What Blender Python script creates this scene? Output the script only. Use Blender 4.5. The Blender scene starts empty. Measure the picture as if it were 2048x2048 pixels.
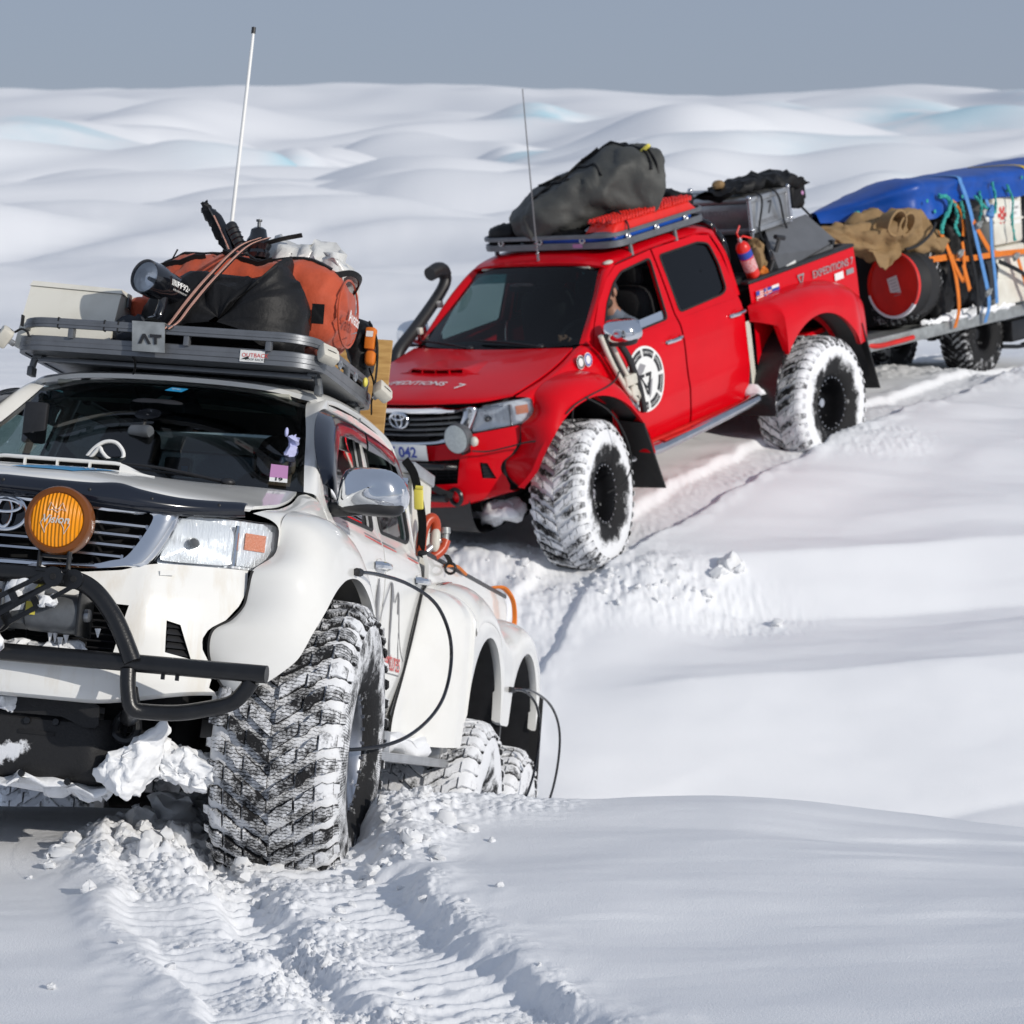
import bpy, bmesh, math, random
import numpy as np
from mathutils import Vector, Matrix

random.seed(7)
S = bpy.context.scene
COL = S.collection
R_ = math.radians
pi = math.pi

# ------------------------------------------------------------------ camera, sky, sun, exposure
cam = bpy.data.cameras.new('camera')
cam_ob = bpy.data.objects.new('camera', cam)
COL.objects.link(cam_ob)
cam_ob.location = (0, 0, 3.0)
cam_ob.rotation_euler = (R_(90 - 7.5), 0, 0)
cam.sensor_width = 36.0
cam.lens = 36.0 * 5000 / 2048
cam.clip_start = 0.1
cam.clip_end = 5000
cam.dof.use_dof = True
cam.dof.focus_distance = 8.7
cam.dof.aperture_fstop = 6.3
S.camera = cam_ob

SUN_EL, SUN_AZ = 22.5, 130.0        # azimuth: degrees clockwise from +Y (straight ahead) -> right and behind the camera
world = bpy.data.worlds.new('World')
S.world = world
world.use_nodes = True
nt = world.node_tree
nt.nodes.clear()
wo = nt.nodes.new('ShaderNodeOutputWorld')
bg = nt.nodes.new('ShaderNodeBackground')
sky = nt.nodes.new('ShaderNodeTexSky')
sky.sky_type = 'NISHITA'
sky.sun_disc = False
sky.sun_elevation = R_(SUN_EL)
sky.sun_rotation = R_(SUN_AZ)
sky.altitude = 1500
sky.air_density = 1.0
sky.dust_density = 2.0
sky.ozone_density = 2.0
hsv = nt.nodes.new('ShaderNodeMixRGB')
hsv.inputs['Fac'].default_value = 0.90           # a storm-grey cloud deck thins the blue of the sky
hsv.inputs['Color2'].default_value = (2.92, 3.42, 4.42, 1)
nt.links.new(sky.outputs[0], hsv.inputs['Color1'])
nt.links.new(hsv.outputs[0], bg.inputs[0])
bg.inputs[1].default_value = 0.10
nt.links.new(bg.outputs[0], wo.inputs[0])

sun = bpy.data.lights.new('sun', 'SUN')
sun.energy = 2.85
sun.angle = R_(0.6)
sun.color = (1.0, 0.95, 0.875)
sun_ob = bpy.data.objects.new('sun', sun)
COL.objects.link(sun_ob)
sa, se = R_(SUN_AZ), R_(SUN_EL)
sd = Vector((math.sin(sa) * math.cos(se), math.cos(sa) * math.cos(se), math.sin(se)))
sun_ob.rotation_euler = sd.to_track_quat('Z', 'Y').to_euler()
sun_ob.location = (20, -20, 30)

S.render.engine = 'CYCLES'
S.view_settings.view_transform = 'Standard'
S.view_settings.look = 'None'
S.view_settings.exposure = 0.0
S.view_settings.gamma = 1.0
S.view_settings.use_curve_mapping = False
S.cycles.max_bounces = 8
S.cycles.transparent_max_bounces = 12

# ------------------------------------------------------------------ noise (numpy gradient noise)
_rng = np.random.RandomState(3)
_perm = _rng.permutation(512)
_grad = _rng.normal(size=(512, 3))
_grad /= np.linalg.norm(_grad, axis=1)[:, None]

def perlin(x, y, z=0.0):
    x, y, z = np.broadcast_arrays(np.asarray(x, float), np.asarray(y, float), np.asarray(z, float))
    xi, yi, zi = np.floor(x).astype(int), np.floor(y).astype(int), np.floor(z).astype(int)
    xf_, yf_, zf_ = x - xi, y - yi, z - zi
    u, v, w = [t * t * t * (t * (t * 6 - 15) + 10) for t in (xf_, yf_, zf_)]
    def g(a, b, c):
        h = _perm[(_perm[(_perm[(xi + a) & 511] + yi + b) & 511] + zi + c) & 511]
        G = _grad[h]
        return G[..., 0] * (xf_ - a) + G[..., 1] * (yf_ - b) + G[..., 2] * (zf_ - c)
    def L(a, b, t):
        return a + (b - a) * t
    return 1.5 * L(L(L(g(0, 0, 0), g(1, 0, 0), u), L(g(0, 1, 0), g(1, 1, 0), u), v),
                   L(L(g(0, 0, 1), g(1, 0, 1), u), L(g(0, 1, 1), g(1, 1, 1), u), v), w)

def fbm(x, y, z=0.0, o=4, k=0.5):
    s, a = 0.0, 1.0
    for i in range(o):
        s = s + a * perlin(x * 2 ** i + 17.3 * i, y * 2 ** i - 9.1 * i, np.asarray(z) * 2 ** i + 3.7 * i)
        a *= k
    return s

def sstep(a, b, x):
    t = np.clip((np.asarray(x, float) - a) / (b - a), 0, 1)
    return t * t * (3 - 2 * t)

# ------------------------------------------------------------------ mesh builder
def cr(P, n, closed=False):
    """Catmull-Rom through the points P, n samples"""
    P = np.asarray(P, float)
    m = len(P)
    if m == 2 and not closed:
        t = np.linspace(0, 1, n)[:, None]
        return P[0] * (1 - t) + P[1] * t
    if closed:
        Q = np.vstack([P[-1], P, P[0], P[1]])
        ts = np.linspace(0, m, n, endpoint=False)
    else:
        Q = np.vstack([2 * P[0] - P[1], P, 2 * P[-1] - P[-2]])
        ts = np.linspace(0, m - 1, n)
    i = np.minimum(ts.astype(int), (m - 1 if closed else m - 2))
    t = (ts - i)[:, None]
    a, b, c, d = Q[i], Q[i + 1], Q[i + 2], Q[i + 3]
    return 0.5 * (2 * b + (c - a) * t + (2 * a - 5 * b + 4 * c - d) * t * t + (3 * b - a - 3 * c + d) * t ** 3)

class MB:
    def __init__(s):
        s.v, s.f, s.c, s.mi = [], [], [], []
        s.cv = 0.0
        s.m = 0
    def add(s, V, F, cval=None):
        o = len(s.v)
        s.v.extend([tuple(map(float, p)) for p in V])
        if cval is None:
            s.c.extend([s.cv] * len(V))
        else:
            s.c.extend(list(cval))
        s.f.extend([tuple(i + o for i in f) for f in F])
        s.mi.extend([s.m] * len(F))
        return s
    def grid(s, P, cu=False, cv=False):
        P = np.asarray(P, float)
        a, b = P.shape[:2]
        F = []
        for i in range(a if cu else a - 1):
            for j in range(b if cv else b - 1):
                i2, j2 = (i + 1) % a, (j + 1) % b
                F.append((i * b + j, i * b + j2, i2 * b + j2, i2 * b + j))
        return s.add(P.reshape(-1, 3), F)
    def shell(s, P, th):
        """grid given a thickness (th>0: along +normal)"""
        P = np.asarray(P, float)
        du = np.gradient(P, axis=0)
        dv = np.gradient(P, axis=1)
        N = np.cross(du, dv)
        N /= np.linalg.norm(N, axis=2)[..., None] + 1e-12
        Q = P + N * th
        a, b = P.shape[:2]
        s.grid(P)
        s.grid(Q)
        for E1, E2 in ((P[0], Q[0]), (P[-1], Q[-1]), (P[:, 0], Q[:, 0]), (P[:, -1], Q[:, -1])):
            s.grid(np.stack([E1, E2]))
        return s
    def surf(s, rows, nu, nv, th=0, mirror=False):
        """smooth patch through a net of points"""
        rows = np.asarray(rows, float)
        A = np.stack([cr(r, nv) for r in rows])
        B = np.stack([cr(A[:, j], nu) for j in range(nv)], axis=1)
        if mirror:
            Mm = B[:, ::-1].copy()
            Mm[..., 1] *= -1
            B = np.concatenate([Mm[:, :-1], B], axis=1)
        return s.shell(B, th) if th else s.grid(B)
    def box(s, a, b, bev=0.0, M=None):
        (x0, y0, z0), (x1, y1, z1) = np.minimum(a, b), np.maximum(a, b)
        if bev <= 0:
            V = [(x, y, z) for x in (x0, x1) for y in (y0, y1) for z in (z0, z1)]
            F = [(0, 1, 3, 2), (4, 6, 7, 5), (0, 4, 5, 1), (2, 3, 7, 6), (0, 2, 6, 4), (1, 5, 7, 3)]
        else:
            bev = min(bev, (x1 - x0) / 2.01, (y1 - y0) / 2.01, (z1 - z0) / 2.01)
            bm = bmesh.new()
            bmesh.ops.create_cube(bm, size=1)
            for v in bm.verts:
                v.co = Vector(((x0 + x1) / 2 + v.co.x * (x1 - x0), (y0 + y1) / 2 + v.co.y * (y1 - y0), (z0 + z1) / 2 + v.co.z * (z1 - z0)))
            bmesh.ops.bevel(bm, geom=bm.edges[:], offset=bev, segments=2, affect='EDGES', profile=0.5)
            bm.verts.index_update()
            V = [tuple(v.co) for v in bm.verts]
            F = [tuple(v.index for v in f.verts) for f in bm.faces]
            bm.free()
        if M is not None:
            V = [tuple(M @ Vector(p)) for p in V]
        return s.add(V, F)
    def obox(s, c, size, rot=(0, 0, 0), bev=0.0):
        from mathutils import Euler
        M = Matrix.Translation(c) @ Euler(rot).to_matrix().to_4x4()
        h = np.array(size) / 2
        return s.box(-h, h, bev, M)
    def tube(s, P, r, seg=10, n=0, closed=False, caps=True):
        P = np.asarray(P, float)
        if n:
            P = cr(P, n, closed)
        m = len(P)
        r = np.broadcast_to(np.asarray(r, float), (m,)) if np.ndim(r) == 0 or len(r) == m else np.interp(np.linspace(0, 1, m), np.linspace(0, 1, len(r)), r)
        T = np.roll(P, -1, 0) - np.roll(P, 1, 0) if closed else np.gradient(P, axis=0)
        T /= np.linalg.norm(T, axis=1)[:, None] + 1e-12
        up = np.array([0, 0, 1.]) if abs(T[0][2]) < 0.9 else np.array([1., 0, 0])
        nrm = np.cross(T[0], up)
        nrm /= np.linalg.norm(nrm)
        G = []
        a = np.linspace(0, 2 * pi, seg, endpoint=False)
        for i in range(m):
            nrm = nrm - T[i] * nrm.dot(T[i])
            nrm /= np.linalg.norm(nrm) + 1e-12
            b = np.cross(T[i], nrm)
            G.append(P[i] + r[i] * (np.cos(a)[:, None] * nrm + np.sin(a)[:, None] * b))
        G = np.array(G)
        s.grid(G, cu=closed, cv=True)
        if caps and not closed:
            o = len(s.v) - m * seg
            s.f.append(tuple(range(o, o + seg)))
            s.f.append(tuple(range(o + (m - 1) * seg, o + m * seg)))
            s.mi += [s.m, s.m]
        return s
    def ribbon(s, P, side, w, th=0.004, n=0):
        """flat strap along P; side = width direction(s)"""
        P = np.asarray(P, float)
        sd_ = np.asarray(side, float)
        if n:
            if sd_.ndim == 2:
                sd_ = cr(sd_, n)
            P = cr(P, n)
        if sd_.ndim == 1:
            sd_ = np.tile(sd_, (len(P), 1))
        T = np.gradient(P, axis=0)
        T /= np.linalg.norm(T, axis=1)[:, None] + 1e-12
        W = sd_ - T * (sd_ * T).sum(1)[:, None]
        W /= np.linalg.norm(W, axis=1)[:, None] + 1e-12
        N = np.cross(T, W)
        a, b = P - W * w / 2, P + W * w / 2
        return s.grid(np.stack([a + N * th / 2, b + N * th / 2, b - N * th / 2, a - N * th / 2], 1), cv=True)
    def lathe(s, prof, c=(0, 0, 0), ax=(0, 0, 1), seg=32, a0=0, a1=2 * pi):
        """prof: (radius, height along ax)"""
        ax = Vector(ax).normalized()
        q = ax.to_track_quat('Z', 'Y').to_matrix()
        full = abs(a1 - a0 - 2 * pi) < 1e-6
        A = np.linspace(a0, a1, seg, endpoint=not full)
        Q = np.array(q)
        G = np.array([[Q @ np.array([r * math.cos(t), r * math.sin(t), h]) + np.array(c) for t in A] for r, h in prof])
        return s.grid(G, cv=full)
    def prism(s, poly, fn0, fn1):
        """poly: list of (a,b); fn0/fn1 map to 3D for the two faces"""
        n = len(poly)
        V = [fn0(*p) for p in poly] + [fn1(*p) for p in poly]
        F = [tuple(range(n)), tuple(range(2 * n - 1, n - 1, -1))] + [(i, (i + 1) % n, n + (i + 1) % n, n + i) for i in range(n)]
        return s.add(V, F)
    def ring(s, outer, inner, fn, th=0.0, dirn=(0, -1, 0)):
        O = np.array([fn(*p) for p in outer])
        I = np.array([fn(*p) for p in inner])
        s.grid(np.stack([O, I]), cv=True)
        if th:
            d = np.array(dirn) * th
            s.grid(np.stack([I, I + d]), cv=True)
            s.grid(np.stack([O, O + d]), cv=True)
        return s
    def ell(s, c, r, nu=16, nv=12, e=1.0, M=None):
        """super-ellipsoid; e<1 gives a boxy shape"""
        def sg(t):
            return np.sign(t) * np.abs(t) ** e
        u = np.linspace(0, 2 * pi, nu, endpoint=False)
        v = np.linspace(-pi / 2, pi / 2, nv)
        G = np.array([[(r[0] * sg(math.cos(b)) * sg(math.cos(a)), r[1] * sg(math.cos(b)) * sg(math.sin(a)), r[2] * sg(math.sin(b))) for a in u] for b in v])
        if M is not None:
            G = G @ np.array(M).T
        return s.grid(G + np.array(c), cv=True)
    def disp(s, amp, freq, seed=0.0, o=3):
        """push every vertex by noise (used for cloth, snow clods)"""
        P = np.array(s.v)
        f = freq
        D = np.stack([fbm(P[:, 0] * f + seed, P[:, 1] * f, P[:, 2] * f, o), fbm(P[:, 0] * f, P[:, 1] * f + 31 + seed, P[:, 2] * f, o), fbm(P[:, 0] * f, P[:, 1] * f, P[:, 2] * f + 57 + seed, o)], 1)
        s.v = [tuple(p) for p in P + D * amp]
        return s
    def wrinkle(s, amp, freq, seed=0.0):
        """sharp creases: pull the surface in along noise ridges"""
        P = np.array(s.v)
        c = P.mean(0)
        D = P - c
        D /= np.linalg.norm(D, axis=1)[:, None] + 1e-9
        f = freq
        w = fbm(P[:, 0] * f * .6, P[:, 1] * f * .6, P[:, 2] * f * .6 + seed, 2)
        a = np.abs(perlin(P[:, 0] * f + w, P[:, 1] * f - w, P[:, 2] * f + seed + w))
        b = np.abs(perlin(P[:, 0] * f * 2.1 - w, P[:, 1] * f * 2.1 + w, P[:, 2] * f * 2.1 + seed))
        k = np.clip(a / .22, 0, 1) + .45 * np.clip(b / .25, 0, 1) - 1.2
        s.v = [tuple(p) for p in P + D * (k * amp)[:, None]]
        return s
    def xf(s, M):
        s.v = [tuple(M @ Vector(p)) for p in s.v]
        return s
    def join(s, o):
        k = len(s.v)
        s.v += o.v
        s.c += o.c
        s.f += [tuple(i + k for i in f) for f in o.f]
        s.mi += o.mi
        return s
    def mirrored(s):
        m = MB()
        m.v = [(x, -y, z) for x, y, z in s.v]
        m.c = list(s.c)
        m.f = [tuple(reversed(f)) for f in s.f]
        m.mi = list(s.mi)
        return m

def cut(mb, poly, axes):
    """cut a convex polygon out of a sheet; axes = the two coordinates the polygon lives in"""
    bm = bmesh.new()
    vs = [bm.verts.new(p) for p in mb.v]
    for f in mb.f:
        try:
            bm.faces.new([vs[i] for i in f])
        except ValueError:
            pass
    c = np.mean(poly, axis=0)
    n = len(poly)
    r = max(np.linalg.norm(np.array(p) - c) for p in poly) * 1.05
    for i in range(n):
        a, b = np.array(poly[i]), np.array(poly[(i + 1) % n])
        d = b - a
        nn = np.array([d[1], -d[0]])
        co, no = [0, 0, 0], [0, 0, 0]
        co[axes[0]], co[axes[1]] = a
        no[axes[0]], no[axes[1]] = nn
        fs = [f for f in bm.faces if math.hypot(f.calc_center_median()[axes[0]] - c[0], f.calc_center_median()[axes[1]] - c[1]) < r + 0.08]
        geom = list({e for f in fs for e in f.edges}) + fs + list({v for f in fs for v in f.verts})
        bmesh.ops.bisect_plane(bm, geom=geom, plane_co=co, plane_no=no, dist=1e-5)
    def inside(p):
        k = []
        for i in range(n):
            a, b = poly[i], poly[(i + 1) % n]
            k.append((b[0] - a[0]) * (p[1] - a[1]) - (b[1] - a[1]) * (p[0] - a[0]))
        return all(t >= 0 for t in k) or all(t <= 0 for t in k)
    kill = [f for f in bm.faces if inside((f.calc_center_median()[axes[0]], f.calc_center_median()[axes[1]]))]
    bmesh.ops.delete(bm, geom=kill, context='FACES')
    bm.verts.index_update()
    o = MB()
    o.v = [tuple(v.co) for v in bm.verts]
    o.c = [0.0] * len(o.v)
    o.f = [tuple(v.index for v in f.verts) for f in bm.faces]
    o.mi = [0] * len(o.f)
    bm.free()
    return o

# ------------------------------------------------------------------ objects
OFF = {}

def mesh(name, mb, mat, ang=38, shift=(0, 0, 0)):
    me = bpy.data.meshes.new(name)
    P = np.array(mb.v) - np.array(shift)
    me.from_pydata(P.tolist(), [], mb.f)
    for m in (mat if isinstance(mat, (list, tuple)) else [mat]):
        me.materials.append(m)
    if any(mb.mi):
        me.polygons.foreach_set('material_index', mb.mi)
    if any(mb.c):
        at = me.attributes.new('snow', 'FLOAT', 'POINT')
        at.data.foreach_set('value', mb.c)
    bm = bmesh.new()
    bm.from_mesh(me)
    bmesh.ops.recalc_face_normals(bm, faces=bm.faces)
    bm.to_mesh(me)
    bm.free()
    if ang:
        me.polygons.foreach_set('use_smooth', [True] * len(me.polygons))
        me.set_sharp_from_angle(angle=R_(ang))
    me.update()
    return me

def bb(mb):
    P = np.array(mb.v)
    return P.min(0), P.max(0)

def thing(name, label, cat, frame, base, group=None):
    o = bpy.data.objects.new(name, None)
    o.empty_display_size = 0.1
    COL.objects.link(o)
    o.matrix_world = frame @ Matrix.Translation(base)
    o['label'] = label
    o['category'] = cat
    if group:
        o['group'] = group
    OFF[o.name] = Vector(base)
    return o

def part(name, mb, mat, parent, ang=38, label=None, stuff=False):
    a, b = bb(mb)
    c = (a + b) / 2
    o = bpy.data.objects.new(name, mesh(name, mb, mat, ang, c))
    COL.objects.link(o)
    o.parent = parent
    o.location = Vector(c) - OFF[parent.name]
    OFF[o.name] = Vector(c)
    if label:
        o['label'] = label
    if stuff:
        o['kind'] = 'stuff'
    return o

def solo(name, mb, mat, label, cat, frame, group=None, ang=38):
    a, b = bb(mb)
    c = np.array([(a[0] + b[0]) / 2, (a[1] + b[1]) / 2, a[2]])
    o = bpy.data.objects.new(name, mesh(name, mb, mat, ang, c))
    COL.objects.link(o)
    o.matrix_world = frame @ Matrix.Translation(c)
    OFF[o.name] = Vector(c)
    o['label'] = label
    o['category'] = cat
    if group:
        o['group'] = group
    return o

def copy_tree(src, parent=None, loc=None, mw=None):
    o = src.copy()
    COL.objects.link(o)
    if parent is not None:
        o.parent = parent
    if loc is not None:
        o.location = loc
    if mw is not None:
        o.matrix_world = mw
    OFF[o.name] = OFF[src.name]
    for ch in list(src.children):
        copy_tree(ch, o)
    return o

def text(string, size, fn, th=0.0012, shear=0.0, align='CENTER', xs=1.0, sp=1.0, bold=0.0):
    """lettering as thin geometry: fn(u, v, d) -> point (d = height above the surface)"""
    cu = bpy.data.curves.new('lettering', 'FONT')
    cu.body = string
    cu.size = size
    cu.align_x = align
    cu.align_y = 'CENTER'
    cu.shear = shear
    cu.space_character = sp
    cu.offset = bold
    cu.resolution_u = 3
    ob = bpy.data.objects.new('lettering', cu)
    COL.objects.link(ob)
    me = bpy.data.meshes.new_from_object(ob)
    mb = MB()
    V = [v.co for v in me.vertices]
    F = [tuple(p.vertices) for p in me.polygons]
    mb.add([fn(v.x * xs, v.y, th) for v in V], F)
    bpy.data.objects.remove(ob)
    bpy.data.curves.remove(cu)
    bpy.data.meshes.remove(me)
    return mb

# ------------------------------------------------------------------ materials
def mat(name, col, rough=0.5, metal=0.0, coat=0.0, var=0.0, vs=8.0, bump=0.0, bs=60.0, col2=None, thr=None, spec=0.5, stretch=None, trans=0.0, sheen=0.0):
    m = bpy.data.materials.new(name)
    m.use_nodes = True
    n = m.node_tree
    b = n.nodes['Principled BSDF']
    b.inputs['Base Color'].default_value = (*col, 1)
    b.inputs['Roughness'].default_value = rough
    b.inputs['Metallic'].default_value = metal
    b.inputs['Coat Weight'].default_value = coat
    b.inputs['Coat Roughness'].default_value = 0.04
    b.inputs['Specular IOR Level'].default_value = spec
    b.inputs['Sheen Weight'].default_value = sheen
    tc = n.nodes.new('ShaderNodeTexCoord')
    src = tc.outputs['Object']
    if stretch:
        mp = n.nodes.new('ShaderNodeMapping')
        mp.inputs['Scale'].default_value = stretch
        n.links.new(src, mp.inputs[0])
        src = mp.outputs[0]
    if var or col2:
        ns = n.nodes.new('ShaderNodeTexNoise')
        ns.inputs['Scale'].default_value = vs
        ns.inputs['Detail'].default_value = 6
        ns.inputs['Roughness'].default_value = 0.6
        n.links.new(src, ns.inputs['Vector'])
        rp = n.nodes.new('ShaderNodeValToRGB')
        c2 = col2 if col2 else tuple(c * (1 - var) for c in col)
        t = thr if thr else (0.35, 0.65)
        rp.color_ramp.elements[0].position = t[0]
        rp.color_ramp.elements[1].position = t[1]
        rp.color_ramp.elements[0].color = (*c2, 1)
        rp.color_ramp.elements[1].color = (*col, 1)
        n.links.new(ns.outputs['Fac'], rp.inputs[0])
        n.links.new(rp.outputs[0], b.inputs['Base Color'])
    if bump:
        nb = n.nodes.new('ShaderNodeTexNoise')
        nb.inputs['Scale'].default_value = bs
        nb.inputs['Detail'].default_value = 4
        n.links.new(src, nb.inputs['Vector'])
        bp = n.nodes.new('ShaderNodeBump')
        bp.inputs['Strength'].default_value = bump
        bp.inputs['Distance'].default_value = 0.01
        n.links.new(nb.outputs['Fac'], bp.inputs['Height'])
        n.links.new(bp.outputs[0], b.inputs['Normal'])
    return m

def glass(name, tint, gl=(1, 1, 1), rough=0.02, ior=1.5, bump=0.0, base=0.0):
    m = bpy.data.materials.new(name)
    m.use_nodes = True
    n = m.node_tree
    n.nodes.clear()
    out = n.nodes.new('ShaderNodeOutputMaterial')
    tr = n.nodes.new('ShaderNodeBsdfTransparent')
    tr.inputs[0].default_value = (*tint, 1)
    gs = n.nodes.new('ShaderNodeBsdfGlossy')
    gs.inputs[0].default_value = (*gl, 1)
    gs.inputs['Roughness'].default_value = rough
    fr = n.nodes.new('ShaderNodeFresnel')
    fr.inputs['IOR'].default_value = ior
    mx = n.nodes.new('ShaderNodeMixShader')
    n.links.new(fr.outputs[0], mx.inputs[0])
    n.links.new(tr.outputs[0], mx.inputs[1])
    n.links.new(gs.outputs[0], mx.inputs[2])
    n.links.new(mx.outputs[0], out.inputs[0])
    return m

def snowy(name, dark, rough=0.75, scale=9.0, bias=0.5, fine=70.0, soft=0.05, bump=0.6, dark2=None, spec=0.3, sipes=False):
    """dark surface with snow packed on it where the mesh's 'snow' attribute plus noise is high"""
    m = bpy.data.materials.new(name)
    m.use_nodes = True
    n = m.node_tree
    b = n.nodes['Principled BSDF']
    b.inputs['Specular IOR Level'].default_value = spec
    at = n.nodes.new('ShaderNodeAttribute')
    at.attribute_name = 'snow'
    tc = n.nodes.new('ShaderNodeTexCoord')
    n1 = n.nodes.new('ShaderNodeTexNoise')
    n1.inputs['Scale'].default_value = scale
    n1.inputs['Detail'].default_value = 9
    n1.inputs['Roughness'].default_value = 0.62
    n2 = n.nodes.new('ShaderNodeTexNoise')
    n2.inputs['Scale'].default_value = fine
    n2.inputs['Detail'].default_value = 5
    n2.inputs['Roughness'].default_value = 0.7
    for q in (n1, n2):
        n.links.new(tc.outputs['Object'], q.inputs['Vector'])
    def mth(op, a, c):
        q = n.nodes.new('ShaderNodeMath')
        q.operation = op
        for k, t in enumerate((a, c)):
            if isinstance(t, (int, float)):
                q.inputs[k].default_value = t
            else:
                n.links.new(t, q.inputs[k])
        return q.outputs[0]
    h = mth('ADD', mth('MULTIPLY', n1.outputs['Fac'], 1.0), mth('MULTIPLY', n2.outputs['Fac'], 0.55))
    h = mth('ADD', h, at.outputs['Fac'])
    if sipes:
        sx = n.nodes.new('ShaderNodeSeparateXYZ')
        n.links.new(tc.outputs['Object'], sx.inputs[0])
        an = mth('ARCTAN2', sx.outputs[2], sx.outputs[0])
        wv = mth('SINE', mth('MULTIPLY', sx.outputs[1], 260.0), 0)
        si = mth('SINE', mth('ADD', mth('MULTIPLY', an, 44 * 6.0), mth('MULTIPLY', wv, 0.8)), 0)
        sl = mth('MULTIPLY', mth('MULTIPLY', mth('GREATER_THAN', si, .72), mth('LESS_THAN', at.outputs['Fac'], .125)), -.13)
        h = mth('ADD', h, sl)
    h = mth('SUBTRACT', h, 1.30 - bias)
    mr = n.nodes.new('ShaderNodeMapRange')
    mr.inputs['From Min'].default_value = -soft
    mr.inputs['From Max'].default_value = soft
    n.links.new(h, mr.inputs['Value'])
    mx = n.nodes.new('ShaderNodeMixRGB')
    mx.inputs['Color1'].default_value = (*dark, 1)
    mx.inputs['Color2'].default_value = (0.80, 0.81, 0.83, 1)
    n.links.new(mr.outputs[0], mx.inputs['Fac'])
    n.links.new(mx.outputs[0], b.inputs['Base Color'])
    b.inputs['Roughness'].default_value = rough
    bp = n.nodes.new('ShaderNodeBump')
    bp.inputs['Strength'].default_value = bump
    bp.inputs['Distance'].default_value = 0.012
    hh = mth('ADD', mth('MULTIPLY', mr.outputs[0], 0.7), mth('MULTIPLY', n2.outputs['Fac'], 0.5))
    n.links.new(hh, bp.inputs['Height'])
    n.links.new(bp.outputs[0], b.inputs['Normal'])
    return m

M = {}
M['white_paint'] = mat('white_paint', (0.80, 0.795, 0.765), 0.26, coat=0.6, spec=0.25, col2=(0.73, 0.72, 0.68), vs=3.0, thr=(0.2, 0.55))
M['white_dirty'] = mat('white_dirty', (0.80, 0.795, 0.765), 0.28, coat=0.5, spec=0.2, col2=(0.70, 0.655, 0.575), vs=5.0, thr=(0.24, 0.5), stretch=(3, 3, 0.5))
M['red_paint'] = mat('red_paint', (0.66, 0.001, 0.008), 0.30, coat=0.30, var=0.08, vs=3.0, spec=0.14)
M['red_dull'] = mat('red_dull', (0.70, 0.018, 0.012), 0.5, var=0.25, vs=6)
M['black_plastic'] = mat('black_plastic', (0.018, 0.018, 0.02), 0.45, var=0.3, vs=20, bump=0.06, bs=200)
M['black_gloss'] = mat('black_gloss', (0.006, 0.007, 0.010), 0.12, coat=0.6)
M['smoke_plastic'] = mat('smoke_plastic', (0.008, 0.011, 0.020), 0.16, coat=0.5, spec=0.4)
M['black_metal'] = mat('black_metal', (0.010, 0.0105, 0.012), 0.33, var=0.4, vs=14, bump=0.10, bs=120)
M['dark'] = mat('dark', (0.008, 0.008, 0.009), 0.8, var=0.3)
M['grey_metal'] = mat('grey_metal', (0.16, 0.17, 0.18), 0.45, metal=0.4, var=0.35, vs=12, bump=0.08)
M['chrome'] = mat('chrome', (0.80, 0.82, 0.85), 0.10, metal=1.0, var=0.08, vs=5)
M['chrome_dull'] = mat('chrome_dull', (0.62, 0.63, 0.66), 0.22, metal=1.0, var=0.15, vs=9)
M['alu'] = mat('alu', (0.52, 0.53, 0.54), 0.36, metal=0.85, var=0.22, vs=7, bump=0.05, bs=50)
M['rack_alu'] = mat('rack_alu', (0.19, 0.20, 0.215), 0.42, metal=0.55, var=0.18, vs=10, bump=0.04, bs=90)
M['galv'] = mat('galv', (0.40, 0.42, 0.42), 0.5, metal=0.5, var=0.35, vs=14)
M['glass'] = glass('glass', (0.20, 0.275, 0.28), ior=1.36)
M['glass_light'] = glass('glass_light', (0.62, 0.72, 0.70), ior=1.45)
M['glass_dark'] = glass('glass_dark', (0.06, 0.07, 0.08), ior=1.5)
M['lens'] = glass('lens', (0.93, 0.95, 0.97), ior=1.45)
M['amber_clear'] = glass('amber_clear', (1.0, 0.42, 0.02), gl=(1, 0.9, 0.7), ior=1.5)
M['reflector'] = mat('reflector', (0.88, 0.90, 0.92), 0.22, metal=0.45, coat=0.5, bump=0.55, bs=42, stretch=(1, 1.6, 0.22))
M['amber'] = mat('amber', (0.96, 0.33, 0.001), 0.25, coat=0.35, spec=0.25, var=0.18, vs=14, stretch=(1, 1, 0.15))
M['amber_dark'] = mat('amber_dark', (0.17, 0.050, 0.006), 0.3, coat=0.25, spec=0.3, var=0.2)
M['turn_orange'] = mat('turn_orange', (0.66, 0.24, 0.13), 0.3, coat=0.5, bump=0.6, bs=120)
_n = M['amber'].node_tree
_w = _n.nodes.new('ShaderNodeTexWave')
_w.bands_direction = 'Y'
_w.inputs['Scale'].default_value = 24
_t = _n.nodes.new('ShaderNodeTexCoord')
_n.links.new(_t.outputs['Object'], _w.inputs['Vector'])
_b = _n.nodes.new('ShaderNodeBump')
_b.inputs['Strength'].default_value = .7
_b.inputs['Distance'].default_value = .006
_n.links.new(_w.outputs['Fac'], _b.inputs['Height'])
_n.links.new(_b.outputs[0], _n.nodes['Principled BSDF'].inputs['Normal'])
M['rubber'] = mat('rubber', (0.014, 0.014, 0.015), 0.7, var=0.3)
M['orange_fabric'] = mat('orange_fabric', (0.50, 0.070, 0.020), 0.72, var=0.22, vs=9, bump=0.22, bs=70, sheen=0.2)
M['black_fabric'] = mat('black_fabric', (0.009, 0.009, 0.010), 0.55, var=0.35, vs=9, bump=0.55, bs=22, spec=0.3)
M['grey_canvas'] = mat('grey_canvas', (0.060, 0.062, 0.058), 0.62, var=0.25, vs=5, bump=0.4, bs=18)
M['tan_canvas'] = mat('tan_canvas', (0.30, 0.19, 0.085), 0.8, var=0.22, vs=8, bump=0.4, bs=30)
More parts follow.
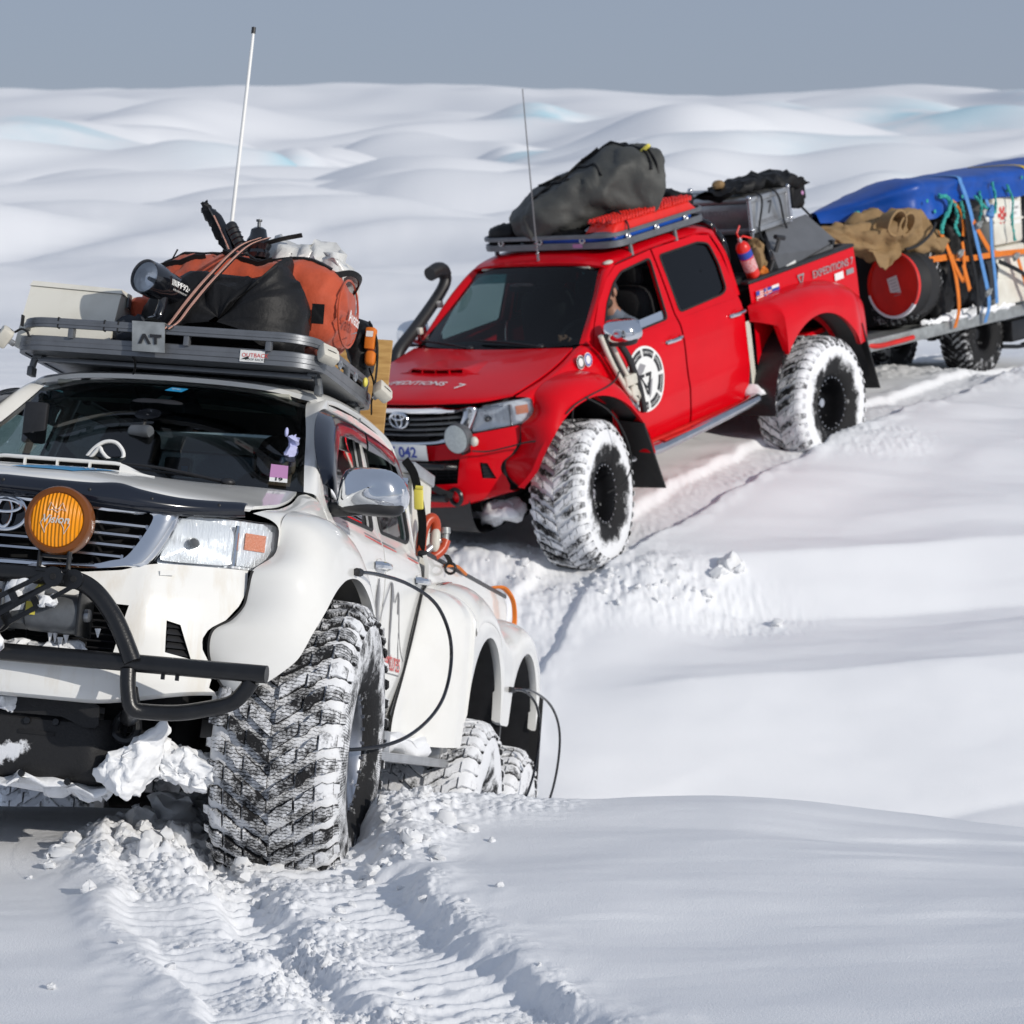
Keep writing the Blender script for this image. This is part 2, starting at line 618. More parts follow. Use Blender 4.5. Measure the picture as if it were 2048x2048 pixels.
M['tarp'] = mat('tarp', (0.001, 0.075, 0.42), 0.42, var=0.3, vs=3, bump=0.25, bs=12)
M['orange_strap'] = mat('orange_strap', (0.75, 0.19, 0.012), 0.7, var=0.2, vs=20)
M['blue_strap'] = mat('blue_strap', (0.10, 0.28, 0.62), 0.7, var=0.2, vs=20)
M['yellow_strap'] = mat('yellow_strap', (0.78, 0.55, 0.02), 0.7, var=0.2)
M['teal_rope'] = mat('teal_rope', (0.04, 0.42, 0.38), 0.8, var=0.4, vs=60)
M['pink_strap'] = mat('pink_strap', (0.62, 0.34, 0.27), 0.8, var=0.2, vs=40)
M['ply'] = mat('ply', (0.52, 0.31, 0.10), 0.6, col2=(0.36, 0.19, 0.05), vs=7, thr=(0.36, 0.6), stretch=(1, 0.6, 5))
M['box_white'] = mat('box_white', (0.74, 0.72, 0.64), 0.5, col2=(0.62, 0.59, 0.51), vs=4, thr=(0.3, 0.55))
M['lamp_white'] = mat('lamp_white', (0.66, 0.63, 0.55), 0.5, var=0.15, vs=20)
M['red_plastic'] = mat('red_plastic', (0.80, 0.020, 0.010), 0.35, coat=0.3, var=0.15)
M['skin'] = mat('skin', (0.42, 0.22, 0.15), 0.5, var=0.15, vs=20)
M['hair'] = mat('hair', (0.035, 0.022, 0.015), 0.7, bump=0.5, bs=120)
M['jacket'] = mat('jacket', (0.15, 0.18, 0.23), 0.8, var=0.2, bump=0.3, bs=30)
M['jacket_dark'] = mat('jacket_dark', (0.03, 0.035, 0.045), 0.8, var=0.2, bump=0.3, bs=30)
M['seat'] = mat('seat', (0.016, 0.016, 0.018), 0.85, var=0.2, bump=0.2, bs=60)
M['liner'] = mat('liner', (0.42, 0.42, 0.36), 0.85, var=0.1)
M['dec_white'] = mat('dec_white', (0.80, 0.80, 0.78), 0.4)
M['dec_black'] = mat('dec_black', (0.02, 0.02, 0.022), 0.4)
M['dec_grey'] = mat('dec_grey', (0.34, 0.33, 0.34), 0.35, metal=0.3)
M['dec_dgrey'] = mat('dec_dgrey', (0.16, 0.16, 0.17), 0.4)
M['dec_red'] = mat('dec_red', (0.62, 0.06, 0.05), 0.4)
M['dec_blue'] = mat('dec_blue', (0.02, 0.06, 0.38), 0.4)
M['dec_sky'] = mat('dec_sky', (0.03, 0.32, 0.62), 0.35)
M['dec_yellow'] = mat('dec_yellow', (0.72, 0.62, 0.10), 0.5)
M['dec_pink'] = mat('dec_pink', (0.50, 0.24, 0.45), 0.5)
M['lilac'] = mat('lilac', (0.50, 0.52, 0.78), 0.9, bump=0.5, bs=60)
M['grey_box'] = mat('grey_box', (0.20, 0.205, 0.215), 0.5, metal=0.5, var=0.12, bump=0.1, bs=120)
M['rope'] = mat('rope', (0.36, 0.25, 0.15), 0.85, var=0.4, vs=60, bump=0.5, bs=90)
M['orange_rubber'] = mat('orange_rubber', (0.50, 0.060, 0.015), 0.35, var=0.2, vs=12, bump=0.1)
M['clear_bag'] = mat('clear_bag', (0.70, 0.70, 0.68), 0.25, var=0.12, vs=8, bump=0.5, bs=25)
M['lamp_frost'] = mat('lamp_frost', (0.62, 0.66, 0.63), 0.25, coat=0.6, var=0.2, vs=60, bump=0.5, bs=120)
M['dec_pinkw'] = mat('dec_pinkw', (0.70, 0.40, 0.40), 0.4, col2=(0.6, 0.06, 0.06), vs=60, thr=(.4, .5))
M['snow_clod'] = mat('snow_clod', (0.86, 0.87, 0.885), 0.85, spec=0.25, bump=0.45, bs=45)
M['tyre_w'] = snowy('tyre_w', (0.013, 0.013, 0.014), bias=0.49, scale=13, fine=95.0, sipes=True, soft=.10)
M['tyre_v'] = snowy('tyre_v', (0.013, 0.013, 0.014), bias=0.60, scale=8, soft=.08)
M['tyre_r'] = snowy('tyre_r', (0.013, 0.013, 0.014), bias=0.57, scale=6.5, soft=.08)
M['tyre_b'] = snowy('tyre_b', (0.013, 0.013, 0.014), bias=0.36, scale=7)
M['rim_black'] = snowy('rim_black', (0.008, 0.008, 0.009), rough=0.35, bias=0.30, scale=9, fine=50, bump=0.3)
M['glass_sky_teal'] = glass('glass_sky_teal', (0.10, 0.30, 0.33), ior=1.3)  # teal tint stands in for sky mirrored in the glass
M['skid'] = snowy('skid', (0.018, 0.018, 0.019), rough=0.6, bias=0.24, scale=6.0, fine=40, bump=0.5)
# ------------------------------------------------------------------ vehicle poses
RED = Matrix(((-0.60174, 0.78789, -0.13093, -0.1983), (-0.78225, -0.61447, -0.10255, 18.2767), (-0.16125, 0.04071, 0.98607, 0.5444), (0, 0, 0, 1)))
WHT = Matrix(((-0.15339, 0.98386, 0.09218, -1.7343), (-0.95696, -0.17115, 0.23437, 9.1825), (0.24636, -0.05227, 0.96777, 0.7568), (0, 0, 0, 1)))
TRL = RED @ Matrix.Translation((-4.6, 0, 0.37)) @ Matrix.Rotation(-0.0925, 4, 'Y')

# ------------------------------------------------------------------ snow field: one sheet out to the skyline
YP = np.array([-60, 0, 5.0, 6.6, 8.0, 9.0, 9.5, 10.0, 10.8, 12, 13.2, 14.2, 15.0, 16, 17, 17.8, 18.8, 20, 21, 22.2, 23.4, 25, 28, 34, 42, 60, 100, 200, 400, 590, 640, 1500, 4000])
ZP = np.array([1.2, .92, .81, .735, .690, .658, .625, .49, .04, -.58, -.95, -.90, -.62, -.24, .14, .38, .68, 1.0, 1.12, 1.22, 1.28, 1.26, 1.20, 1.15, 1.20, 1.70, 2.7, 5.4, 14.0, 25.0, 26.0, 10, -60])
# the drifted flank right of the vehicles: steep and flat steps
YR = np.array([12, 13.2, 14.2, 14.9, 15.5, 16.05, 16.5, 16.9, 17.15, 17.45, 17.75, 18.1, 19, 20, 21, 22.2, 23.4, 25, 28])
ZR = np.array([-.58, -.95, -.97, -.84, -.48, -.16, -.12, -.10, -.05, .17, .38, .44, .66, .94, 1.07, 1.19, 1.27, 1.26, 1.20])

RUTS = [  # centre line, half width, depth, bank, roughness
    ([(-.86, 9.25), (-.80, 8.75), (-.67, 8.2), (-.46, 7.5), (-.14, 6.7), (.35, 5.6), (1.0, 4.2)], .33, .064, .012, 1.0),
    ([(-1.22, 8.8), (-1.06, 8.1), (-.86, 7.4), (-.56, 6.65), (-.1, 5.6)], .24, .038, .016, 1.0),
    ([(-.84, 9.0), (-.64, 10.4), (-.42, 11.9), (-.28, 13.2), (-.30, 14.4), (-.22, 15.4)], .26, .05, .012, .35),
    ([(-.30, 15.0), (-.06, 16.0), (.22, 16.9), (.60, 17.75), (1.5, 18.95), (2.45, 20.15), (3.3, 21.3), (4.45, 22.85), (6.2, 25.2), (9, 28.6), (14, 34)], .21, .05, .012, .6),
    ([(-2.6, 9.3), (-2.3, 11.0), (-2.15, 12.2), (-1.95, 13.5), (-1.8, 15.2), (-1.5, 17.0), (-.9, 18.9), (.95, 21.3), (1.9, 22.6), (2.9, 24.0), (4.7, 26.3), (7.6, 29.8), (12.6, 35.3)], .22, .055, .012, .6),
]
HILLS = [  # picture column, crest row, half width (columns), distance, depth of the swell, blue ice
    (370, 190, 190, 300, 26, 0.0), (150, 186, 160, 420, 40, 0.0), (760, 154, 330, 540, 60, 0.0), (585, 268, 60, 190, 10, 1.0), (420, 262, 130, 192, 12, 0.2),
    (1790, 178, 190, 300, 20, 1.0), (1560, 205, 130, 296, 22, 0.3), (1350, 232, 130, 285, 20, 0.0), (120, 238, 180, 220, 20, 0.5),
    (1060, 206, 90, 300, 14, 0.9), (1180, 190, 150, 400, 40, 0.0), (2040, 168, 80, 460, 40, 0.6), (1020, 252, 70, 210, 12, 0.8), (870, 222, 120, 330, 24, 0.0),
    (700, 330, 300, 120, 9, 0.0), (250, 372, 240, 95, 8, 0.0), (1500, 290, 300, 150, 12, 0.3), (1880, 330, 220, 105, 8, 0.3), (1250, 350, 200, 95, 7, 0.0),
    (620, 440, 260, 66, 6, 0.0), (60, 470, 220, 60, 5, 0.0), (1080, 430, 190, 62, 5, 0.0), (330, 560, 300, 44, 4, 0.0)]

def polydist(x, y, P):
    """distance to a polyline, signed side and the arc length"""
    P = np.asarray(P, float)
    best = np.full(x.shape, 1e9)
    sgn = np.zeros(x.shape)
    arc = np.zeros(x.shape)
    acc = 0.0
    for a, b in zip(P[:-1], P[1:]):
        d = b - a
        L = np.hypot(*d)
        t = np.clip(((x - a[0]) * d[0] + (y - a[1]) * d[1]) / L ** 2, 0, 1)
        dx, dy = x - (a[0] + t * d[0]), y - (a[1] + t * d[1])
        q = np.hypot(dx, dy)
        m = q < best
        best = np.where(m, q, best)
        sgn = np.where(m, np.sign(d[0] * dy - d[1] * dx), sgn)
        arc = np.where(m, acc + t * L, arc)
        acc += L
    return best, sgn, arc

def smooth_line(P, n=60):
    return cr(P, n)

RUTS_S = [(smooth_line(P, 40), *r) for P, *r in RUTS]
BASEY = np.linspace(-60, 60, 2401)
_bz = np.interp(BASEY, YP, ZP)
_k = np.exp(-np.linspace(-2, 2, 25) ** 2)
BASEZ = np.convolve(np.pad(_bz, 12, 'edge'), _k / _k.sum(), 'valid')

def ridge(x, y, s):
    """rounded swells with narrow troughs between them"""
    wx, wy = x + .5 * perlin(x * .7, y * .7, s + 9), y + .5 * perlin(x * .7, y * .7, s + 5)
    return -.75 + 2.3 * np.sqrt(perlin(wx, wy, s) ** 2 + .004) + .25 * perlin(wx * 2.1, wy * 2.1, s + 2)

def height(x, y, detail=True):
    x, y = np.asarray(x, float), np.asarray(y, float)
    d = np.hypot(x, y)
    yy = np.where(y > 0, np.where(d > 28, d * np.sign(y), y), y)
    z = np.where(np.abs(yy) < 59, np.interp(yy, BASEY, BASEZ), np.interp(yy, YP, ZP))
    near = 1 - sstep(11, 15, y)
    # the foreground swell drops off to the right and leans a little to the left
    z = z + near * (-.085 * np.clip(x - .80, 0, 6) ** 1.4 * sstep(7.5, 10, y) + .03 * np.exp(-((x - .75) / .6) ** 2) * sstep(8, 9.4, y) + .03 * np.clip(x, -2, 2) * sstep(9.6, 7, y) - .02)
    # terraces in the hollow and the slope behind it, right of the vehicles
    rx = np.interp(y, [12, 13.2, 15, 16, 17.75, 20.15, 22.85, 25.2], [.0, .05, .0, .15, .95, 2.75, 4.7, 6.4])
    mid = sstep(.15, 1.1, x - rx) * (y > 12) * (y < 28)
    if np.any(mid > 0):
        yq = y - .10 * (x - 1.6) + .22 * perlin(x * .45 + 3, y * .5, .4)
        z = z + mid * (np.interp(yq, YR, ZR) - np.interp(yq, YP, ZP) + .012 * fbm(x * .9 + y * 1.6, y * .9 - x * .35, 4.4, 3) + .02 * np.clip(perlin(x * .5 - y * .2, y * 1.3, 7.1) * 3, -.5, .5))
    # wind-shaped relief
    w = sstep(3, 6, d)
    z = z + w * (.030 * fbm(x * .55, y * 1.1, 1.3, 3) + .0045 * fbm(x * 1.3 + y * .4, y * 3.6, 5.1, 3) + .014 * np.clip(perlin(x * .45 + .15 * y, y * 1.5, 3.3) * 3, -.6, .6) * (1 - sstep(20, 30, d))) * (1 - sstep(60, 140, d))
    if np.any((y > 6) & (y < 10)):      # small wind lips on the foreground crust
        for y0, a, x0, sg in ((7.66, .009, -.05, 1), (8.55, .007, .35, 1), (7.15, .006, .45, 1), (8.95, .006, .9, 1), (7.95, .010, -1.45, -1), (7.45, .008, -1.25, -1)):
            t = y - (y0 + .13 * perlin(x * .9 + y0, y0) + .03 * perlin(x * 4, y0))
            z = z + a * np.exp(-np.maximum(t, 0) / .45) * sstep(-.05, .01, t) * sstep(0, .5, sg * (x - x0)) * np.clip(perlin(x * 1.1, y0 * 3.3) * 2.2 + .45, 0, 1.3) * (y > 6) * (y < 10)
    far = sstep(24, 40, d)
    if np.any(far > 0):
        amp = far * np.minimum(d, 500)
        z = z + amp * (.0085 * ridge(x / 13. + 3, y / 9., 2.2) * (1 - sstep(80, 200, d)) + .0150 * ridge(x / 38., y / 24., 7.7) * (1 - sstep(200, 420, d)) + .0075 * ridge(x / 105., y / 60., 4.4) * (1 - .75 * sstep(170, 350, d)) + .0075 * ridge(x / 20., y / 13., 6.1) * (1 - sstep(150, 330, d)))
        z = z + sstep(330, 520, d) * (2.2 * perlin(x / 48., y / 90., 3.9) + 1.0 * perlin(x / 17., y / 60., 8.1) - 1.2)
        for pc, pr, hw, D, dep, ice in HILLS:
            X = (pc - 1024) / 5000. * D
            W = hw / 5000. * D
            zt = 3 + D * math.tan(math.atan((1024 - pr) / 5000.) - R_(7.5))
            zb = float(np.interp(D, YP, ZP))
            g = np.exp(-((x - X) / W) ** 2 - np.where(y < D, ((y - D) / dep) ** 2, ((y - D) / (dep * 2.2)) ** 2))
            z = z + (zt - zb) * .9 * g
    if detail:
        for P, hw, dp, bk, ro in RUTS_S:
            lo, hi = P.min(0) - 1.2, P.max(0) + 1.2
            m = (x > lo[0]) & (x < hi[0]) & (y > lo[1]) & (y < hi[1])
            if not m.any():
                continue
            xs, ys = x[m], y[m]
            q, sg, arc = polydist(xs, ys, P)
            e = hw * (1 + .22 * fbm(xs * 3.1, ys * 3.1, hw * 40, 3))
            inn = 1 - sstep(e * .78, e * 1.12, q)
            bank = np.exp(-((q - e * 1.30) / .10) ** 2)
            rough = sstep(e * 1.5, e * .95, q)
            r1 = .75 * fbm(xs * 7, ys * 7, 3.3, 3, .5) + .5 * np.abs(perlin(xs * 13, ys * 13, 1.7))
            r2 = np.abs(perlin(xs * 24, ys * 30, 8.8)) + .7 * np.abs(perlin(xs * 48, ys * 60, 4.8)) + .45 * np.abs(perlin(xs * 80, ys * 95, 2.8))
            pat = .2 + 1.15 * sstep(-.25, .45, fbm(xs * 2.6, ys * 2.6, hw * 9, 3))
            tread = np.sin(arc * 2 * pi / .085 + 3.0 * np.abs(q) / hw + 2.6 * r1)
            dz = -dp * inn + bk * bank * (.5 + 1.1 * np.clip(.4 + fbm(xs * 4, ys * 4, 1.1, 3), 0, 2))
            dz += ro * rough * (.010 * r1 + .017 * r2 * pat) + inn * .006 * tread * (1.3 - .9 * pat) + ro * inn * .016 * fbm(xs * 2.2, ys * 1.6, 6.6, 2)
            z[m] = z[m] + dz
        # snow heaped up in front of and beside the front wheels
        for cx, cy, rx, ry, hh in ((-1.36, 8.78, .20, .26, .12), (-1.12, 8.5, .16, .22, .06), (-.36, 8.95, .13, .30, .045), (-.20, 9.35, .30, .20, .035), (.95, 17.35, .34, .34, .11), (1.35, 17.15, .5, .25, .04), (.25, 17.0, .5, .25, .08), (-.2, 17.6, .5, .3, .12), (2.85, 20.0, .4, .3, .03), (4.75, 22.55, .55, .35, .13), (3.6, 22.9, .5, .35, .10)):
            g = np.exp(-((x - cx) / rx) ** 2 - ((y - cy) / ry) ** 2)
            m = g > .01
            if m.any():
                z[m] = z[m] + hh * g[m] * (.80 + .35 * fbm(x[m] * 5, y[m] * 5, 2.0, 2)) + np.minimum(1, 2.5 * g[m]) * (.022 * np.abs(perlin(x[m] * 16, y[m] * 16, 4.0)) + .016 * np.abs(perlin(x[m] * 34, y[m] * 34, 9.0)) + .007 * np.abs(perlin(x[m] * 75, y[m] * 75, 9.0)))
    return z

def snow_mat():
    m = mat('snow', (0.87, 0.88, 0.90), 0.8, spec=0.25)
    n = m.node_tree
    b = n.nodes['Principled BSDF']
    tc = n.nodes.new('ShaderNodeTexCoord')
    at = n.nodes.new('ShaderNodeAttribute')
    at.attribute_name = 'snow'
    ns = n.nodes.new('ShaderNodeTexNoise')
    ns.inputs['Scale'].default_value = .12
    ns.inputs['Detail'].default_value = 5
    n.links.new(tc.outputs['Object'], ns.inputs['Vector'])
    mu = n.nodes.new('ShaderNodeMath')
    mu.operation = 'MULTIPLY'
    n.links.new(at.outputs['Fac'], mu.inputs[0])
    rp = n.nodes.new('ShaderNodeMapRange')
    rp.inputs['From Min'].default_value = .36
    rp.inputs['From Max'].default_value = .54
    n.links.new(ns.outputs['Fac'], rp.inputs['Value'])
    n.links.new(rp.outputs[0], mu.inputs[1])
    mx = n.nodes.new('ShaderNodeMixRGB')
    mx.inputs['Color1'].default_value = (0.87, 0.88, 0.90, 1)
    mx.inputs['Color2'].default_value = (0.42, 0.70, 0.80, 1)      # bare glacier ice
    n.links.new(mu.outputs[0], mx.inputs['Fac'])
    n.links.new(mx.outputs[0], b.inputs['Base Color'])
    nb = n.nodes.new('ShaderNodeTexNoise')
    nb.inputs['Scale'].default_value = 130
    nb.inputs['Detail'].default_value = 6
    nb.inputs['Roughness'].default_value = .7
    n.links.new(tc.outputs['Object'], nb.inputs['Vector'])
    bp = n.nodes.new('ShaderNodeBump')
    bp.inputs['Strength'].default_value = .5
    bp.inputs['Distance'].default_value = .006
    n.links.new(nb.outputs['Fac'], bp.inputs['Height'])
    n.links.new(bp.outputs[0], b.inputs['Normal'])
    return m

def build_snow():
    ds = np.concatenate([np.linspace(.6, 6.2, 24), np.arange(6.25, 9.9, .0082), np.arange(9.9, 13, .05), np.arange(13, 24, .028), np.geomspace(24, 60, 110), np.geomspace(60.5, 700, 230), np.geomspace(720, 4000, 14)])
    az = np.concatenate([np.linspace(-180, -30, 30), np.linspace(-28, -13.5, 20), np.linspace(-13.2, 13.2, 590), np.linspace(13.5, 28, 20), np.linspace(30, 174, 28)])
    D, A = np.meshgrid(ds, np.radians(az), indexing='ij')
    X, Y = D * np.sin(A), D * np.cos(A)
    Z = height(X, Y)
    # blue ice shows on the steep flanks
    ice = np.zeros_like(X)
    for pc, pr, hw, Dh, dep, ic in HILLS:
        if ic:
            Xh, W = (pc - 1024) / 5000. * Dh, hw / 5000. * Dh
            ice = np.maximum(ice, ic * np.exp(-((X - Xh - .35 * W) / (W * .75)) ** 2 - ((Y - Dh + .45 * dep) / (.8 * dep)) ** 2))
    n, k = X.shape
    me = bpy.data.meshes.new('snow_ground')
    V = np.stack([X, Y, Z], -1).reshape(-1, 3)
    i, j = np.meshgrid(np.arange(n - 1), np.arange(k), indexing='ij')
    j2 = (j + 1) % k
    F = np.stack([i * k + j, i * k + j2, (i + 1) * k + j2, (i + 1) * k + j], -1).reshape(-1, 4)[:, ::-1]
    me.vertices.add(len(V) + 1)
    zc = float(height(np.array([0.]), np.array([0.01]))[0])
    me.vertices.foreach_set('co', np.concatenate([V.ravel(), [0, 0, zc]]))
    c = len(V)
    T = np.stack([np.full(k, c), np.arange(k), (np.arange(k) + 1) % k], -1)[:, ::-1]
    loops = np.concatenate([F.ravel(), T.ravel()])
    me.loops.add(len(loops))
    me.loops.foreach_set('vertex_index', loops.astype(np.int32))
    me.polygons.add(len(F) + len(T))
    st = np.concatenate([np.arange(len(F)) * 4, len(F) * 4 + np.arange(len(T)) * 3])
    me.polygons.foreach_set('loop_start', st.astype(np.int32))
    me.polygons.foreach_set('loop_total', np.concatenate([np.full(len(F), 4), np.full(len(T), 3)]).astype(np.int32))
    me.polygons.foreach_set('use_smooth', [True] * (len(F) + len(T)))
    at = me.attributes.new('snow', 'FLOAT', 'POINT')
    at.data.foreach_set('value', np.append(ice.ravel(), 0))
    me.update(calc_edges=True)
    me.validate()
    me.materials.append(snow_mat())
    o = bpy.data.objects.new('snow_ground', me)
    COL.objects.link(o)
    o['kind'] = 'structure'
    OFF[o.name] = Vector((0, 0, 0))
    return o

snow_ground = build_snow()

def clod_mesh(seed):
    mb = MB().ell((0, 0, 0), (1, .85, .7), 14, 10, .65)
    mb.disp(.38, 1.2, seed, 4).wrinkle(.12, 1.6, seed)
    return mesh('snow_clod', mb, M['snow_clod'], 50)

CLODS = [clod_mesh(i * 7.7 + 1) for i in range(7)]

def clods(n, cx, cy, sx, sy, r0, r1, sink=.35):
    for _ in range(n):
        x, y = random.gauss(cx, sx), random.gauss(cy, sy)
        r = r0 + (r1 - r0) * random.random() ** 2.2
        z = float(height(np.array([x]), np.array([y]))[0])
        o = bpy.data.objects.new('snow_clod', random.choice(CLODS))
        COL.objects.link(o)
        o.parent = snow_ground
        o.location = (x, y, z + r * (.6 - sink))
        o.rotation_euler = (random.uniform(-.6, .6), random.uniform(-.6, .6), random.uniform(0, 6.3))
        o.scale = (r, r * random.uniform(.7, 1.1), r * random.uniform(.6, 1))

clods(46, -1.28, 8.68, .17, .20, .012, .058)
clods(26, -1.20, 9.1, .16, .16, .03, .09)
clods(34, -.82, 8.48, .26, .10, .010, .035)
clods(26, -.36, 8.75, .10, .28, .015, .05)
clods(30, -.55, 7.6, .33, .5, .008, .022)
clods(26, .95, 17.2, .28, .2, .012, .05)
clods(20, .1, 17.2, .4, .25, .012, .05)
clods(3, 1.55, 17.55, .12, .1, .08, .14)
for x, y, r in ((-1.62, 8.52, .022), (-1.35, 7.08, .014)):
    o = bpy.data.objects.new('snow_clod', CLODS[2])
    COL.objects.link(o)
    o.parent = snow_ground
    o.location = (x, y, float(height(np.array([x]), np.array([y]))[0]) + r * .5)
    o.scale = (r, r, r * .9)
# ------------------------------------------------------------------ pickup (x forward from the front axle, y to its left, z up)
def xfr(y):
    y = np.abs(y)
    return 0.775 - 0.40 * y * y - 0.25 * y ** 4

_zb = [.26, .32, .40, .50, .58, .63, .75, .95, 1.05, 1.12, 1.165, 1.20]
_yb = [.79, .815, .838, .853, .860, .866, .858, .862, .857, .842, .822, .80]

def yb(x, z):
    z = np.asarray(z, float)
    up = .80 - .27 * (z - 1.2) - .09 * (z - 1.2) ** 2
    return np.where(z > 1.2, up, np.interp(z, _zb, _yb))

def side(d=0.0):
    return lambda x, z: (x, float(yb(x, z)) + d, z)

def resample(loop, n):
    P = np.array(loop + [loop[0]], float)
    L = np.concatenate([[0], np.cumsum(np.linalg.norm(np.diff(P, axis=0), axis=1))])
    t = np.linspace(0, L[-1], n, endpoint=False)
    return [tuple(p) for p in np.stack([np.interp(t, L, P[:, 0]), np.interp(t, L, P[:, 1])], 1)]

def rnd(poly, r, k=4):
    """round the corners of a 2D polygon"""
    out = []
    n = len(poly)
    for i in range(n):
        p, a, b = np.array(poly[i], float), np.array(poly[i - 1], float), np.array(poly[(i + 1) % n], float)
        u, v = a - p, b - p
        lu, lv = np.linalg.norm(u), np.linalg.norm(v)
        rr = min(r, lu * .45, lv * .45)
        s0, s1 = p + u / lu * rr, p + v / lv * rr
        for t in np.linspace(0, 1, k):
            out.append(tuple((1 - t) ** 2 * s0 + 2 * t * (1 - t) * p + t * t * s1))
    return out

FW = [(-.66, 1.175), (-.70, 1.27), (-.84, 1.435), (-1.00, 1.555), (-1.14, 1.615), (-1.535, 1.643), (-1.475, 1.192)]
RW = [(-1.655, 1.205), (-1.662, 1.640), (-2.20, 1.642), (-2.325, 1.610), (-2.355, 1.45), (-2.335, 1.250), (-2.26, 1.222)]
FD = [(-.515, 1.165), (-.60, 1.31), (-.755, 1.465), (-.935, 1.595), (-1.10, 1.668), (-1.585, 1.698), (-1.572, 1.165)]
RD = [(-1.592, 1.165), (-1.606, 1.698), (-2.20, 1.700), (-2.375, 1.668), (-2.435, 1.50), (-2.445, 1.30), (-2.44, 1.165)]

def matched(outer, inner, n=56):
    """resample both loops so that they pair up by angle about the inner centre"""
    c = np.mean(inner, axis=0)
    def ray(loop, ang):
        P = np.array(loop + [loop[0]], float)
        best = None
        d = np.array([math.cos(ang), math.sin(ang)])
        for a, b in zip(P[:-1], P[1:]):
            e = b - a
            den = d[0] * e[1] - d[1] * e[0]
            if abs(den) < 1e-12:
                continue
            w = a - c
            t = (w[0] * e[1] - w[1] * e[0]) / den
            s_ = (w[0] * d[1] - w[1] * d[0]) / den
            if t > 0 and -1e-9 <= s_ <= 1 + 1e-9 and (best is None or t > best):
                best = t
        return tuple(c + d * best)
    A = sorted([math.atan2(p[1] - c[1], p[0] - c[0]) for p in outer] + [math.atan2(p[1] - c[1], p[0] - c[0]) for p in inner] + list(np.linspace(-pi, pi, n, endpoint=False)))
    return [ray(outer, a) for a in A], [ray(inner, a) for a in A]

def sheet(poly, d=0.0, nz=10):
    """glass pane: polygon filled on the side surface (fan from the centre, several rings)"""
    c = np.mean(poly, axis=0)
    mb = MB()
    f = side(d)
    mb.grid([[f(*(c + (np.array(p) - c) * t)) for p in poly] for t in np.linspace(.02, 1, nz)], cv=True)
    return mb

def two(builder):
    """left part, then its mirror"""
    return (builder, builder.mirrored())

HOODS = {}

def snap(tree, P, d, off):
    """drop the points onto a surface along d"""
    out = []
    dv = Vector(d).normalized()
    for p in P:
        h = tree.ray_cast(Vector(p) - dv * 2, dv)
        out.append(tuple(Vector(h[0]) - dv * off) if h[0] is not None else tuple(p))
    return out

def tree_of(mb):
    from mathutils.bvhtree import BVHTree
    return BVHTree.FromPolygons(mb.v, mb.f)

def snapped(mb, tree, d, off):
    mb.v = snap(tree, mb.v, d, off)
    return mb

# ---- tyre ---------------------------------------------------------
TP = [(-.165, .222), (-.20, .245), (-.232, .30), (-.243, .375), (-.238, .44), (-.226, .49), (-.208, .520), (-.165, .533), (-.08, .540), (0, .542)]
TP = TP + [(-a, b) for a, b in TP[-2::-1]]

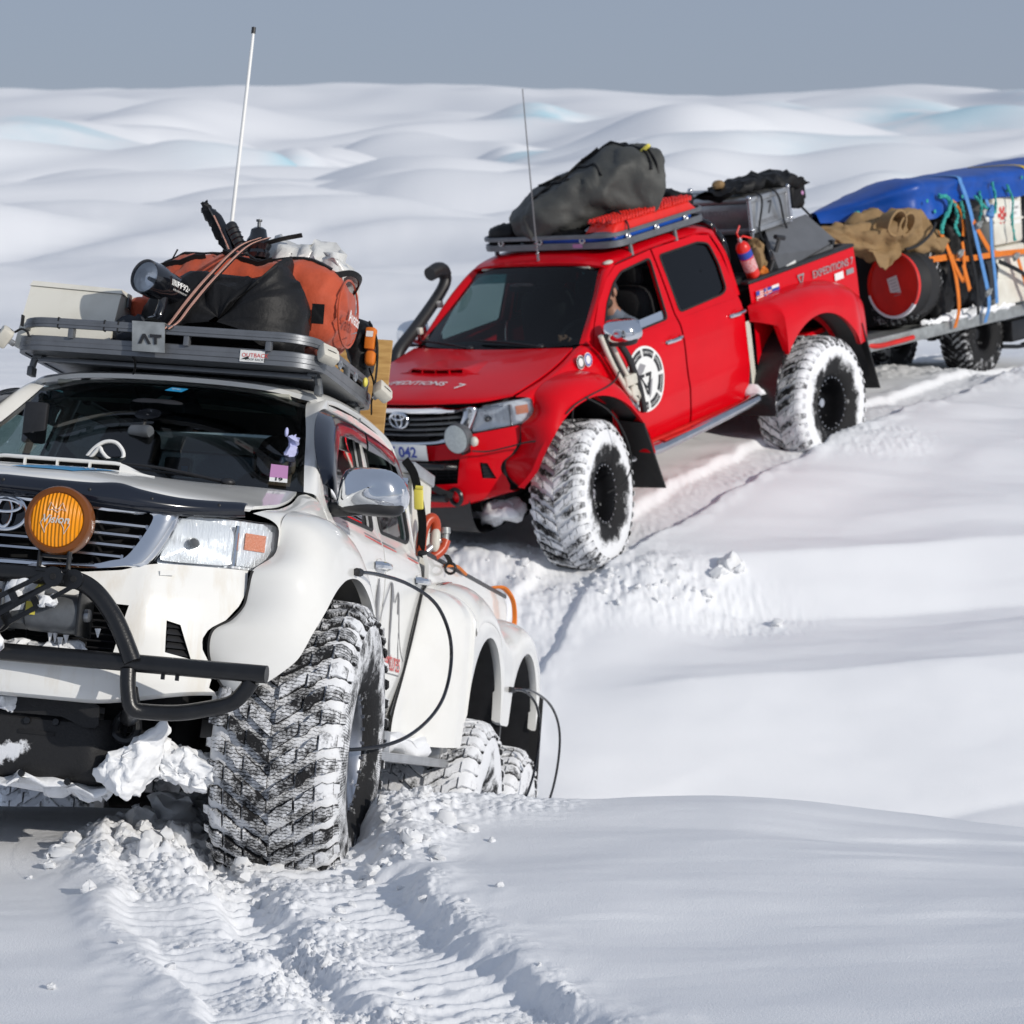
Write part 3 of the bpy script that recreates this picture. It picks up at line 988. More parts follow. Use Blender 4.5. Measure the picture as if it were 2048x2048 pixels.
def tyre(seg=88, pitches=38, ks=(.06, .12, .24), kt=-.03, kg=.15):
    mb = MB()
    P = cr(TP, 34)
    sn = np.interp(np.abs(P[:, 0]), [0, .15, .2, .225, .243], [kg, kg, ks[2], ks[1], ks[0]])
    sn = np.where(P[:, 1] < .33, ks[0] - .22, sn)
    if ks[0] > .2:
        sn = np.interp(P[:, 1], [.25, .34, .38, .45, .50, .54], [-.25, -.16, .02, .22, .24, kg])
    A = np.linspace(0, 2 * pi, seg, endpoint=False)
    G = np.array([[(r * math.cos(a), y, r * math.sin(a)) for a in A] for y, r in P])
    o = len(mb.v)
    mb.grid(G, cv=True)
    mb.c = list(np.repeat(sn, seg))
    def rb(y):
        return np.interp(y, [p[0] for p in TP[5:15]], [p[1] for p in TP[5:15]])
    def lug(front, back, ys, h):
        """block whose top is a strip: front/back edges in pitch units at the given y stations"""
        top, bot = [], []
        for y, a, b in zip(ys, front, back):
            r0 = float(rb(np.clip(y, -.226, .226)))
            if abs(y) > .226:
                r0 = .482
            tr, tb = [], []
            for q, k in ((a + .06 * (b - a), 1), (b - .06 * (b - a), 1)):
                ang = q * 2 * pi / pitches
                tr.append(((r0 + h) * math.cos(ang), y * (1 if abs(y) < .226 else 1.03), (r0 + h) * math.sin(ang)))
            for q in (a, b):
                ang = q * 2 * pi / pitches
                tb.append(((r0 - .006) * math.cos(ang), y, (r0 - .006) * math.sin(ang)))
            top.append(tr)
            bot.append(tb)
        n = len(ys)
        V = [p for t in top for p in t] + [p for t in bot for p in t]
        F = []
        for i in range(n - 1):
            F.append((2 * i, 2 * i + 1, 2 * i + 3, 2 * i + 2))
            F.append((2 * i, 2 * i + 2, 2 * n + 2 * i + 2, 2 * n + 2 * i))
            F.append((2 * i + 1, 2 * n + 2 * i + 1, 2 * n + 2 * i + 3, 2 * i + 3))
        F.append((0, 2 * n, 2 * n + 1, 1))
        F.append((2 * n - 2, 2 * n - 1, 4 * n - 1, 4 * n - 2))
        mb.add(V, F, [kt + .07 * math.sin(p * 2.3 + s) + .10 * max(0, abs(ys[0]) - .12) / .1] * (2 * n) + [kg - .34] * (2 * n))
    for p in range(pitches):
        for s in (1, -1):
            o = p + (0 if s > 0 else .5)
            # centre bar, mid bar with a kink, shoulder block
            lug([o + .00, o + .22, o + .34, o + .70], [o + .52, o + .86, o + .90, o + 1.24], [s * .006, s * .036, s * .050, s * .088], .020)
            lug([o + .60, o + .72, o + .98, o + 1.18], [o + 1.16, o + 1.30, o + 1.52, o + 1.74], [s * .097, s * .118, s * .130, s * .158], .020)
            lug([o + 1.12, o + 1.26, o + 1.24, o + 1.32], [o + 1.78, o + 1.92, o + 1.86, o + 1.90], [s * .167, s * .186, s * .202, s * .223], .020)
            lug([o + 1.34, o + 1.38], [o + 1.84, o + 1.80], [s * .224, s * .237], .012)
    return mb

TYRE = {}
def wheel(truck, c, outer, tm, rimkind, steer=0.0, roll=0.0, size=(1, 1, 1)):
    """wheel on the truck; outer = +1 left / -1 right side"""
    key = tm
    w = bpy.data.objects.new('wheel', None)
    w.empty_display_size = .1
    COL.objects.link(w)
    w.parent = truck
    w.location = Vector(c) - OFF[truck.name]
    w.rotation_euler = (0, roll, steer + (0 if outer > 0 else pi))
    w.scale = size
    OFF[w.name] = Vector((0, 0, 0))
    if key not in TYRE:
        TYRE[key] = mesh('tyre', tyre(ks=(.30, .30, .26), kt=-.02, kg=.15) if tm == 'tyre_r' else tyre(ks=(.08, .16, .26), kt=.03, kg=.09), M[tm], 40)
    t = bpy.data.objects.new('tyre', TYRE[key])
    COL.objects.link(t)
    t.parent = w
    if 'rim' + rimkind not in TYRE:
        mb = MB()
        A = (0, 1, 0)
        mb.lathe([(.222, .168), (.228, .185), (.214, .192), (.206, .175), (.198, .10), (.190, .02), (.165, -.02), (.09, -.03), (.0, -.03)], ax=A, seg=40)
        mb.lathe([(.222, -.168), (.205, -.17), (.198, -.1), (.190, .02)], ax=A, seg=40)
        TYRE['rim' + rimkind] = mesh('rim', mb, M['chrome_dull' if rimkind == 'alu' else 'rim_black'], 40)
        mb = MB()
        for i in range(24):
            a = i * 2 * pi / 24
            mb.lathe([(.0, .012), (.0075, .012), (.0075, 0), (.0, 0)], c=(.214 * math.cos(a), .189, .214 * math.sin(a)), ax=A, seg=6)
        for i in range(6):
            a = i * 2 * pi / 6
            mb.lathe([(.0, .022), (.011, .022), (.013, 0), (.0, 0)], c=(.062 * math.cos(a), -.03, .062 * math.sin(a)), ax=A, seg=6)
        TYRE['bolt' + rimkind] = mesh('wheel_bolts', mb, M['chrome_dull'], 30)
        mb = MB()
        mb.lathe([(.0, .10), (.036, .10), (.042, .09), (.046, .0), (.05, -.03)], ax=A, seg=20)
        TYRE['hub' + rimkind] = mesh('hub', mb, M['chrome_dull' if rimkind == 'alu' else 'chrome'], 35)
    for nm, k in (('rim', 'rim'), ('wheel_bolts', 'bolt'), ('hub', 'hub')):
        o = bpy.data.objects.new(nm, TYRE[k + rimkind])
        COL.objects.link(o)
        o.parent = w
        if nm == 'wheel_bolts':
            o['kind'] = 'stuff'
    return w

# ---- front flare stations -------------------------------------------
FL_O = [(.496, .774, .392), (.545, .73, .47), (.558, .712, .54), (.551, .72, .605), (.506, .766, .645), (.470, .798, .70), (.462, .806, .756), (.455, .815, .83), (.372, .868, .90), (.345, .872, .98), (.30, .868, 1.04), (.15, .862, 1.085), (-.08, .858, 1.095), (-.28, .860, 1.055), (-.46, .866, .94), (-.60, .866, .76), (-.68, .862, .56), (-.72, .845, .36)]
FL_C = [(.565, .85, .40), (.585, .85, .465), (.575, .87, .54), (.562, .90, .62), (.545, .94, .68), (.525, .975, .74), (.505, 1.0, .80), (.48, 1.03, .87), (.43, 1.04, .94), (.37, 1.045, 1.00), (.29, 1.05, 1.045), (.14, 1.06, 1.085), (-.08, 1.07, 1.09), (-.28, 1.07, 1.05), (-.44, 1.07, .94), (-.56, 1.065, .76), (-.62, 1.05, .56), (-.66, 1.03, .36)]
FL_A = [20, 24.5, 29, 34, 39, 45, 51, 57, 64, 71, 78, 90, 102, 116, 130, 145, 158, 168]

def front_flare(cx, cz, R, y1):
    rows = []
    for O, C, a in zip(FL_O, FL_C, FL_A):
        ar = R_(a)
        lx, lz = cx + R * math.cos(ar), cz + R * math.sin(ar)
        ly = float(np.interp(a, [20, 24.5, 29, 34, 39, 45, 52], [.93, .985, 1.027, 1.045, 1.056, 1.069, 1.078])) + y1 - 1.078
        L = np.array([lx, ly, lz])
        O, C = np.array(O), np.array(C)
        C = C * 1.0
        C[1] = max(C[1], .0) + (y1 - 1.075)
        pts = [(1 - t) ** 2 * O + 2 * t * (1 - t) * C + t * t * L for t in np.linspace(0, 1, 12)]
        inn = np.array([cx + (R + .004) * math.cos(ar), ly - .02, cz + (R + .004) * math.sin(ar)])
        in2 = np.array([cx + (R + .012) * math.cos(ar), ly - .045, cz + (R + .012) * math.sin(ar)])
        rows.append(pts + [L + (inn - L) * .5 + np.array([0, -.004, 0]), inn, in2])
    rows = np.array(rows)
    B = np.stack([cr(rows[:, j], 76) for j in range(rows.shape[1])], 1)
    return MB().grid(B)

def rear_flare(stations):
    """stations: (x, z of the top seam, z of the lip, y of the outer face, y of the top seam)"""
    st = np.array(stations, float)
    rows = []
    for x, zt, zl, yo, yt in st:
        h = min(.17, (zt - zl) * .6)
        r = []
        for t in np.linspace(0, pi / 2, 9):
            r.append((x, yt + (yo - yt) * math.sin(t), zt - h * (1 - math.cos(t))))
        for t in (.33, .66, 1.0):
            r.append((x, yo + .006 * math.sin(t * pi), zt - h + (zl - zt + h) * t))
        r.append((x, yo - .022, zl - .001))
        r.append((x, yo - .045, zl + .010))
        rows.append(r)
    rows = np.array(rows)
    return MB().grid(rows)

def lin(st, n):
    """densify stations linearly"""
    st = np.array(st, float)
    out = [st[0]]
    for a, b in zip(st[:-1], st[1:]):
        for t in np.linspace(0, 1, n + 1)[1:]:
            out.append(a + (b - a) * t)
    return out

# ---- bumper ----------------------------------------------------------
SEAM_Z = [.32, .385, .40, .43, .494, .529, .566, .605, .643, .70, .756, .82, .86]
SEAM_Y = [.74, .755, .735, .740, .724, .705, .700, .715, .760, .790, .802, .795, .79]

def bump_x(y, z):
    off = np.interp(z, [.30, .34, .40, .47, .56, .64, .70, .76, .80, .84], [.055, .075, .088, .086, .080, .072, .058, .038, .020, .004])
    return xfr(y) + off + .012 * np.exp(-((np.abs(y) - .52) / .05) ** 2) * sstep(.45, .6, z)

def bumper_mb(fog, intake):
    n, m = 90, 34
    G = []
    for s in np.linspace(-1, 1, n):
        row = []
        for t in np.linspace(0, 1, m):
            y = s * .75
            for _ in range(3):
                zb_ = .318 + .07 * sstep(.35, .78, abs(y))
                zt = np.interp(abs(y), [0, .30, .42, .50, .55, .8], [.755, .755, .775, .805, .816, .832])
                z = zb_ + (zt - zb_) * t
                y = s * float(np.interp(z, SEAM_Z, SEAM_Y))
            row.append((float(bump_x(y, z)), y, z))
        G.append(row)
    G = np.array(G)
    mb = MB().grid(G)
    # lower edge rolled under
    e = G[:, 0]
    mb.grid(np.stack([e, e + (-.03, 0, -.012), e + (-.12, 0, -.006)]))
    for sg in (1, -1):
        mb = cut(mb, [(sg * a, b) for a, b in fog], (1, 2))
    mb = cut(mb, intake, (1, 2))
    return mb

FOG = [(.632, .607), (.590, .617), (.597, .506), (.675, .491)]
INTAKE = [(-.47, .655), (.47, .655), (.44, .485), (-.44, .485)]

def strip(P, w, fn=None):
    return P

def build_pickup(frame, paint, label, group, red=False):
    base = (-1.9, 0, -.36)
    T = thing('pickup_truck', label, 'truck', frame, base, group)
    P = M[paint]
    cx, cz, R, y1 = (0.0, .20, .725, 1.10) if red else (-.07, .20, .67, 1.078)
    # ---------------- hood
    hood = [[(.790, 0, 1.048), (.775, .2, 1.046), (.712, .42, 1.040), (.610, .62, 1.030), (.462, .785, 1.040)],
            [(.775, 0, 1.072), (.760, .2, 1.070), (.695, .42, 1.062), (.59, .62, 1.048), (.44, .79, 1.050)],
            [(.62, 0, 1.112), (.61, .2, 1.112), (.56, .41, 1.096), (.47, .62, 1.076), (.34, .80, 1.066)],
            [(.30, 0, 1.158), (.30, .2, 1.158), (.27, .40, 1.142), (.22, .61, 1.118), (.12, .795, 1.098)],
            [(.0, 0, 1.182), (.0, .2, 1.182), (-.02, .40, 1.174), (-.05, .60, 1.160), (-.12, .775, 1.145)],
            [(-.275, 0, 1.200), (-.28, .2, 1.201), (-.295, .42, 1.203), (-.315, .60, 1.203), (-.345, .742, 1.200)]]
    HB = MB().surf(hood, 30, 22, th=-.012, mirror=True)
    HOODS[red] = HB
    part('hood', HB, P, T, 30)
    # scoop: mouth facing forward, roof falling back to the hood
    sc = MB()
    xs0, wS = .315, .235
    def zhood(x, y):
        return float(np.interp(x, [-.275, 0, .3, .62], [1.2, 1.182, 1.158, 1.112])) - .055 * max(0, abs(y) - .2) ** 1.2
    rows, front = [], []
    for s in np.linspace(-1, 1, 41):
        y = s * .36
        prof = 1 - float(sstep(.60, 1.0, abs(s)))
        r = []
        for t in np.linspace(0, 1, 12):
            x = xs0 - .05 * s * s - t * .42
            h = (.039 * (1 - t) ** 1.2) * prof
            yy = y * (1 - .12 * t)
            r.append((x, yy, zhood(x, yy) + .004 + h))
        rows.append(r)
        x0 = xs0 - .05 * s * s + .022
        front.append((x0, y * 1.02, zhood(x0, y) + .004))
    rows, front = np.array(rows), np.array(front)
    sc.grid(rows)
    for sl_ in (slice(0, 8), slice(33, 41)):
        sc.grid(np.stack([rows[sl_, 0], rows[sl_, 0] * .45 + front[sl_] * .55 + (.006, 0, .004), front[sl_]], 1))
    sc.tube(rows[7:34, 0] + (.002, 0, -.005), .0075, 8)
    sc.tube(front[7:34] + (-.004, 0, .003), .0085, 8)
    scp = part('hood_scoop', sc, P, T, 45)
    dk = MB()
    dk.box((xs0 - .05, -.235, zhood(.3, 0) + .002), (xs0 - .045, .235, zhood(.3, 0) + .030))
    part('scoop_mouth', dk, M['dark'], scp)
    for y in (-.145, -.02, .105):
        part('scoop_vane', MB().obox((xs0 + .004, y + .02, zhood(.3, 0) + .018), (.02, .007, .030), (0, 0, .1)), P, scp)
    # ---------------- fenders (upper wing between hood, headlight and door)
    fen = [[(.452, .795, 1.036), (.40, .848, 1.022), (.362, .872, .995), (.36, .874, .93), (.30, .87, .90)],
           [(.33, .808, 1.062), (.28, .848, 1.060), (.24, .866, 1.04), (.22, .868, .97), (.20, .868, .90)],
           [(.112, .803, 1.094), (.08, .842, 1.092), (.06, .862, 1.06), (.05, .866, .98), (.03, .866, .90)],
           [(-.125, .784, 1.141), (-.15, .828, 1.135), (-.17, .858, 1.07), (-.20, .862, .98), (-.22, .862, .90)],
           [(-.352, .750, 1.197), (-.38, .806, 1.180), (-.41, .856, 1.08), (-.44, .862, .96), (-.46, .86, .78)],
           [(-.42, .758, 1.212), (-.50, .803, 1.190), (-.515, .856, 1.07), (-.535, .862, .90), (-.56, .862, .70)],
           [(-.44, .762, 1.214), (-.505, .804, 1.188), (-.525, .856, 1.05), (-.56, .858, .70), (-.60, .83, .34)]]
    for b in two(MB().surf(fen, 36, 18)):
        part('fender', b, P, T, 40)
    for b in two(front_flare(cx, cz, R, y1)):
        part('front_flare', b, P, T, 50)
    # rubber seam between bumper, lamp and flare
    sm = np.array(FL_O[:8]) + (.003, .002, 0)
    for b in two(MB().tube(sm, .0055, 6, 60)):
        part('flare_seal', b, M['rubber'], T)
    # ---------------- bumper
    bp = part('front_bumper', bumper_mb(FOG, INTAKE), M['red_paint' if red else 'white_dirty'], T, 50)
    fogb = MB()
    fogb.box((.50, .575, .48), (.58, .69, .63))
    for k in range(5):
        z = .50 + k * .0235
        ya, yc = np.interp(z, [.49, .61], [.677, .634]), np.interp(z, [.49, .61], [.596, .588])
        fogb.grid([[(float(bump_x(ya, z)) - .012, ya, z), (float(bump_x(yc, z)) - .012, yc, z)], [(float(bump_x(ya, z)) - .03, ya, z + .021), (float(bump_x(yc, z)) - .03, yc, z + .021)]])
    for b in two(fogb):
        part('fog_recess', b, M['black_plastic'], bp)
    ib = MB()
    ib.box((.60, -.56, .46), (.64, .56, .70))
    ib.m = 1
    for k in range(7):
        z = .50 + k * .024
        ib.tube([(.74 - .2 * (abs(y) / .5) ** 2 * .35, y, z) for y in np.linspace(-.46, .46, 9)], .0035, 5)
    for y in np.linspace(-.42, .42, 9):
        ib.tube([(.733 - .07 * (abs(y) / .5) ** 2, y, .48), (.733 - .07 * (abs(y) / .5) ** 2, y, .66)], .003, 5)
    ib.m = 0
    part('intake_grille', ib, [M['dark'], M['black_plastic']], bp)
    wp = MB()
    for y0 in (.545,):
        wp.add([(float(xfr(y)) + dx, y, z) for y, z in ((.548, .772), (.592, .777), (.592, .795), (.548, .790)) for dx in (.045, .0485)], [(1, 3, 5, 7)])
    for b in two(wp):
        part('washer_cap', b, P, bp)
    # ---------------- grille
    og = [(.0, 1.032), (.26, 1.031), (.345, 1.026), (.385, 1.014), (.45, 1.004), (.575, .995), (.508, .812), (.435, .784), (.30, .763), (0, .757)]
    ig = [(.0, .988), (.26, .982), (.33, .978), (.38, .976), (.44, .975), (.500, .972), (.440, .838), (.385, .806), (.27, .785), (0, .781)]
    def gf(d):
        return lambda y, z: (float(xfr(y)) + d + .015 * (1 - (z - .75) / .28), y, z)
    O = cr(np.array(og), 60)
    I = cr(np.array(ig), 60)
    def ring_of(sy):
        a = np.array([gf(.012)(sy * y, z) for y, z in O])
        b = np.array([gf(.012)(sy * y, z) for y, z in I])
        mid1 = a * .75 + b * .25 + (.012, 0, 0)
        mid2 = a * .3 + b * .7 + (.008, 0, 0)
        return np.stack([a + (-.02, 0, 0), a, mid1, mid2, b, b + (-.03, 0, 0)], 0)
    g = MB().grid(ring_of(1)).grid(ring_of(-1))
    gr = part('grille', g, M['chrome'], T, 45)
    for k, (z, w) in enumerate(((.938, .475), (.900, .458), (.862, .442), (.824, .405))):
        sl = MB()
        ys = np.linspace(-w, w, 25)
        sec = [(0, .010), (.014, .004), (.014, -.004), (0, -.010), (-.02, -.008), (-.02, .008)]
        sl.grid([[(float(xfr(y)) - .012 + a, y, z + b) for a, b in sec] for y in ys], cv=True)
        part('grille_slat', sl, M['chrome_dull'] if not red else M['grey_metal'], gr, 30)
    bk = MB()
    bk.box((.58, -.52, .74), (.60, .52, 1.02))
    for y in (-.3, -.16, .16, .3):
        bk.box((.60, y - .004, .77), (.69, y + .004, .985))
    part('radiator_core', bk, M['dark'], gr)
    # maker's oval emblem: three interlocking rings
    em = MB()
    ex, ez = .792, .937
    def oval(cy, cz_, ry, rz, r, x=ex):
        a = np.linspace(0, 2 * pi, 48, endpoint=False)
        em.tube([(x, cy + ry * math.cos(t), cz_ + rz * math.sin(t)) for t in a], r, 8, closed=True)
    oval(0, ez, .082, .057, .0075)
    oval(0, ez + .002, .027, .050, .0062, ex + .003)
    oval(0, ez + .026, .058, .021, .0062, ex + .005)
    part('emblem', em, M['chrome'], gr)
    em = MB().lathe([(0, 0), (.083, 0), (.085, -.012)], c=(ex - .012, 0, ez), ax=(1, 0, 0), seg=32)
    em.v = [(x, y, ez + (z - ez) * .70) for x, y, z in em.v]
    part('emblem_plate', em, M['black_gloss'], gr)
    # ---------------- headlights
    hl = [(.585, .990), (.65, 1.001), (.718, 1.008), (.80, 1.010), (.862, 1.005), (.868, .93), (.846, .845), (.745, .830), (.632, .820), (.512, .812), (.540, .890)]
    hl = [tuple(p) for p in cr(np.array(hl), 66, closed=True)]
    c = np.array([.70, .915])
    def hx(y, z, d):
        return (float(xfr(y)) + .018 + d - (.012 * sstep(.80, .87, y)), y, z)
    def lens(d, ts):
        return np.array([[hx(*(c + (np.array(p) - c) * t), d - .02 * t ** 6) for p in hl] for t in ts])
    ln = MB().grid(lens(.0, [.02, .2, .4, .6, .8, .9, .96, 1.0]), cv=True)
    edge = np.array([hx(*p, -.02) for p in hl])
    hs = MB().grid(np.stack([edge, edge + (-.04, -.01, 0), edge + (-.10, -.05, 0)]), cv=True)
    # bowl reflector (inner) and indicator cell (outer)
    bowl = MB()
    cc = np.array([.625, .903])
    pl = [(.560, .975), (.62, .985), (.69, .985), (.735, .965), (.742, .90), (.738, .845), (.66, .832), (.57, .828), (.530, .835), (.545, .90)]
    pl = [tuple(p) for p in cr(np.array(pl), 48, closed=True)]
    bowl.grid([[(float(xfr(y)) - .004 - .022 * (1 - t * t), y, z) for y, z in [tuple(cc + (np.array(p) - cc) * t) for p in pl]] for t in np.linspace(.05, 1, 9)], cv=True)
    cell = MB()
    cell.grid([[(float(xfr(y)) - .022, y, z) for y in np.linspace(.752, .852, 10)] for z in np.linspace(.845, .985, 8)])
    trn = MB()
    trn.grid([[(float(xfr(y)) - .014, y, z) for y in np.linspace(.772, .830, 8)] for z in np.linspace(.905, .965, 6)])
    bulb = MB().lathe([(0, .03), (.014, .028), (.018, .02), (.018, -.02), (.026, -.03)], c=(float(xfr(.625)) - .012, .625, .903), ax=(1, .2, 0), seg=16)
    back = MB().grid([[(float(xfr(q[1])) - .045 - .03 * sstep(.8, .87, q[1]) if False else float(xfr(y)) - .030, y, z) for y, z in [tuple(c + (np.array(p) - c) * t) for p in hl]] for t in (.02, .5, .97)], cv=True)
    bz = MB().tube([(float(xfr(.748)) - .005, .750, .985), (float(xfr(.745)) - .005, .748, .84)], .009, 8)
    for sgn in (1, -1):
        mm = (lambda q: q) if sgn > 0 else (lambda q: q.mirrored())
        h = part('headlight', mm(hs), M['grey_box'], T)
        part('lamp_backing', mm(back), M['reflector'], h)
        part('reflector', mm(bowl), M['reflector'], h)
        part('indicator_cell', mm(cell), M['reflector'], h)
        part('indicator_lens', mm(trn), M['turn_orange'], h)
        part('bulb', mm(bulb), M['grey_metal'], h)
        part('divider', mm(bz), M['chrome'], h)
        part('headlight_lens', mm(ln), M['lens'], h)
    # ---------------- windscreen, roof, pillars
    wsr = [[(-.292, 0, 1.207), (-.30, .25, 1.209), (-.335, .52, 1.215), (-.418, .750, 1.220)],
           [(-.475, 0, 1.345), (-.485, .24, 1.346), (-.525, .48, 1.347), (-.602, .695, 1.345)],
           [(-.70, 0, 1.525), (-.715, .22, 1.524), (-.755, .44, 1.518), (-.822, .632, 1.505)],
           [(-.935, 0, 1.700), (-.945, .20, 1.698), (-.968, .40, 1.688), (-1.002, .574, 1.655)]]
    W = np.array(wsr)
    ws = part('windscreen', MB().surf(wsr, 24, 18, mirror=True), M['glass'], T, 60)
    # black ceramic border just inside the glass
    G = np.stack([cr(r, 30) for r in W])
    G = np.stack([cr(G[:, j], 30) for j in range(30)], 1)
    Mm = G[:, ::-1].copy()
    Mm[..., 1] *= -1
    G = np.concatenate([Mm[:, :-1], G], 1) + (-.006, 0, -.004)
    fr = MB()
    fr.grid(G[:3])
    fr.grid(G[-2:])
    fr.grid(G[:, :2])
    fr.grid(G[:, -2:])
    part('windscreen_border', fr, M['black_gloss'], ws)
    part('sky_reflection_band', MB().grid(G[-6:-1, 2:-2] + (-.004, 0, -.003)), M['glass_sky_teal'], ws, 60)  # reflected sky along the top of the windscreen, put in as tinted glass
    roof = [[(-.942, 0, 1.706), (-.952, .22, 1.704), (-.972, .42, 1.695), (-1.000, .555, 1.674), (-1.012, .59, 1.668), (-1.02, .612, 1.655)],
            [(-1.05, 0, 1.733), (-1.06, .22, 1.730), (-1.07, .42, 1.720), (-1.08, .555, 1.702), (-1.085, .60, 1.692), (-1.09, .632, 1.672)],
            [(-1.30, 0, 1.765), (-1.30, .24, 1.760), (-1.30, .43, 1.747), (-1.30, .56, 1.728), (-1.30, .612, 1.714), (-1.30, .640, 1.694)],
            [(-1.80, 0, 1.785), (-1.80, .25, 1.780), (-1.80, .44, 1.766), (-1.80, .57, 1.746), (-1.80, .615, 1.730), (-1.80, .640, 1.708)],
            [(-2.30, 0, 1.765), (-2.30, .25, 1.760), (-2.30, .44, 1.747), (-2.30, .57, 1.728), (-2.30, .612, 1.714), (-2.30, .642, 1.690)],
            [(-2.50, 0, 1.71), (-2.50, .25, 1.705), (-2.50, .44, 1.695), (-2.49, .57, 1.68), (-2.47, .62, 1.668), (-2.44, .66, 1.62)]]
    part('roof', MB().surf(roof, 30, 22, th=-.02, mirror=True), P, T, 40)
    ap0 = [(-.418, .752, 1.222), (-.602, .697, 1.347), (-.822, .634, 1.507), (-1.004, .576, 1.657), (-1.09, .60, 1.69)]
    ap1 = [(-.508, .804, 1.185), (-.592, .768, 1.318), (-.750, .728, 1.472), (-.930, .688, 1.600), (-1.10, .650, 1.674)]
    apm = [((a[0] + b[0]) / 2 + .012, (a[1] + b[1]) / 2 + .014, (a[2] + b[2]) / 2 + .012) for a, b in zip(ap0, ap1)]
    for b in two(MB().surf([ap0, apm, ap1], 8, 20)):
        part('windscreen_pillar', b, P, T, 60)
    cp0 = [(-2.445, .80, 1.17), (-2.452, .765, 1.30), (-2.445, .715, 1.50), (-2.385, .66, 1.672)]
    cp1 = [(-2.53, .76, 1.17), (-2.53, .73, 1.30), (-2.525, .68, 1.50), (-2.50, .60, 1.672)]
    for b in two(MB().surf([cp0, [((p[0] + q[0]) / 2 - .01, (p[1] + q[1]) / 2 + .022, p[2]) for p, q in zip(cp0, cp1)], cp1], 8, 16)):
        part('rear_pillar', b, P, T, 60)
    cab = MB()
    cab.grid([[(-2.53, y, z) for y in np.linspace(-.77, .77, 3)] for z in (.45, 1.19)])
    cab.grid([[(-2.53, y * (1 - .2 * (z - 1.19) / .5), z) for y in (-.76, -.60)] for z in (1.19, 1.68)])
    cab.grid([[(-2.53, y * (1 - .2 * (z - 1.19) / .5), z) for y in (.60, .76)] for z in (1.19, 1.68)])
    cab.grid([[(-2.53, y, z) for y in (-.62, .62)] for z in (1.60, 1.70)])
    part('cab_back', cab, P, T)
    part('rear_window', MB().grid([[(-2.525, y, z) for y in (-.64, .64)] for z in (1.185, 1.61)]), M['glass_dark'], T)
    # ---------------- doors
    for sgn in (1, -1):
        mm = (lambda q: q) if sgn > 0 else (lambda q: q.mirrored())
        for which, (outl, win, x0, x1) in enumerate(((FD, FW, -.515, -1.572), (RD, RW, -1.592, -2.44))):
            O_, I_ = matched(outl, rnd(win, .035), 40)
            d = MB().ring(O_, I_, side(.0), .03)
            zs = [.345, .37, .42, .48, .54, .585, .615, .635, .66, .72, .80, .88, .96, 1.03, 1.08, 1.12, 1.145, 1.165]
            rows = []
            for z in zs:
                if which == 0:
                    xa = np.interp(z, [.34, .6, .9, 1.165], [-.66, -.58, -.53, -.515])
                    xb = x1
                else:
                    xa = x0
                    xb = np.interp(z, [.34, .55, .70, .80, 1.165], [-2.10, -2.22, -2.32, -2.40, -2.44]) if not red else np.interp(z, [.34, .5, .7, 1.165], [-2.36, -2.42, -2.44, -2.44])
                rows.append([(xx, float(yb(xx, z)) + .004 * math.sin(pi * k / 11.), z) for k, xx in enumerate(np.linspace(xa, xb, 12))])
            d.shell(np.array(rows), .012)
            D = part('door', mm(d), P, T, 40)
            lab = None
            gmat = M['glass_light'] if (which == 0 or sgn < 0) else (M['glass_dark'] if red else M['glass'])
            if not (red and sgn > 0 and which == 0):
                part('window', mm(sheet(rnd(win, .035), -.012)), gmat, D, 60)
            else:      # the driver's window is wound half down
                half = [(-.66, 1.175), (-.69, 1.235), (-1.485, 1.255), (-1.475, 1.192)]
                part('window', mm(sheet(half, -.012)), gmat, D, 60, 'half lowered window')
            sl = MB().tube([side(.002)(*p) for p in rnd(win, .035)], .009, 6, closed=True)
            part('window_seal', mm(sl), M['rubber'], D)
            hxx = -1.443 if which == 0 else -2.337
            hz = 1.036 if which == 0 else 1.052
            hp = np.array([(hxx + .10, .862, hz - .002), (hxx + .085, .885, hz), (hxx + .03, .899, hz + .002), (hxx - .03, .899, hz + .003), (hxx - .08, .886, hz + .004), (hxx - .10, .862, hz + .004)])
            hd = MB().tube(hp, .0145, 8, 18)
            hd.v = [(x, y, hz + (z - hz) * 1.15) for x, y, z in hd.v]
            part('handle', mm(hd), M['chrome'], D)
            cup = MB().ell((hxx, .8605, hz), (.075, .006, .036), 20, 8)
            part('handle_recess', mm(cup), P, D)
    sill = MB()
    sill.grid([[(x, y, z) for y, z in ((.838, .345), (.815, .31), (.74, .27), (.60, .26))] for x in np.linspace(-.66, -2.45, 6)])
    for b in two(sill):
        part('sill', b, P, T)
    # ---------------- mirror (left and right)
    def mir():
        mb = MB()
        O_ = []
        # rounded shell seen from the front; y outwards, z up, depth to the rear
        prof = [(.850, 1.190), (.846, 1.245), (.856, 1.315), (.885, 1.352), (.960, 1.360), (1.045, 1.355), (1.095, 1.328), (1.120, 1.280), (1.121, 1.235), (1.100, 1.205), (1.035, 1.185), (.93, 1.178)]
        prof = cr(np.array(prof), 48, closed=True)
        cc_ = prof.mean(0)
        rows = []
        for t, dx in ((.02, .095), (.35, .091), (.6, .080), (.8, .060), (.92, .035), (1.0, 0), (1.0, -.06), (.97, -.075), (.90, -.072)):
            rows.append([(-.60 + dx - .08 * (p[0] - .85), *(cc_ + (p - cc_) * t)) for p in prof])
        return mb.grid(rows, cv=True)
    mb_ = mir()
    base_ = MB()
    for a in [(np.array([(-.545, .925), (-.56, 1.04), (-.60, 1.09), (-.66, 1.06), (-.68, .94), (-.64, .85)]))]:
        pass
    lowr = MB()
    rows = []
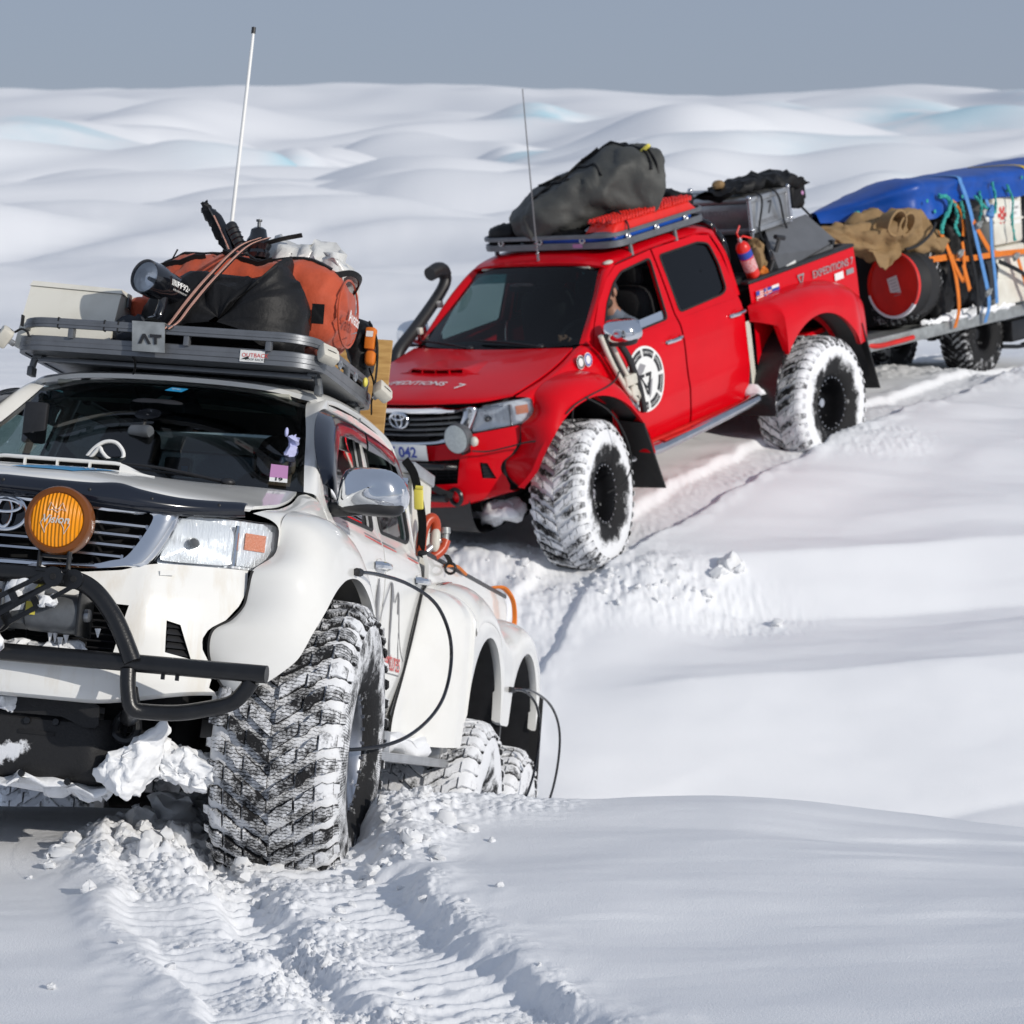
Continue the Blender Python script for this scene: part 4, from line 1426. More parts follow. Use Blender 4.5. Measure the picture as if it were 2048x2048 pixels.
    for t, z in ((1.0, 1.215), (.99, 1.197), (.90, 1.180), (.72, 1.172), (.05, 1.170)):
        rows.append([(-.605 + .075 * math.cos(a) * t - .08 * (.13 + .125 * math.sin(a)), .982 + .132 * math.sin(a) * t, z) for a in np.linspace(0, 2 * pi, 30, endpoint=False)])
    lowr.grid(rows, cv=True)
    arm = MB().tube([(-.66, .78, 1.185), (-.625, .84, 1.183), (-.61, .90, 1.185), (-.61, .95, 1.19)], [.032, .030, .026, .022], 10, 12)
    arm.box((-.74, .785, 1.165), (-.60, .80, 1.235), .006)
    ind = MB().grid([[(-.60 + .066 - .08 * (y - .85) - .035 * sstep(1.05, 1.125, y), y, z) for y in np.linspace(1.01, 1.118, 12)] for z in (1.253, 1.266, 1.281)])
    inl = MB().grid([[(-.60 + .070 - .08 * (y - .85) - .035 * sstep(1.05, 1.125, y), y, z) for y in np.linspace(1.062, 1.09, 5)] for z in (1.258, 1.276)])
    face = MB().grid([[(-.676 - .08 * (y - .85), y, z) for y in np.linspace(.865, 1.105, 4)] for z in (1.2, 1.34)])
    for sgn in (1, -1):
        mm = (lambda q: q) if sgn > 0 else (lambda q: q.mirrored())
        mr_ = part('wing_mirror', mm(mb_), M['chrome'], T, 50)
        part('mirror_base', mm(lowr), M['black_plastic'], mr_, 50)
        part('mirror_arm', mm(arm), M['black_plastic'], mr_)
        part('turn_signal', mm(ind), M['lamp_white'] if False else M['chrome_dull'], mr_)
        part('signal_bulb', mm(inl), M['turn_orange'], mr_)
        part('mirror_glass', mm(face), M['chrome'], mr_)
    # ---------------- wipers, dashboard, seats, wheel
    for k, (p0, p1) in enumerate((((-.33, .46, 1.232), (-.345, -.10, 1.262)), ((-.31, -.18, 1.224), (-.35, -.66, 1.262)))):
        a, b = np.array(p0), np.array(p1)
        wmb = MB().tube([a + (.01, 0, -.006), a * .5 + b * .5 + (.035, 0, .016), b + (.02, 0, .008)], [.008, .006, .004], 6, 12)
        wmb.tube([a * .98 + b * .02 + (.012, 0, .0), a * .5 + b * .5 + (.018, 0, .002), b * 1.0 + (.014, 0, .004)], .005, 6, 12)
        wmb.ell(a + np.array((.005, .01, -.006)), (.03, .03, .018), 12, 8)
        part('wiper', wmb, M['black_plastic'], T)
    dash = MB()
    dash.grid([[(x, y, z + .01 * math.cos(y * 4)) for y in np.linspace(-.72, .72, 13)] for x, z in ((-.33, 1.19), (-.45, 1.205), (-.60, 1.205), (-.72, 1.17), (-.78, 1.10), (-.75, .90), (-.72, .55))])
    dash.box((-2.45, -.78, .40), (-.70, .78, .44))
    part('dashboard', dash, M['jacket_dark'], T)
    st = MB().tube([(-.90 - .10 * math.sin(a), .37 + .185 * math.cos(a), 1.12 + .16 * math.sin(a)) for a in np.linspace(0, 2 * pi, 28, endpoint=False)], .014, 8, closed=True)
    st.obox((-.89, .37, 1.12), (.05, .10, .08), (0, .55, 0), .015)
    st.tube([(-.89, .19, 1.13), (-.89, .55, 1.13)], .011, 6)
    part('steering_wheel', st, M['black_plastic'], T)
    for y in (.37, -.37):
        s_ = MB().ell((-1.58, y, 1.10), (.11, .25, .33), 18, 12, .5)
        s_.ell((-1.30, y, .80), (.27, .25, .11), 18, 10, .5)
        s_.ell((-1.64, y, 1.50), (.05, .13, .09), 14, 10, .5)
        part('seat', s_, M['seat'], T)
    s_ = MB().ell((-2.38, 0, 1.10), (.10, .68, .33), 18, 12, .4)
    part('rear_bench', s_, M['seat'], T)
    hd_ = MB().grid([[(x, y, z - .03 * abs(y)) for y in np.linspace(-.58, .58, 7)] for x, z in ((-.99, 1.655), (-1.3, 1.72), (-2.4, 1.70))])
    part('headliner', hd_, M['seat'], T)
    for sgn in (1, -1):
        part('sun_visor', MB().obox((-1.05, .30 * sgn, 1.655), (.16, .42, .018), (0, -.35, 0), .008), M['liner'], T)
    part('rear_view_mirror', MB().ell((-.80, .0, 1.57), (.02, .12, .035), 16, 10, .6), M['black_plastic'], T)
    # ---------------- chassis, plus dark underbody slabs added to block light
    ch = MB()
    for y in (-.40, .40):
        ch.box((.55, y - .04, .22), (-4.3 if red else -5.1, y + .04, .36))
    ch.box((.50, -.62, .30), (-.62, .62, .62))
    ch.box((-.62, -.70, .30), (-2.6, .70, .44))
    ch.tube([(0, -.75, .18), (0, .75, .18)], .05, 10)
    ch.ell((0, -.22, .17), (.16, .17, .15), 16, 10)
    for ax_, zz in (((-3.15, .16),) if red else ((-3.09, -.10), (-4.33, -.2))):
        ch.tube([(ax_, -.75, zz), (ax_, .75, zz)], .05, 10)
        ch.ell((ax_, 0, zz), (.17, .17, .15), 16, 10)
    for y in (-.52, .52):
        ch.tube([(.07, y, .16), (.02, y, .62)], .055, 10)
    for x_ in ((-.9,) if red else (-1.0,)):
        ch.tube([(.1, .45, .10), (x_, .45, .26)], .035, 8)
        ch.tube([(.1, -.45, .10), (x_, -.45, .26)], .035, 8)
    part('chassis', ch, M['dark'], T)
    # wheel housings
    for (wx, wz, wr) in (((cx, cz, R + .03), (-3.15, .15, .74)) if red else ((cx, cz, R + .03), (-3.09, .31, .535), (-4.33, .31, .535))):
        fr_ = wx > -1
        a = np.linspace(R_(64 if fr_ else 5), R_(176), 34)
        hh = MB().grid([[(wx + wr * math.cos(t), y, wz + wr * math.sin(t)) for t in a] for y in (.46, .7, y1 - .035 if fr_ else 1.065)])
        hh.grid([[(wx + k * math.cos(t), .46, wz + k * math.sin(t)) for t in a] for k in (.05, wr)])
        for b in two(hh):
            part('wheel_housing', b, M['black_plastic'], T)
    return T
# ================================================================== white truck
WT = build_pickup(WHT, 'white_paint', 'white six wheeled pickup in front with an amber lamp and a bull bar', 'pickup trucks crossing the snow')
for s in (1, -1):
    wheel(WT, (0, .945 * s, .222), s, 'tyre_w', 'alu', R_(3), .2)
    wheel(WT, (-3.09, .92 * s, -.10), s, 'tyre_v', 'alu', 0, 1.1)
    wheel(WT, (-4.33, .92 * s, -.20), s, 'tyre_v', 'alu', 0, 2.3)

# ---- load bed
bed = MB()
for s in (1, -1):
    bed.shell(np.array([[(x, s * yy, z) for yy, z in ((.835, .55), (.845, .80), (.845, 1.0), (.835, 1.15), (.82, 1.195))] for x in np.linspace(-2.555, -4.95, 14)]), .02)
bed.box((-2.55, -.80, .62), (-4.95, .80, .66))
bed.box((-4.93, -.82, .62), (-4.97, .82, 1.19))
part('load_bed', bed, M['white_paint'], WT)
for s in (1, -1):
    part('bed_rail', MB().box((-2.56, s * .79, 1.192), (-4.97, s * .845, 1.222), .012), M['black_plastic'], WT)

def z_arch(x, cx, r, cz):
    return cz + math.sqrt(max(0, r * r - (x - cx) ** 2))

def white_rear():
    st = []
    # front panel, from the seam on the rear door to the first arch
    for x, zt, zl, yo, yt in ((-1.96, .42, .315, .868, .862), (-2.10, .60, .30, .890, .866), (-2.22, .78, .296, .935, .868), (-2.32, .93, .294, .985, .866), (-2.40, 1.01, .296, 1.03, .862), (-2.49, 1.04, .30, 1.068, .855), (-2.575, 1.045, .305, 1.085, .848)):
        st.append((x, zt, zl, yo, yt))
    st = lin(st, 4)
    def top(x):
        return float(np.interp(x, [-5.05, -4.95, -4.85, -4.72, -4.55, -4.33, -4.1, -3.9, -3.76, -3.62, -3.45, -3.2, -2.9, -2.575], [.74, .84, .93, .99, 1.03, 1.045, 1.03, .985, .955, .985, 1.03, 1.05, 1.052, 1.045]))
    def arch(c, r, cz):
        for a in np.linspace(3, 177, 26):
            x = c + r * math.cos(R_(a))
            st.append((x, top(x), cz + .86 * r * math.sin(R_(a)) + (.09 if a < 3 else 0), 1.10, .845))
    st.append((-2.585, 1.045, .42, 1.09, .848))
    arch(-3.08, .49, .44)
    st.extend(lin([(-3.575, top(-3.575), .46, 1.10, .845), (-3.60, top(-3.60), .45, 1.10, .845), (-3.80, top(-3.8), .45, 1.10, .845), (-3.835, top(-3.835), .46, 1.10, .845)], 3))
    arch(-4.33, .49, .44)
    st.extend([(-4.83, top(-4.83), .47, 1.10, .845), (-4.87, top(-4.87), .47, 1.09, .845), (-4.94, top(-4.94), .47, 1.05, .845), (-5.0, top(-5.0), .47, .98, .845)])
    return rear_flare(st)
for b in two(white_rear()):
    part('rear_flare', b, M['white_paint'], WT, 45)
# black rubber joint on the door and the raised filler cover on the flare
jt = np.array([(-1.80, .874, .52), (-1.80, .866, .33)])
sm = [(-1.95, .868, .315), (-1.962, .872, .425), (-2.10, .874, .605), (-2.22, .876, .785), (-2.32, .874, .935), (-2.40, .868, 1.014), (-2.49, .862, 1.044)]
for b in two(MB().tube(sm, .006, 6, 40)):
    part('flare_seal', b, M['rubber'], WT)
fc = []
for x, z in ((-2.62, .93), (-2.72, .99), (-2.90, 1.02), (-3.10, 1.015), (-3.28, .985), (-3.40, .93)):
    fc.append([(x, .86, z + .075), (x, .93, z + .082), (x, 1.02, z + .050), (x, 1.085, z - .02), (x, 1.108, z - .085), (x, 1.09, z - .10)])
fcp = part('flare_step', MB().surf(fc, 24, 14), M['white_paint'], WT, 40)
part('flare_seal', MB().tube([(-2.617, .862, 1.008), (-2.617, .93, 1.014), (-2.617, 1.02, .982), (-2.617, 1.09, .91)], .006, 6, 20), M['rubber'], WT)
# red and grey stripe along the shoulder of the flare
for k, (mt, o) in enumerate((('dec_dgrey', .0), ('dec_red', .018))):
    part('stripe', MB().grid([[(x, .868 + .02 * j + o, z + .0855 + .001 * k) for j in (0, 1)] for x, z in ((-2.75, .997), (-2.90, 1.02), (-3.10, 1.015), (-3.28, .985), (-3.39, .935))]), M[mt], WT)
for x0, x1, z, mt in ((-.80, -1.56, 1.152, 'dec_dgrey'), (-.85, -1.56, 1.140, 'dec_red'), (-1.60, -2.42, 1.152, 'dec_dgrey'), (-1.60, -2.40, 1.140, 'dec_red')):
    part('stripe', MB().grid([[side(.0035)(x, z + dz) for x in np.linspace(x0, x1, 8)] for dz in (0, .007)]), M[mt], WT)
# running board with its bracket
rb_ = MB()
rb_.box((-1.05, .80, .205), (-2.77, 1.02, .245), .008)
for k in range(5):
    rb_.box((-1.05, 1.019, .208 + k * .0075), (-2.77, 1.0225, .2115 + k * .0075))
for x in (-1.4, -2.66):
    rb_.box((x - .05, .62, .215), (x + .05, .98, .335), .006)
rb_.box((-2.70, .90, .24), (-2.745, 1.0, .34), .004)
for b in two(rb_):
    part('running_board', b, M['alu'], WT)
part('packed_snow', MB().ell((-2.0, .90, .275), (.62, .085, .045), 26, 10, .8).disp(.05, 6, 3, 4), M['snow_clod'], WT, 180)
# mud flaps behind the last wheels
for s in (1, -1):
    f = MB().add([(-5.01, s * .45, .72), (-5.01, s * 1.10, .66), (-5.16, s * 1.09, .05), (-5.16, s * .50, .05), (-5.025, s * .45, .72), (-5.025, s * 1.10, .66), (-5.175, s * 1.09, .05), (-5.175, s * .50, .05)], [(0, 1, 2, 3), (7, 6, 5, 4), (0, 4, 5, 1), (1, 5, 6, 2), (2, 6, 7, 3), (3, 7, 4, 0)])
    part('mud_flap', f, M['rubber'], WT)
    f = MB().box((-3.68, s * .50, .16), (-3.72, s * 1.085, .80))
    part('wheel_divider', f, M['black_plastic'], WT)

# ---- tyre pressure hoses arching from the flares to the hubs
def hose(name, pts, r, truck, ends=True):
    mb = MB().tube(pts, r, 8, 60)
    h = part(name, mb, M['black_gloss'], truck)
    if ends:
        e = MB().tube([pts[0], np.array(pts[0]) + (np.array(pts[1]) - np.array(pts[0])) * .18], r * 2.1, 8)
        part('hose_end', e, M['black_plastic'], h)
    return h
hose('air_hose', [(-.02, 1.085, .893), (-.22, 1.13, .905), (-.45, 1.20, .895), (-.62, 1.28, .84), (-.71, 1.33, .73), (-.70, 1.35, .60), (-.58, 1.35, .46), (-.42, 1.31, .35), (-.25, 1.24, .275), (-.08, 1.12, .235), (-.01, 1.02, .235)], .0075, WT)
hose('air_hose', [(-3.72, 1.11, .64), (-3.86, 1.17, .64), (-4.0, 1.22, .57), (-4.05, 1.24, .40), (-4.0, 1.22, .15), (-3.75, 1.17, -.05), (-3.3, 1.10, -.10)], .007, WT)
hose('air_hose', [(-3.74, 1.11, .64), (-4.0, 1.19, .65), (-4.3, 1.26, .58), (-4.48, 1.29, .42), (-4.52, 1.27, .15), (-4.45, 1.2, -.1), (-4.36, 1.10, -.20)], .007, WT)
for z0, a in ((.235, 0), (.12, .5)):
    part('hub_rod', MB().tube([(-.01, .93, z0), (-.01, 1.06, z0)], .011, 8).lathe([(0, .02), (.016, .02), (.016, 0), (0, 0)], c=(-.01, 1.05, z0), ax=(0, 1, 0), seg=8), M['grey_metal'], WT)

# ---- bonnet guard, grille lamp, bull bar, winch
gp = [(.815, .0, 1.012, 1.060), (.80, .20, 1.006, 1.056), (.772, .30, .998, 1.058), (.742, .385, .994, 1.066), (.712, .46, .992, 1.052), (.650, .565, .995, 1.042), (.575, .66, 1.004, 1.046), (.48, .755, 1.022, 1.058), (.463, .772, 1.026, 1.056)]
rows = [[(x + .004, y, zl - .004), (x + .024, y, zl + .012), (x + .030, y, (zl + zh) / 2), (x + .012, y, zh + .004), (x - .012, y, zh + .008)] for x, y, zl, zh in gp]
part('bonnet_guard', MB().surf(rows, 40, 10, th=.004, mirror=True), M['smoke_plastic'], WT, 60)
for y in (-.66, -.3, .0, .3, .5, .70):
    xg, zg = np.interp(abs(y), [p[1] for p in gp], [p[0] for p in gp]), np.interp(abs(y), [p[1] for p in gp], [(p[2] + p[3]) / 2 for p in gp])
    part('guard_stud', MB().ell((xg + .030, y, zg + .012), (.004, .007, .007), 10, 6), M['black_plastic'], WT)

bb_ = MB()
bb_.tube([(.93, -.563, .455), (.93, -.514, .548), (.93, -.471, .613), (.93, -.409, .678), (.93, -.345, .711), (.93, -.26, .720), (.93, 0, .720), (.93, .26, .720), (.93, .345, .711), (.93, .409, .678), (.93, .471, .613), (.93, .514, .548), (.93, .563, .455)], .031, 14, 90)
part('bull_bar', bb_, M['black_metal'], WT)
part('bull_bar', MB().tube([(.905, -1.025, .452), (.905, 1.025, .452)], .031, 14, 3), M['black_metal'], WT)
for s in (1, -1):
    bq = MB().tube([(.912, s * .545, .43), (.915, s * .553, .362), (.91, s * .572, .30), (.89, s * .62, .292), (.875, s * .72, .298), (.87, s * .80, .315), (.875, s * .90, .345), (.885, s * .945, .385), (.895, s * .975, .43)], .0275, 12, 60)
    part('bull_bar', bq, M['black_metal'], WT)
    part('bull_bar', MB().tube([(.90, s * .553, .36), (.84, s * .55, .30), (.70, s * .50, .27), (.5, s * .42, .28)], .03, 10, 20), M['black_metal'], WT)
    for y in (.66, .71):
        part('bar_lug', MB().box((.899, s * y, .405), (.909, s * (y + .012), .425)), M['black_metal'], WT)
# amber lamps on the bar
def amber_lamp(y):
    L = MB()
    lc = np.array((.955, y, .912))
    Rl = .117
    L.lathe([(Rl, -.055), (Rl + .002, -.008), (Rl - .003, .004), (.098, .010), (.092, .004)], c=lc, ax=(1, .03, .02), seg=48)
    L.lathe([(Rl, -.055), (.10, -.085), (.06, -.11), (0, -.115)], c=lc, ax=(1, .03, .02), seg=40)
    rim = part('spot_lamp', L, M['amber_dark'], WT, 40, 'round amber lamp on the bull bar')
    G_ = MB().lathe([(.093, .004), (.07, .013), (.035, .018), (0, .019)], c=lc, ax=(1, .03, .02), seg=48)
    part('lamp_lens', G_, M['amber'], rim, 60)
    # outlined emblem and word etched on the lens
    fx = lambda u, v, d: (lc[0] + .0215 - .9 * (u * u + v * v) + d * .4, lc[1] + u, lc[2] + v)
    word = MB()
    def line(P, r=.0013):
        word.tube([fx(a, b, 0) for a, b in P], r, 5)
    line([(-.030, .030), (-.022, .058), (-.004, .036), (.006, .036), (.020, .058), (.034, .030), (.018, .036), (.004, .024), (-.012, .034), (-.030, .030)])
    line([(-.040, .004), (-.052, -.014), (-.034, -.048), (-.032, -.028), (-.020, -.008), (-.006, .004)])
    line([(.040, .004), (.052, -.014), (.034, -.048), (.032, -.028), (.020, -.008), (.006, .004)])
    word.join(text('Vision', .040, fx, shear=.25, xs=1.0, bold=.0006))
    part('lettering', word, M['lamp_white'], rim, 0)
    br = MB()
    for s in (1, -1):
        br.box((.925, y + s * .048, .722), (.955, y + s * .056, .84), .002)
    br.box((.915, y - .056, .735), (.96, y + .056, .745))
    br.box((.90, y - .05, .785), (.94, y + .05, .795))
    part('lamp_bracket', br, M['black_metal'], rim)
amber_lamp(.252)
amber_lamp(-.252)
# winch with rope drum, motor and recovery arms
wn = MB().lathe([(0, .0), (.055, .0), (.066, .012), (.068, .06), (.068, .17), (.060, .195), (.04, .20), (0, .20)], c=(.86, .150, .600), ax=(0, 1, 0), seg=28)
wn.lathe([(0, 0), (.062, 0), (.062, .07), (0, .07)], c=(.86, .085, .598), ax=(0, 1, 0), seg=8)
wi = part('winch', wn, M['grey_metal'], WT)
for s in (1, -1):
    part('winch_plate', MB().box((.78, s * .072, .53), (.93, s * .084, .70), .006), M['grey_metal'], wi)
part('winch_plate', MB().obox((.855, .352, .61), (.15, .012, .17), (0, 0, 0), .02), M['black_metal'], wi)
dr = MB()
for y in np.linspace(-.062, .062, 11):
    dr.tube([(.86 + .052 * math.cos(a), y, .61 + .052 * math.sin(a)) for a in np.linspace(0, 2 * pi, 20, endpoint=False)], .0068, 6, closed=True)
part('winch_rope', dr, M['rope'], wi, 40, stuff=True)
part('motor_end', MB().lathe([(.0, .022), (.022, .02), (.024, 0)], c=(.862, .352, .60), ax=(0, 1, 0), seg=16), M['alu'], wi)
for a, b in (((.165, .675), (.235, .70)), ((.165, .585), (.20, .63))):
    part('warning_label', MB().grid([[(.929, a[0] + (b[0] - a[0]) * u, a[1] + (b[1] - a[1]) * v) for u in (0, 1)] for v in (0, 1)]), M['dec_yellow'], wi)
# two slotted arms folding up from the fairlead to the bar
def arm_plate(dy, x):
    A0, A1 = np.array((.050 + dy, .560)), np.array((.300 + dy, .715))
    d = (A1 - A0) / np.linalg.norm(A1 - A0)
    nn = np.array((-d[1], d[0]))
    mb = MB()
    def bar(p, q, w0, w1):
        mb.prism([tuple(p + nn * w0), tuple(q + nn * w1), tuple(q - nn * w1), tuple(p - nn * w0)], lambda y, z: (x, y, z), lambda y, z: (x + .010, y, z))
    for o in (-1, 1):
        bar(A0 + nn * .030 * o, A1 + nn * .020 * o, .008, .007)
    mid = A0 + (A1 - A0) * .48
    bar(mid - d * .012, mid + d * .012, .030, .030)
    mb.lathe([(0, 0), (.034, 0), (.034, .0105), (0, .0105)], c=(x, *A1), ax=(1, 0, 0), seg=24)
    mb.lathe([(0, 0), (.046, 0), (.046, .0105), (0, .0105)], c=(x, *A0), ax=(1, 0, 0), seg=24)
    pl = part('recovery_arm', mb, M['black_metal'], WT)
    part('arm_bolt', MB().lathe([(0, .012), (.011, .012), (.013, 0)], c=(x + .010, *A0), ax=(1, 0, 0), seg=6), M['chrome_dull'], pl)
    part('arm_bolt', MB().lathe([(0, .004), (.010, .004), (.012, 0)], c=(x + .010, *A1), ax=(1, 0, 0), seg=12), M['dark'], pl)
arm_plate(-.02, 1.005)
arm_plate(.035, .955)
fl = MB().prism([(-.12, .575), (.10, .575), (.12, .54), (.06, .462), (-.06, .462), (-.14, .54)], lambda y, z: (.985, y, z), lambda y, z: (.999, y, z))
part('fairlead_plate', fl, M['black_metal'], WT)
sn = MB().ell((.90, .15, .690), (.05, .055, .042), 16, 10, .8).ell((.92, .115, .66), (.03, .05, .06), 14, 9).ell((.95, .235, .64), (.025, .030, .034), 14, 9)
part('packed_snow', sn.disp(.035, 16, 2, 4), M['snow_clod'], WT, 180)
sn = MB().ell((.95, .02, .478), (.05, .09, .022), 20, 8, .8).ell((.82, .26, .485), (.04, .12, .015), 20, 8).ell((.84, .10, .48), (.05, .06, .02), 14, 8)
part('packed_snow', sn.disp(.03, 18, 6, 4), M['snow_clod'], WT, 180)
ic = MB()
for y, z, l in ((.232, .545, .06), (.25, .54, .04), (.29, .53, .03), (.27, .52, .05), (.40, .56, .03)):
    ic.tube([(.845, y, z), (.845, y + .003, z - l)], [.011, .006, .002], 7, 6)
part('icicle', ic, M['snow_clod'], WT, 60, stuff=True)

# ---- skid plate and the snow packed under the nose
sk = MB()
def skp(y0, y1):
    ys = np.linspace(y0, y1, 46)
    prof = [(.665, .255), (.685, .235), (.688, .20), (.690, .17), (.690, .15), (.688, .13), (.684, .11), (.680, .09), (.655, .045), (.60, .022), (.45, .012)]
    G = []
    for x, z in prof:
        G.append([(x - .10 * sstep(.36, .46, abs(y)), y, z) for y in ys])
    sk.grid(G)
skp(-.46, .46)
for s in (1, -1):
    sk.prism([(s * .085, .306), (s * .355, .314), (s * .385, .300), (s * .392, .235), (s * .375, .222), (s * .340, .222), (s * .255, .252), (s * .06, .252)], lambda y, z: (.688, y, z), lambda y, z: (.698, y, z))
sk.c = [.02 + .42 * float(np.exp(-((p[1] - .02) / .17) ** 4 - ((p[2] - .115) / .045) ** 2)) for p in sk.v]
skd = part('skid_plate', sk, M['skid'], WT, 40)
part('plate_slot', MB().box((.690, .10, .182), (.6925, .235, .196), .0005), M['dark'], skd)
for y, z in ((.13, .228), (.235, .232), (.315, .255), (-.13, .228), (-.235, .232), (.30, .03), (.13, .045)):
    part('plate_bolt', MB().lathe([(0, .007), (.012, .006), (.014, 0)], c=(.69, y, z), ax=(1, 0, 0), seg=8), M['black_metal'], skd)
for s in (1, -1):
    hk = MB().tube([(.62, s * .47, .30), (.62, s * .435, .255), (.64, s * .44, .205), (.64, s * .485, .19), (.63, s * .51, .225), (.62, s * .50, .275)], .017, 8, 24)
    part('tow_hook', hk, M['black_metal'], WT)
def slab(P, x0, x1, seed, amp=.02):
    mb = MB()
    P = cr(np.array(P, float), 90, closed=True)
    c = P.mean(0)
    rows = []
    for t in np.linspace(.02, 1, 16):
        rows.append([(x1 - .06 * t ** 4, *(c + (p - c) * t)) for p in P])
    for x in np.linspace(x1 - .075, x0, 8):
        rows.append([(x, *(c + (p - c) * (1.0 - .05 * (x < x0 + .02)))) for p in P])
    mb.grid(rows, cv=True)
    return mb.disp(amp * 1.1, 6, seed, 3).disp(amp * .35, 30, seed + 4, 4)
part('packed_snow', slab([(.590, .290), (.535, .235), (.475, .175), (.385, .075), (.42, .030), (.47, .0), (.52, -.006), (.575, .055), (.595, .15)], .54, .72, 1.0, .03), M['snow_clod'], WT, 180)
part('packed_snow', slab([(.58, .21), (.63, .19), (.70, .16), (.76, .11), (.76, .055), (.68, .05), (.60, .06), (.55, .06), (.56, .14)], .40, .56, 5.0, .05), M['snow_clod'], WT, 180)
part('packed_snow', slab([(-.06, .33), (.06, .335), (.09, .29), (.06, .262), (-.02, .255), (-.10, .29)], .62, .70, 9.0, .03), M['snow_clod'], WT, 180)
sn = MB().ell((.58, 0, .015), (.10, .46, .012), 60, 8, .8).ell((.55, .28, .0), (.06, .10, .022), 18, 8).ell((.58, -.15, .0), (.06, .16, .018), 18, 8)
part('packed_snow', sn.disp(.05, 9, 4, 4), M['snow_clod'], WT, 180)

# ---- lettering and stickers
hz_ = lambda x, y: float(np.interp(x, [-.275, 0, .3, .62, .76], [1.2, 1.182, 1.158, 1.112, 1.07])) + .004
WHTR = tree_of(HOODS[False])
part('sticker', snapped(MB().grid([[(x, y + (.54 - x) * .25, 1.2) for y in np.linspace(-.02, .215, 8)] for x in np.linspace(.38, .66, 6)]), WHTR, (0, 0, -1), .003), M['dec_sky'], WT)
part('lettering', snapped(text('TRUCKS', .060, lambda u, v, d: (.50 - v * 2.4, .11 + u, 1.2)), WHTR, (0, 0, -1), .006), M['dec_white'], WT, 0)
dl = lambda x0, z0: (lambda u, v, d: side(.006 + d)(x0 - u, z0 + v))
part('lettering', text('adventures', .135, dl(-1.785, .650), xs=.80, bold=.0005), M['dec_red'], WT, 0)
part('lettering', text('arktrekking.no', .11, dl(-1.80, .440), xs=.82, shear=.15), M['dec_dgrey'], WT, 0)
part('stripe', MB().grid([[side(.006)(x, z) for x in np.linspace(-1.5, -2.03, 8)] for z in (.592, .598)]), M['dec_dgrey'], WT)
mt = MB()
for P, r in (([(-1.15, .70), (-1.20, .98), (-1.27, .80), (-1.33, .86), (-1.40, .94), (-1.48, .99), (-1.56, .90), (-1.63, .955), (-1.72, .80), (-1.80, .70), (-1.86, .66)], .007), ([(-1.19, .95), (-1.26, .72), (-1.28, .65)], .016), ([(-1.48, .985), (-1.53, .80), (-1.55, .66), (-1.57, .62)], .018), ([(-1.40, .78), (-1.44, .70)], .010), ([(-1.63, .95), (-1.66, .86)], .012), ([(-1.72, .78), (-1.75, .62)], .008), ([(-1.36, .70), (-1.40, .60)], .010)):
    Pn = cr(np.array(P), 30)
    mt.grid([[side(.0055)(x - .24 + dx * r, z + .005) for dx in (-1, 1)] for x, z in Pn])
part('mountain_logo', mt, M['dec_dgrey'], WT, 0)
def on_glass(y, t):
    b = np.array([np.interp(abs(y), [0, .25, .52, .75], [-.292, -.30, -.335, -.418]), y, np.interp(abs(y), [0, .52, .75], [1.207, 1.215, 1.22])])
    e = np.array([np.interp(abs(y) / .76, [0, .26, .7, 1], [-.935, -.945, -.968, -1.002]), y * .767, np.interp(abs(y), [0, .52, .75], [1.70, 1.688, 1.655])])
    p = b * (1 - t) + e * t
    return p + np.array((.5, 0, .79)) * (.055 * math.sin(pi * t) * .55)
def gl_sticker(name, y0, y1, t0, t1, m, skew=0.0, d=.010):
    G = [[on_glass(y + skew * (t - t0), t) + np.array((.6, 0, .8)) * d for y in (y0, y1)] for t in np.linspace(t0, t1, 3)]
    return part(name, MB().grid(G), M[m], WT, 0)
gl_sticker('sticker', .015, .105, .855, .905, 'dec_sky', .5)
part('lettering', text('arctic', .022, lambda u, v, d: on_glass(.072 + u, .881 + v * 1.15) + np.array((.6, 0, .8)) * .013), M['dec_white'], WT, 0)
gl_sticker('sticker', .622, .690, .085, .20, 'dec_pink')
gl_sticker('sticker', .622, .690, .05, .085, 'dec_white')
part('lettering', text('19', .034, lambda u, v, d: on_glass(.656 + u, .068 + v * 1.15) + np.array((.6, 0, .8)) * .013, bold=.0008), M['dec_black'], WT, 0)
gl_sticker('toll_tag', -.035, .025, .77, .86, 'lamp_white', .4, -.016)
gl_sticker('document', -.60, -.50, .06, .17, 'dec_yellow', .4, -.02)
gl_sticker('document', -.45, -.40, .06, .15, 'dec_yellow', .4, -.02)
gl_sticker('document', -.40, -.33, .05, .13, 'box_white', .4, -.02)

# ---- window visors
for P, nm in (([(-.60, 1.28, .03), (-.565, 1.38, .05), (-.62, 1.48, .06), (-.75, 1.575, .06), (-.92, 1.628, .055), (-1.10, 1.648, .05), (-1.35, 1.660, .045), (-1.56, 1.664, .035)], 'f'), ([(-1.60, 1.664, .035), (-1.85, 1.666, .05), (-2.10, 1.664, .05), (-2.28, 1.648, .045), (-2.37, 1.58, .035), (-2.385, 1.50, .02)], 'r')):
    rows = []
    for x, z, o in P:
        up = np.array([(x + (.0 if nm == 'f' else .0)), float(yb(x, z)) + .004, z])
        if nm == 'f' and x > -.9:
            dn = np.array([x - .125, float(yb(x, z - .06)) + o, z - .075])
        elif nm == 'r' and x < -2.25:
            dn = np.array([x + .08, float(yb(x, z - .05)) + o, z - .08])
        else:
            dn = np.array([x - .02, float(yb(x, z - .085)) + o, z - .105])
        rows.append([up, up * .62 + dn * .38 + (0, .020, .008), dn * .75 + up * .25 + (0, .014, .0), dn])
    for b in two(MB().surf(rows, 36, 8, th=.003)):
        part('window_visor', b, M['smoke_plastic'], WT, 60)

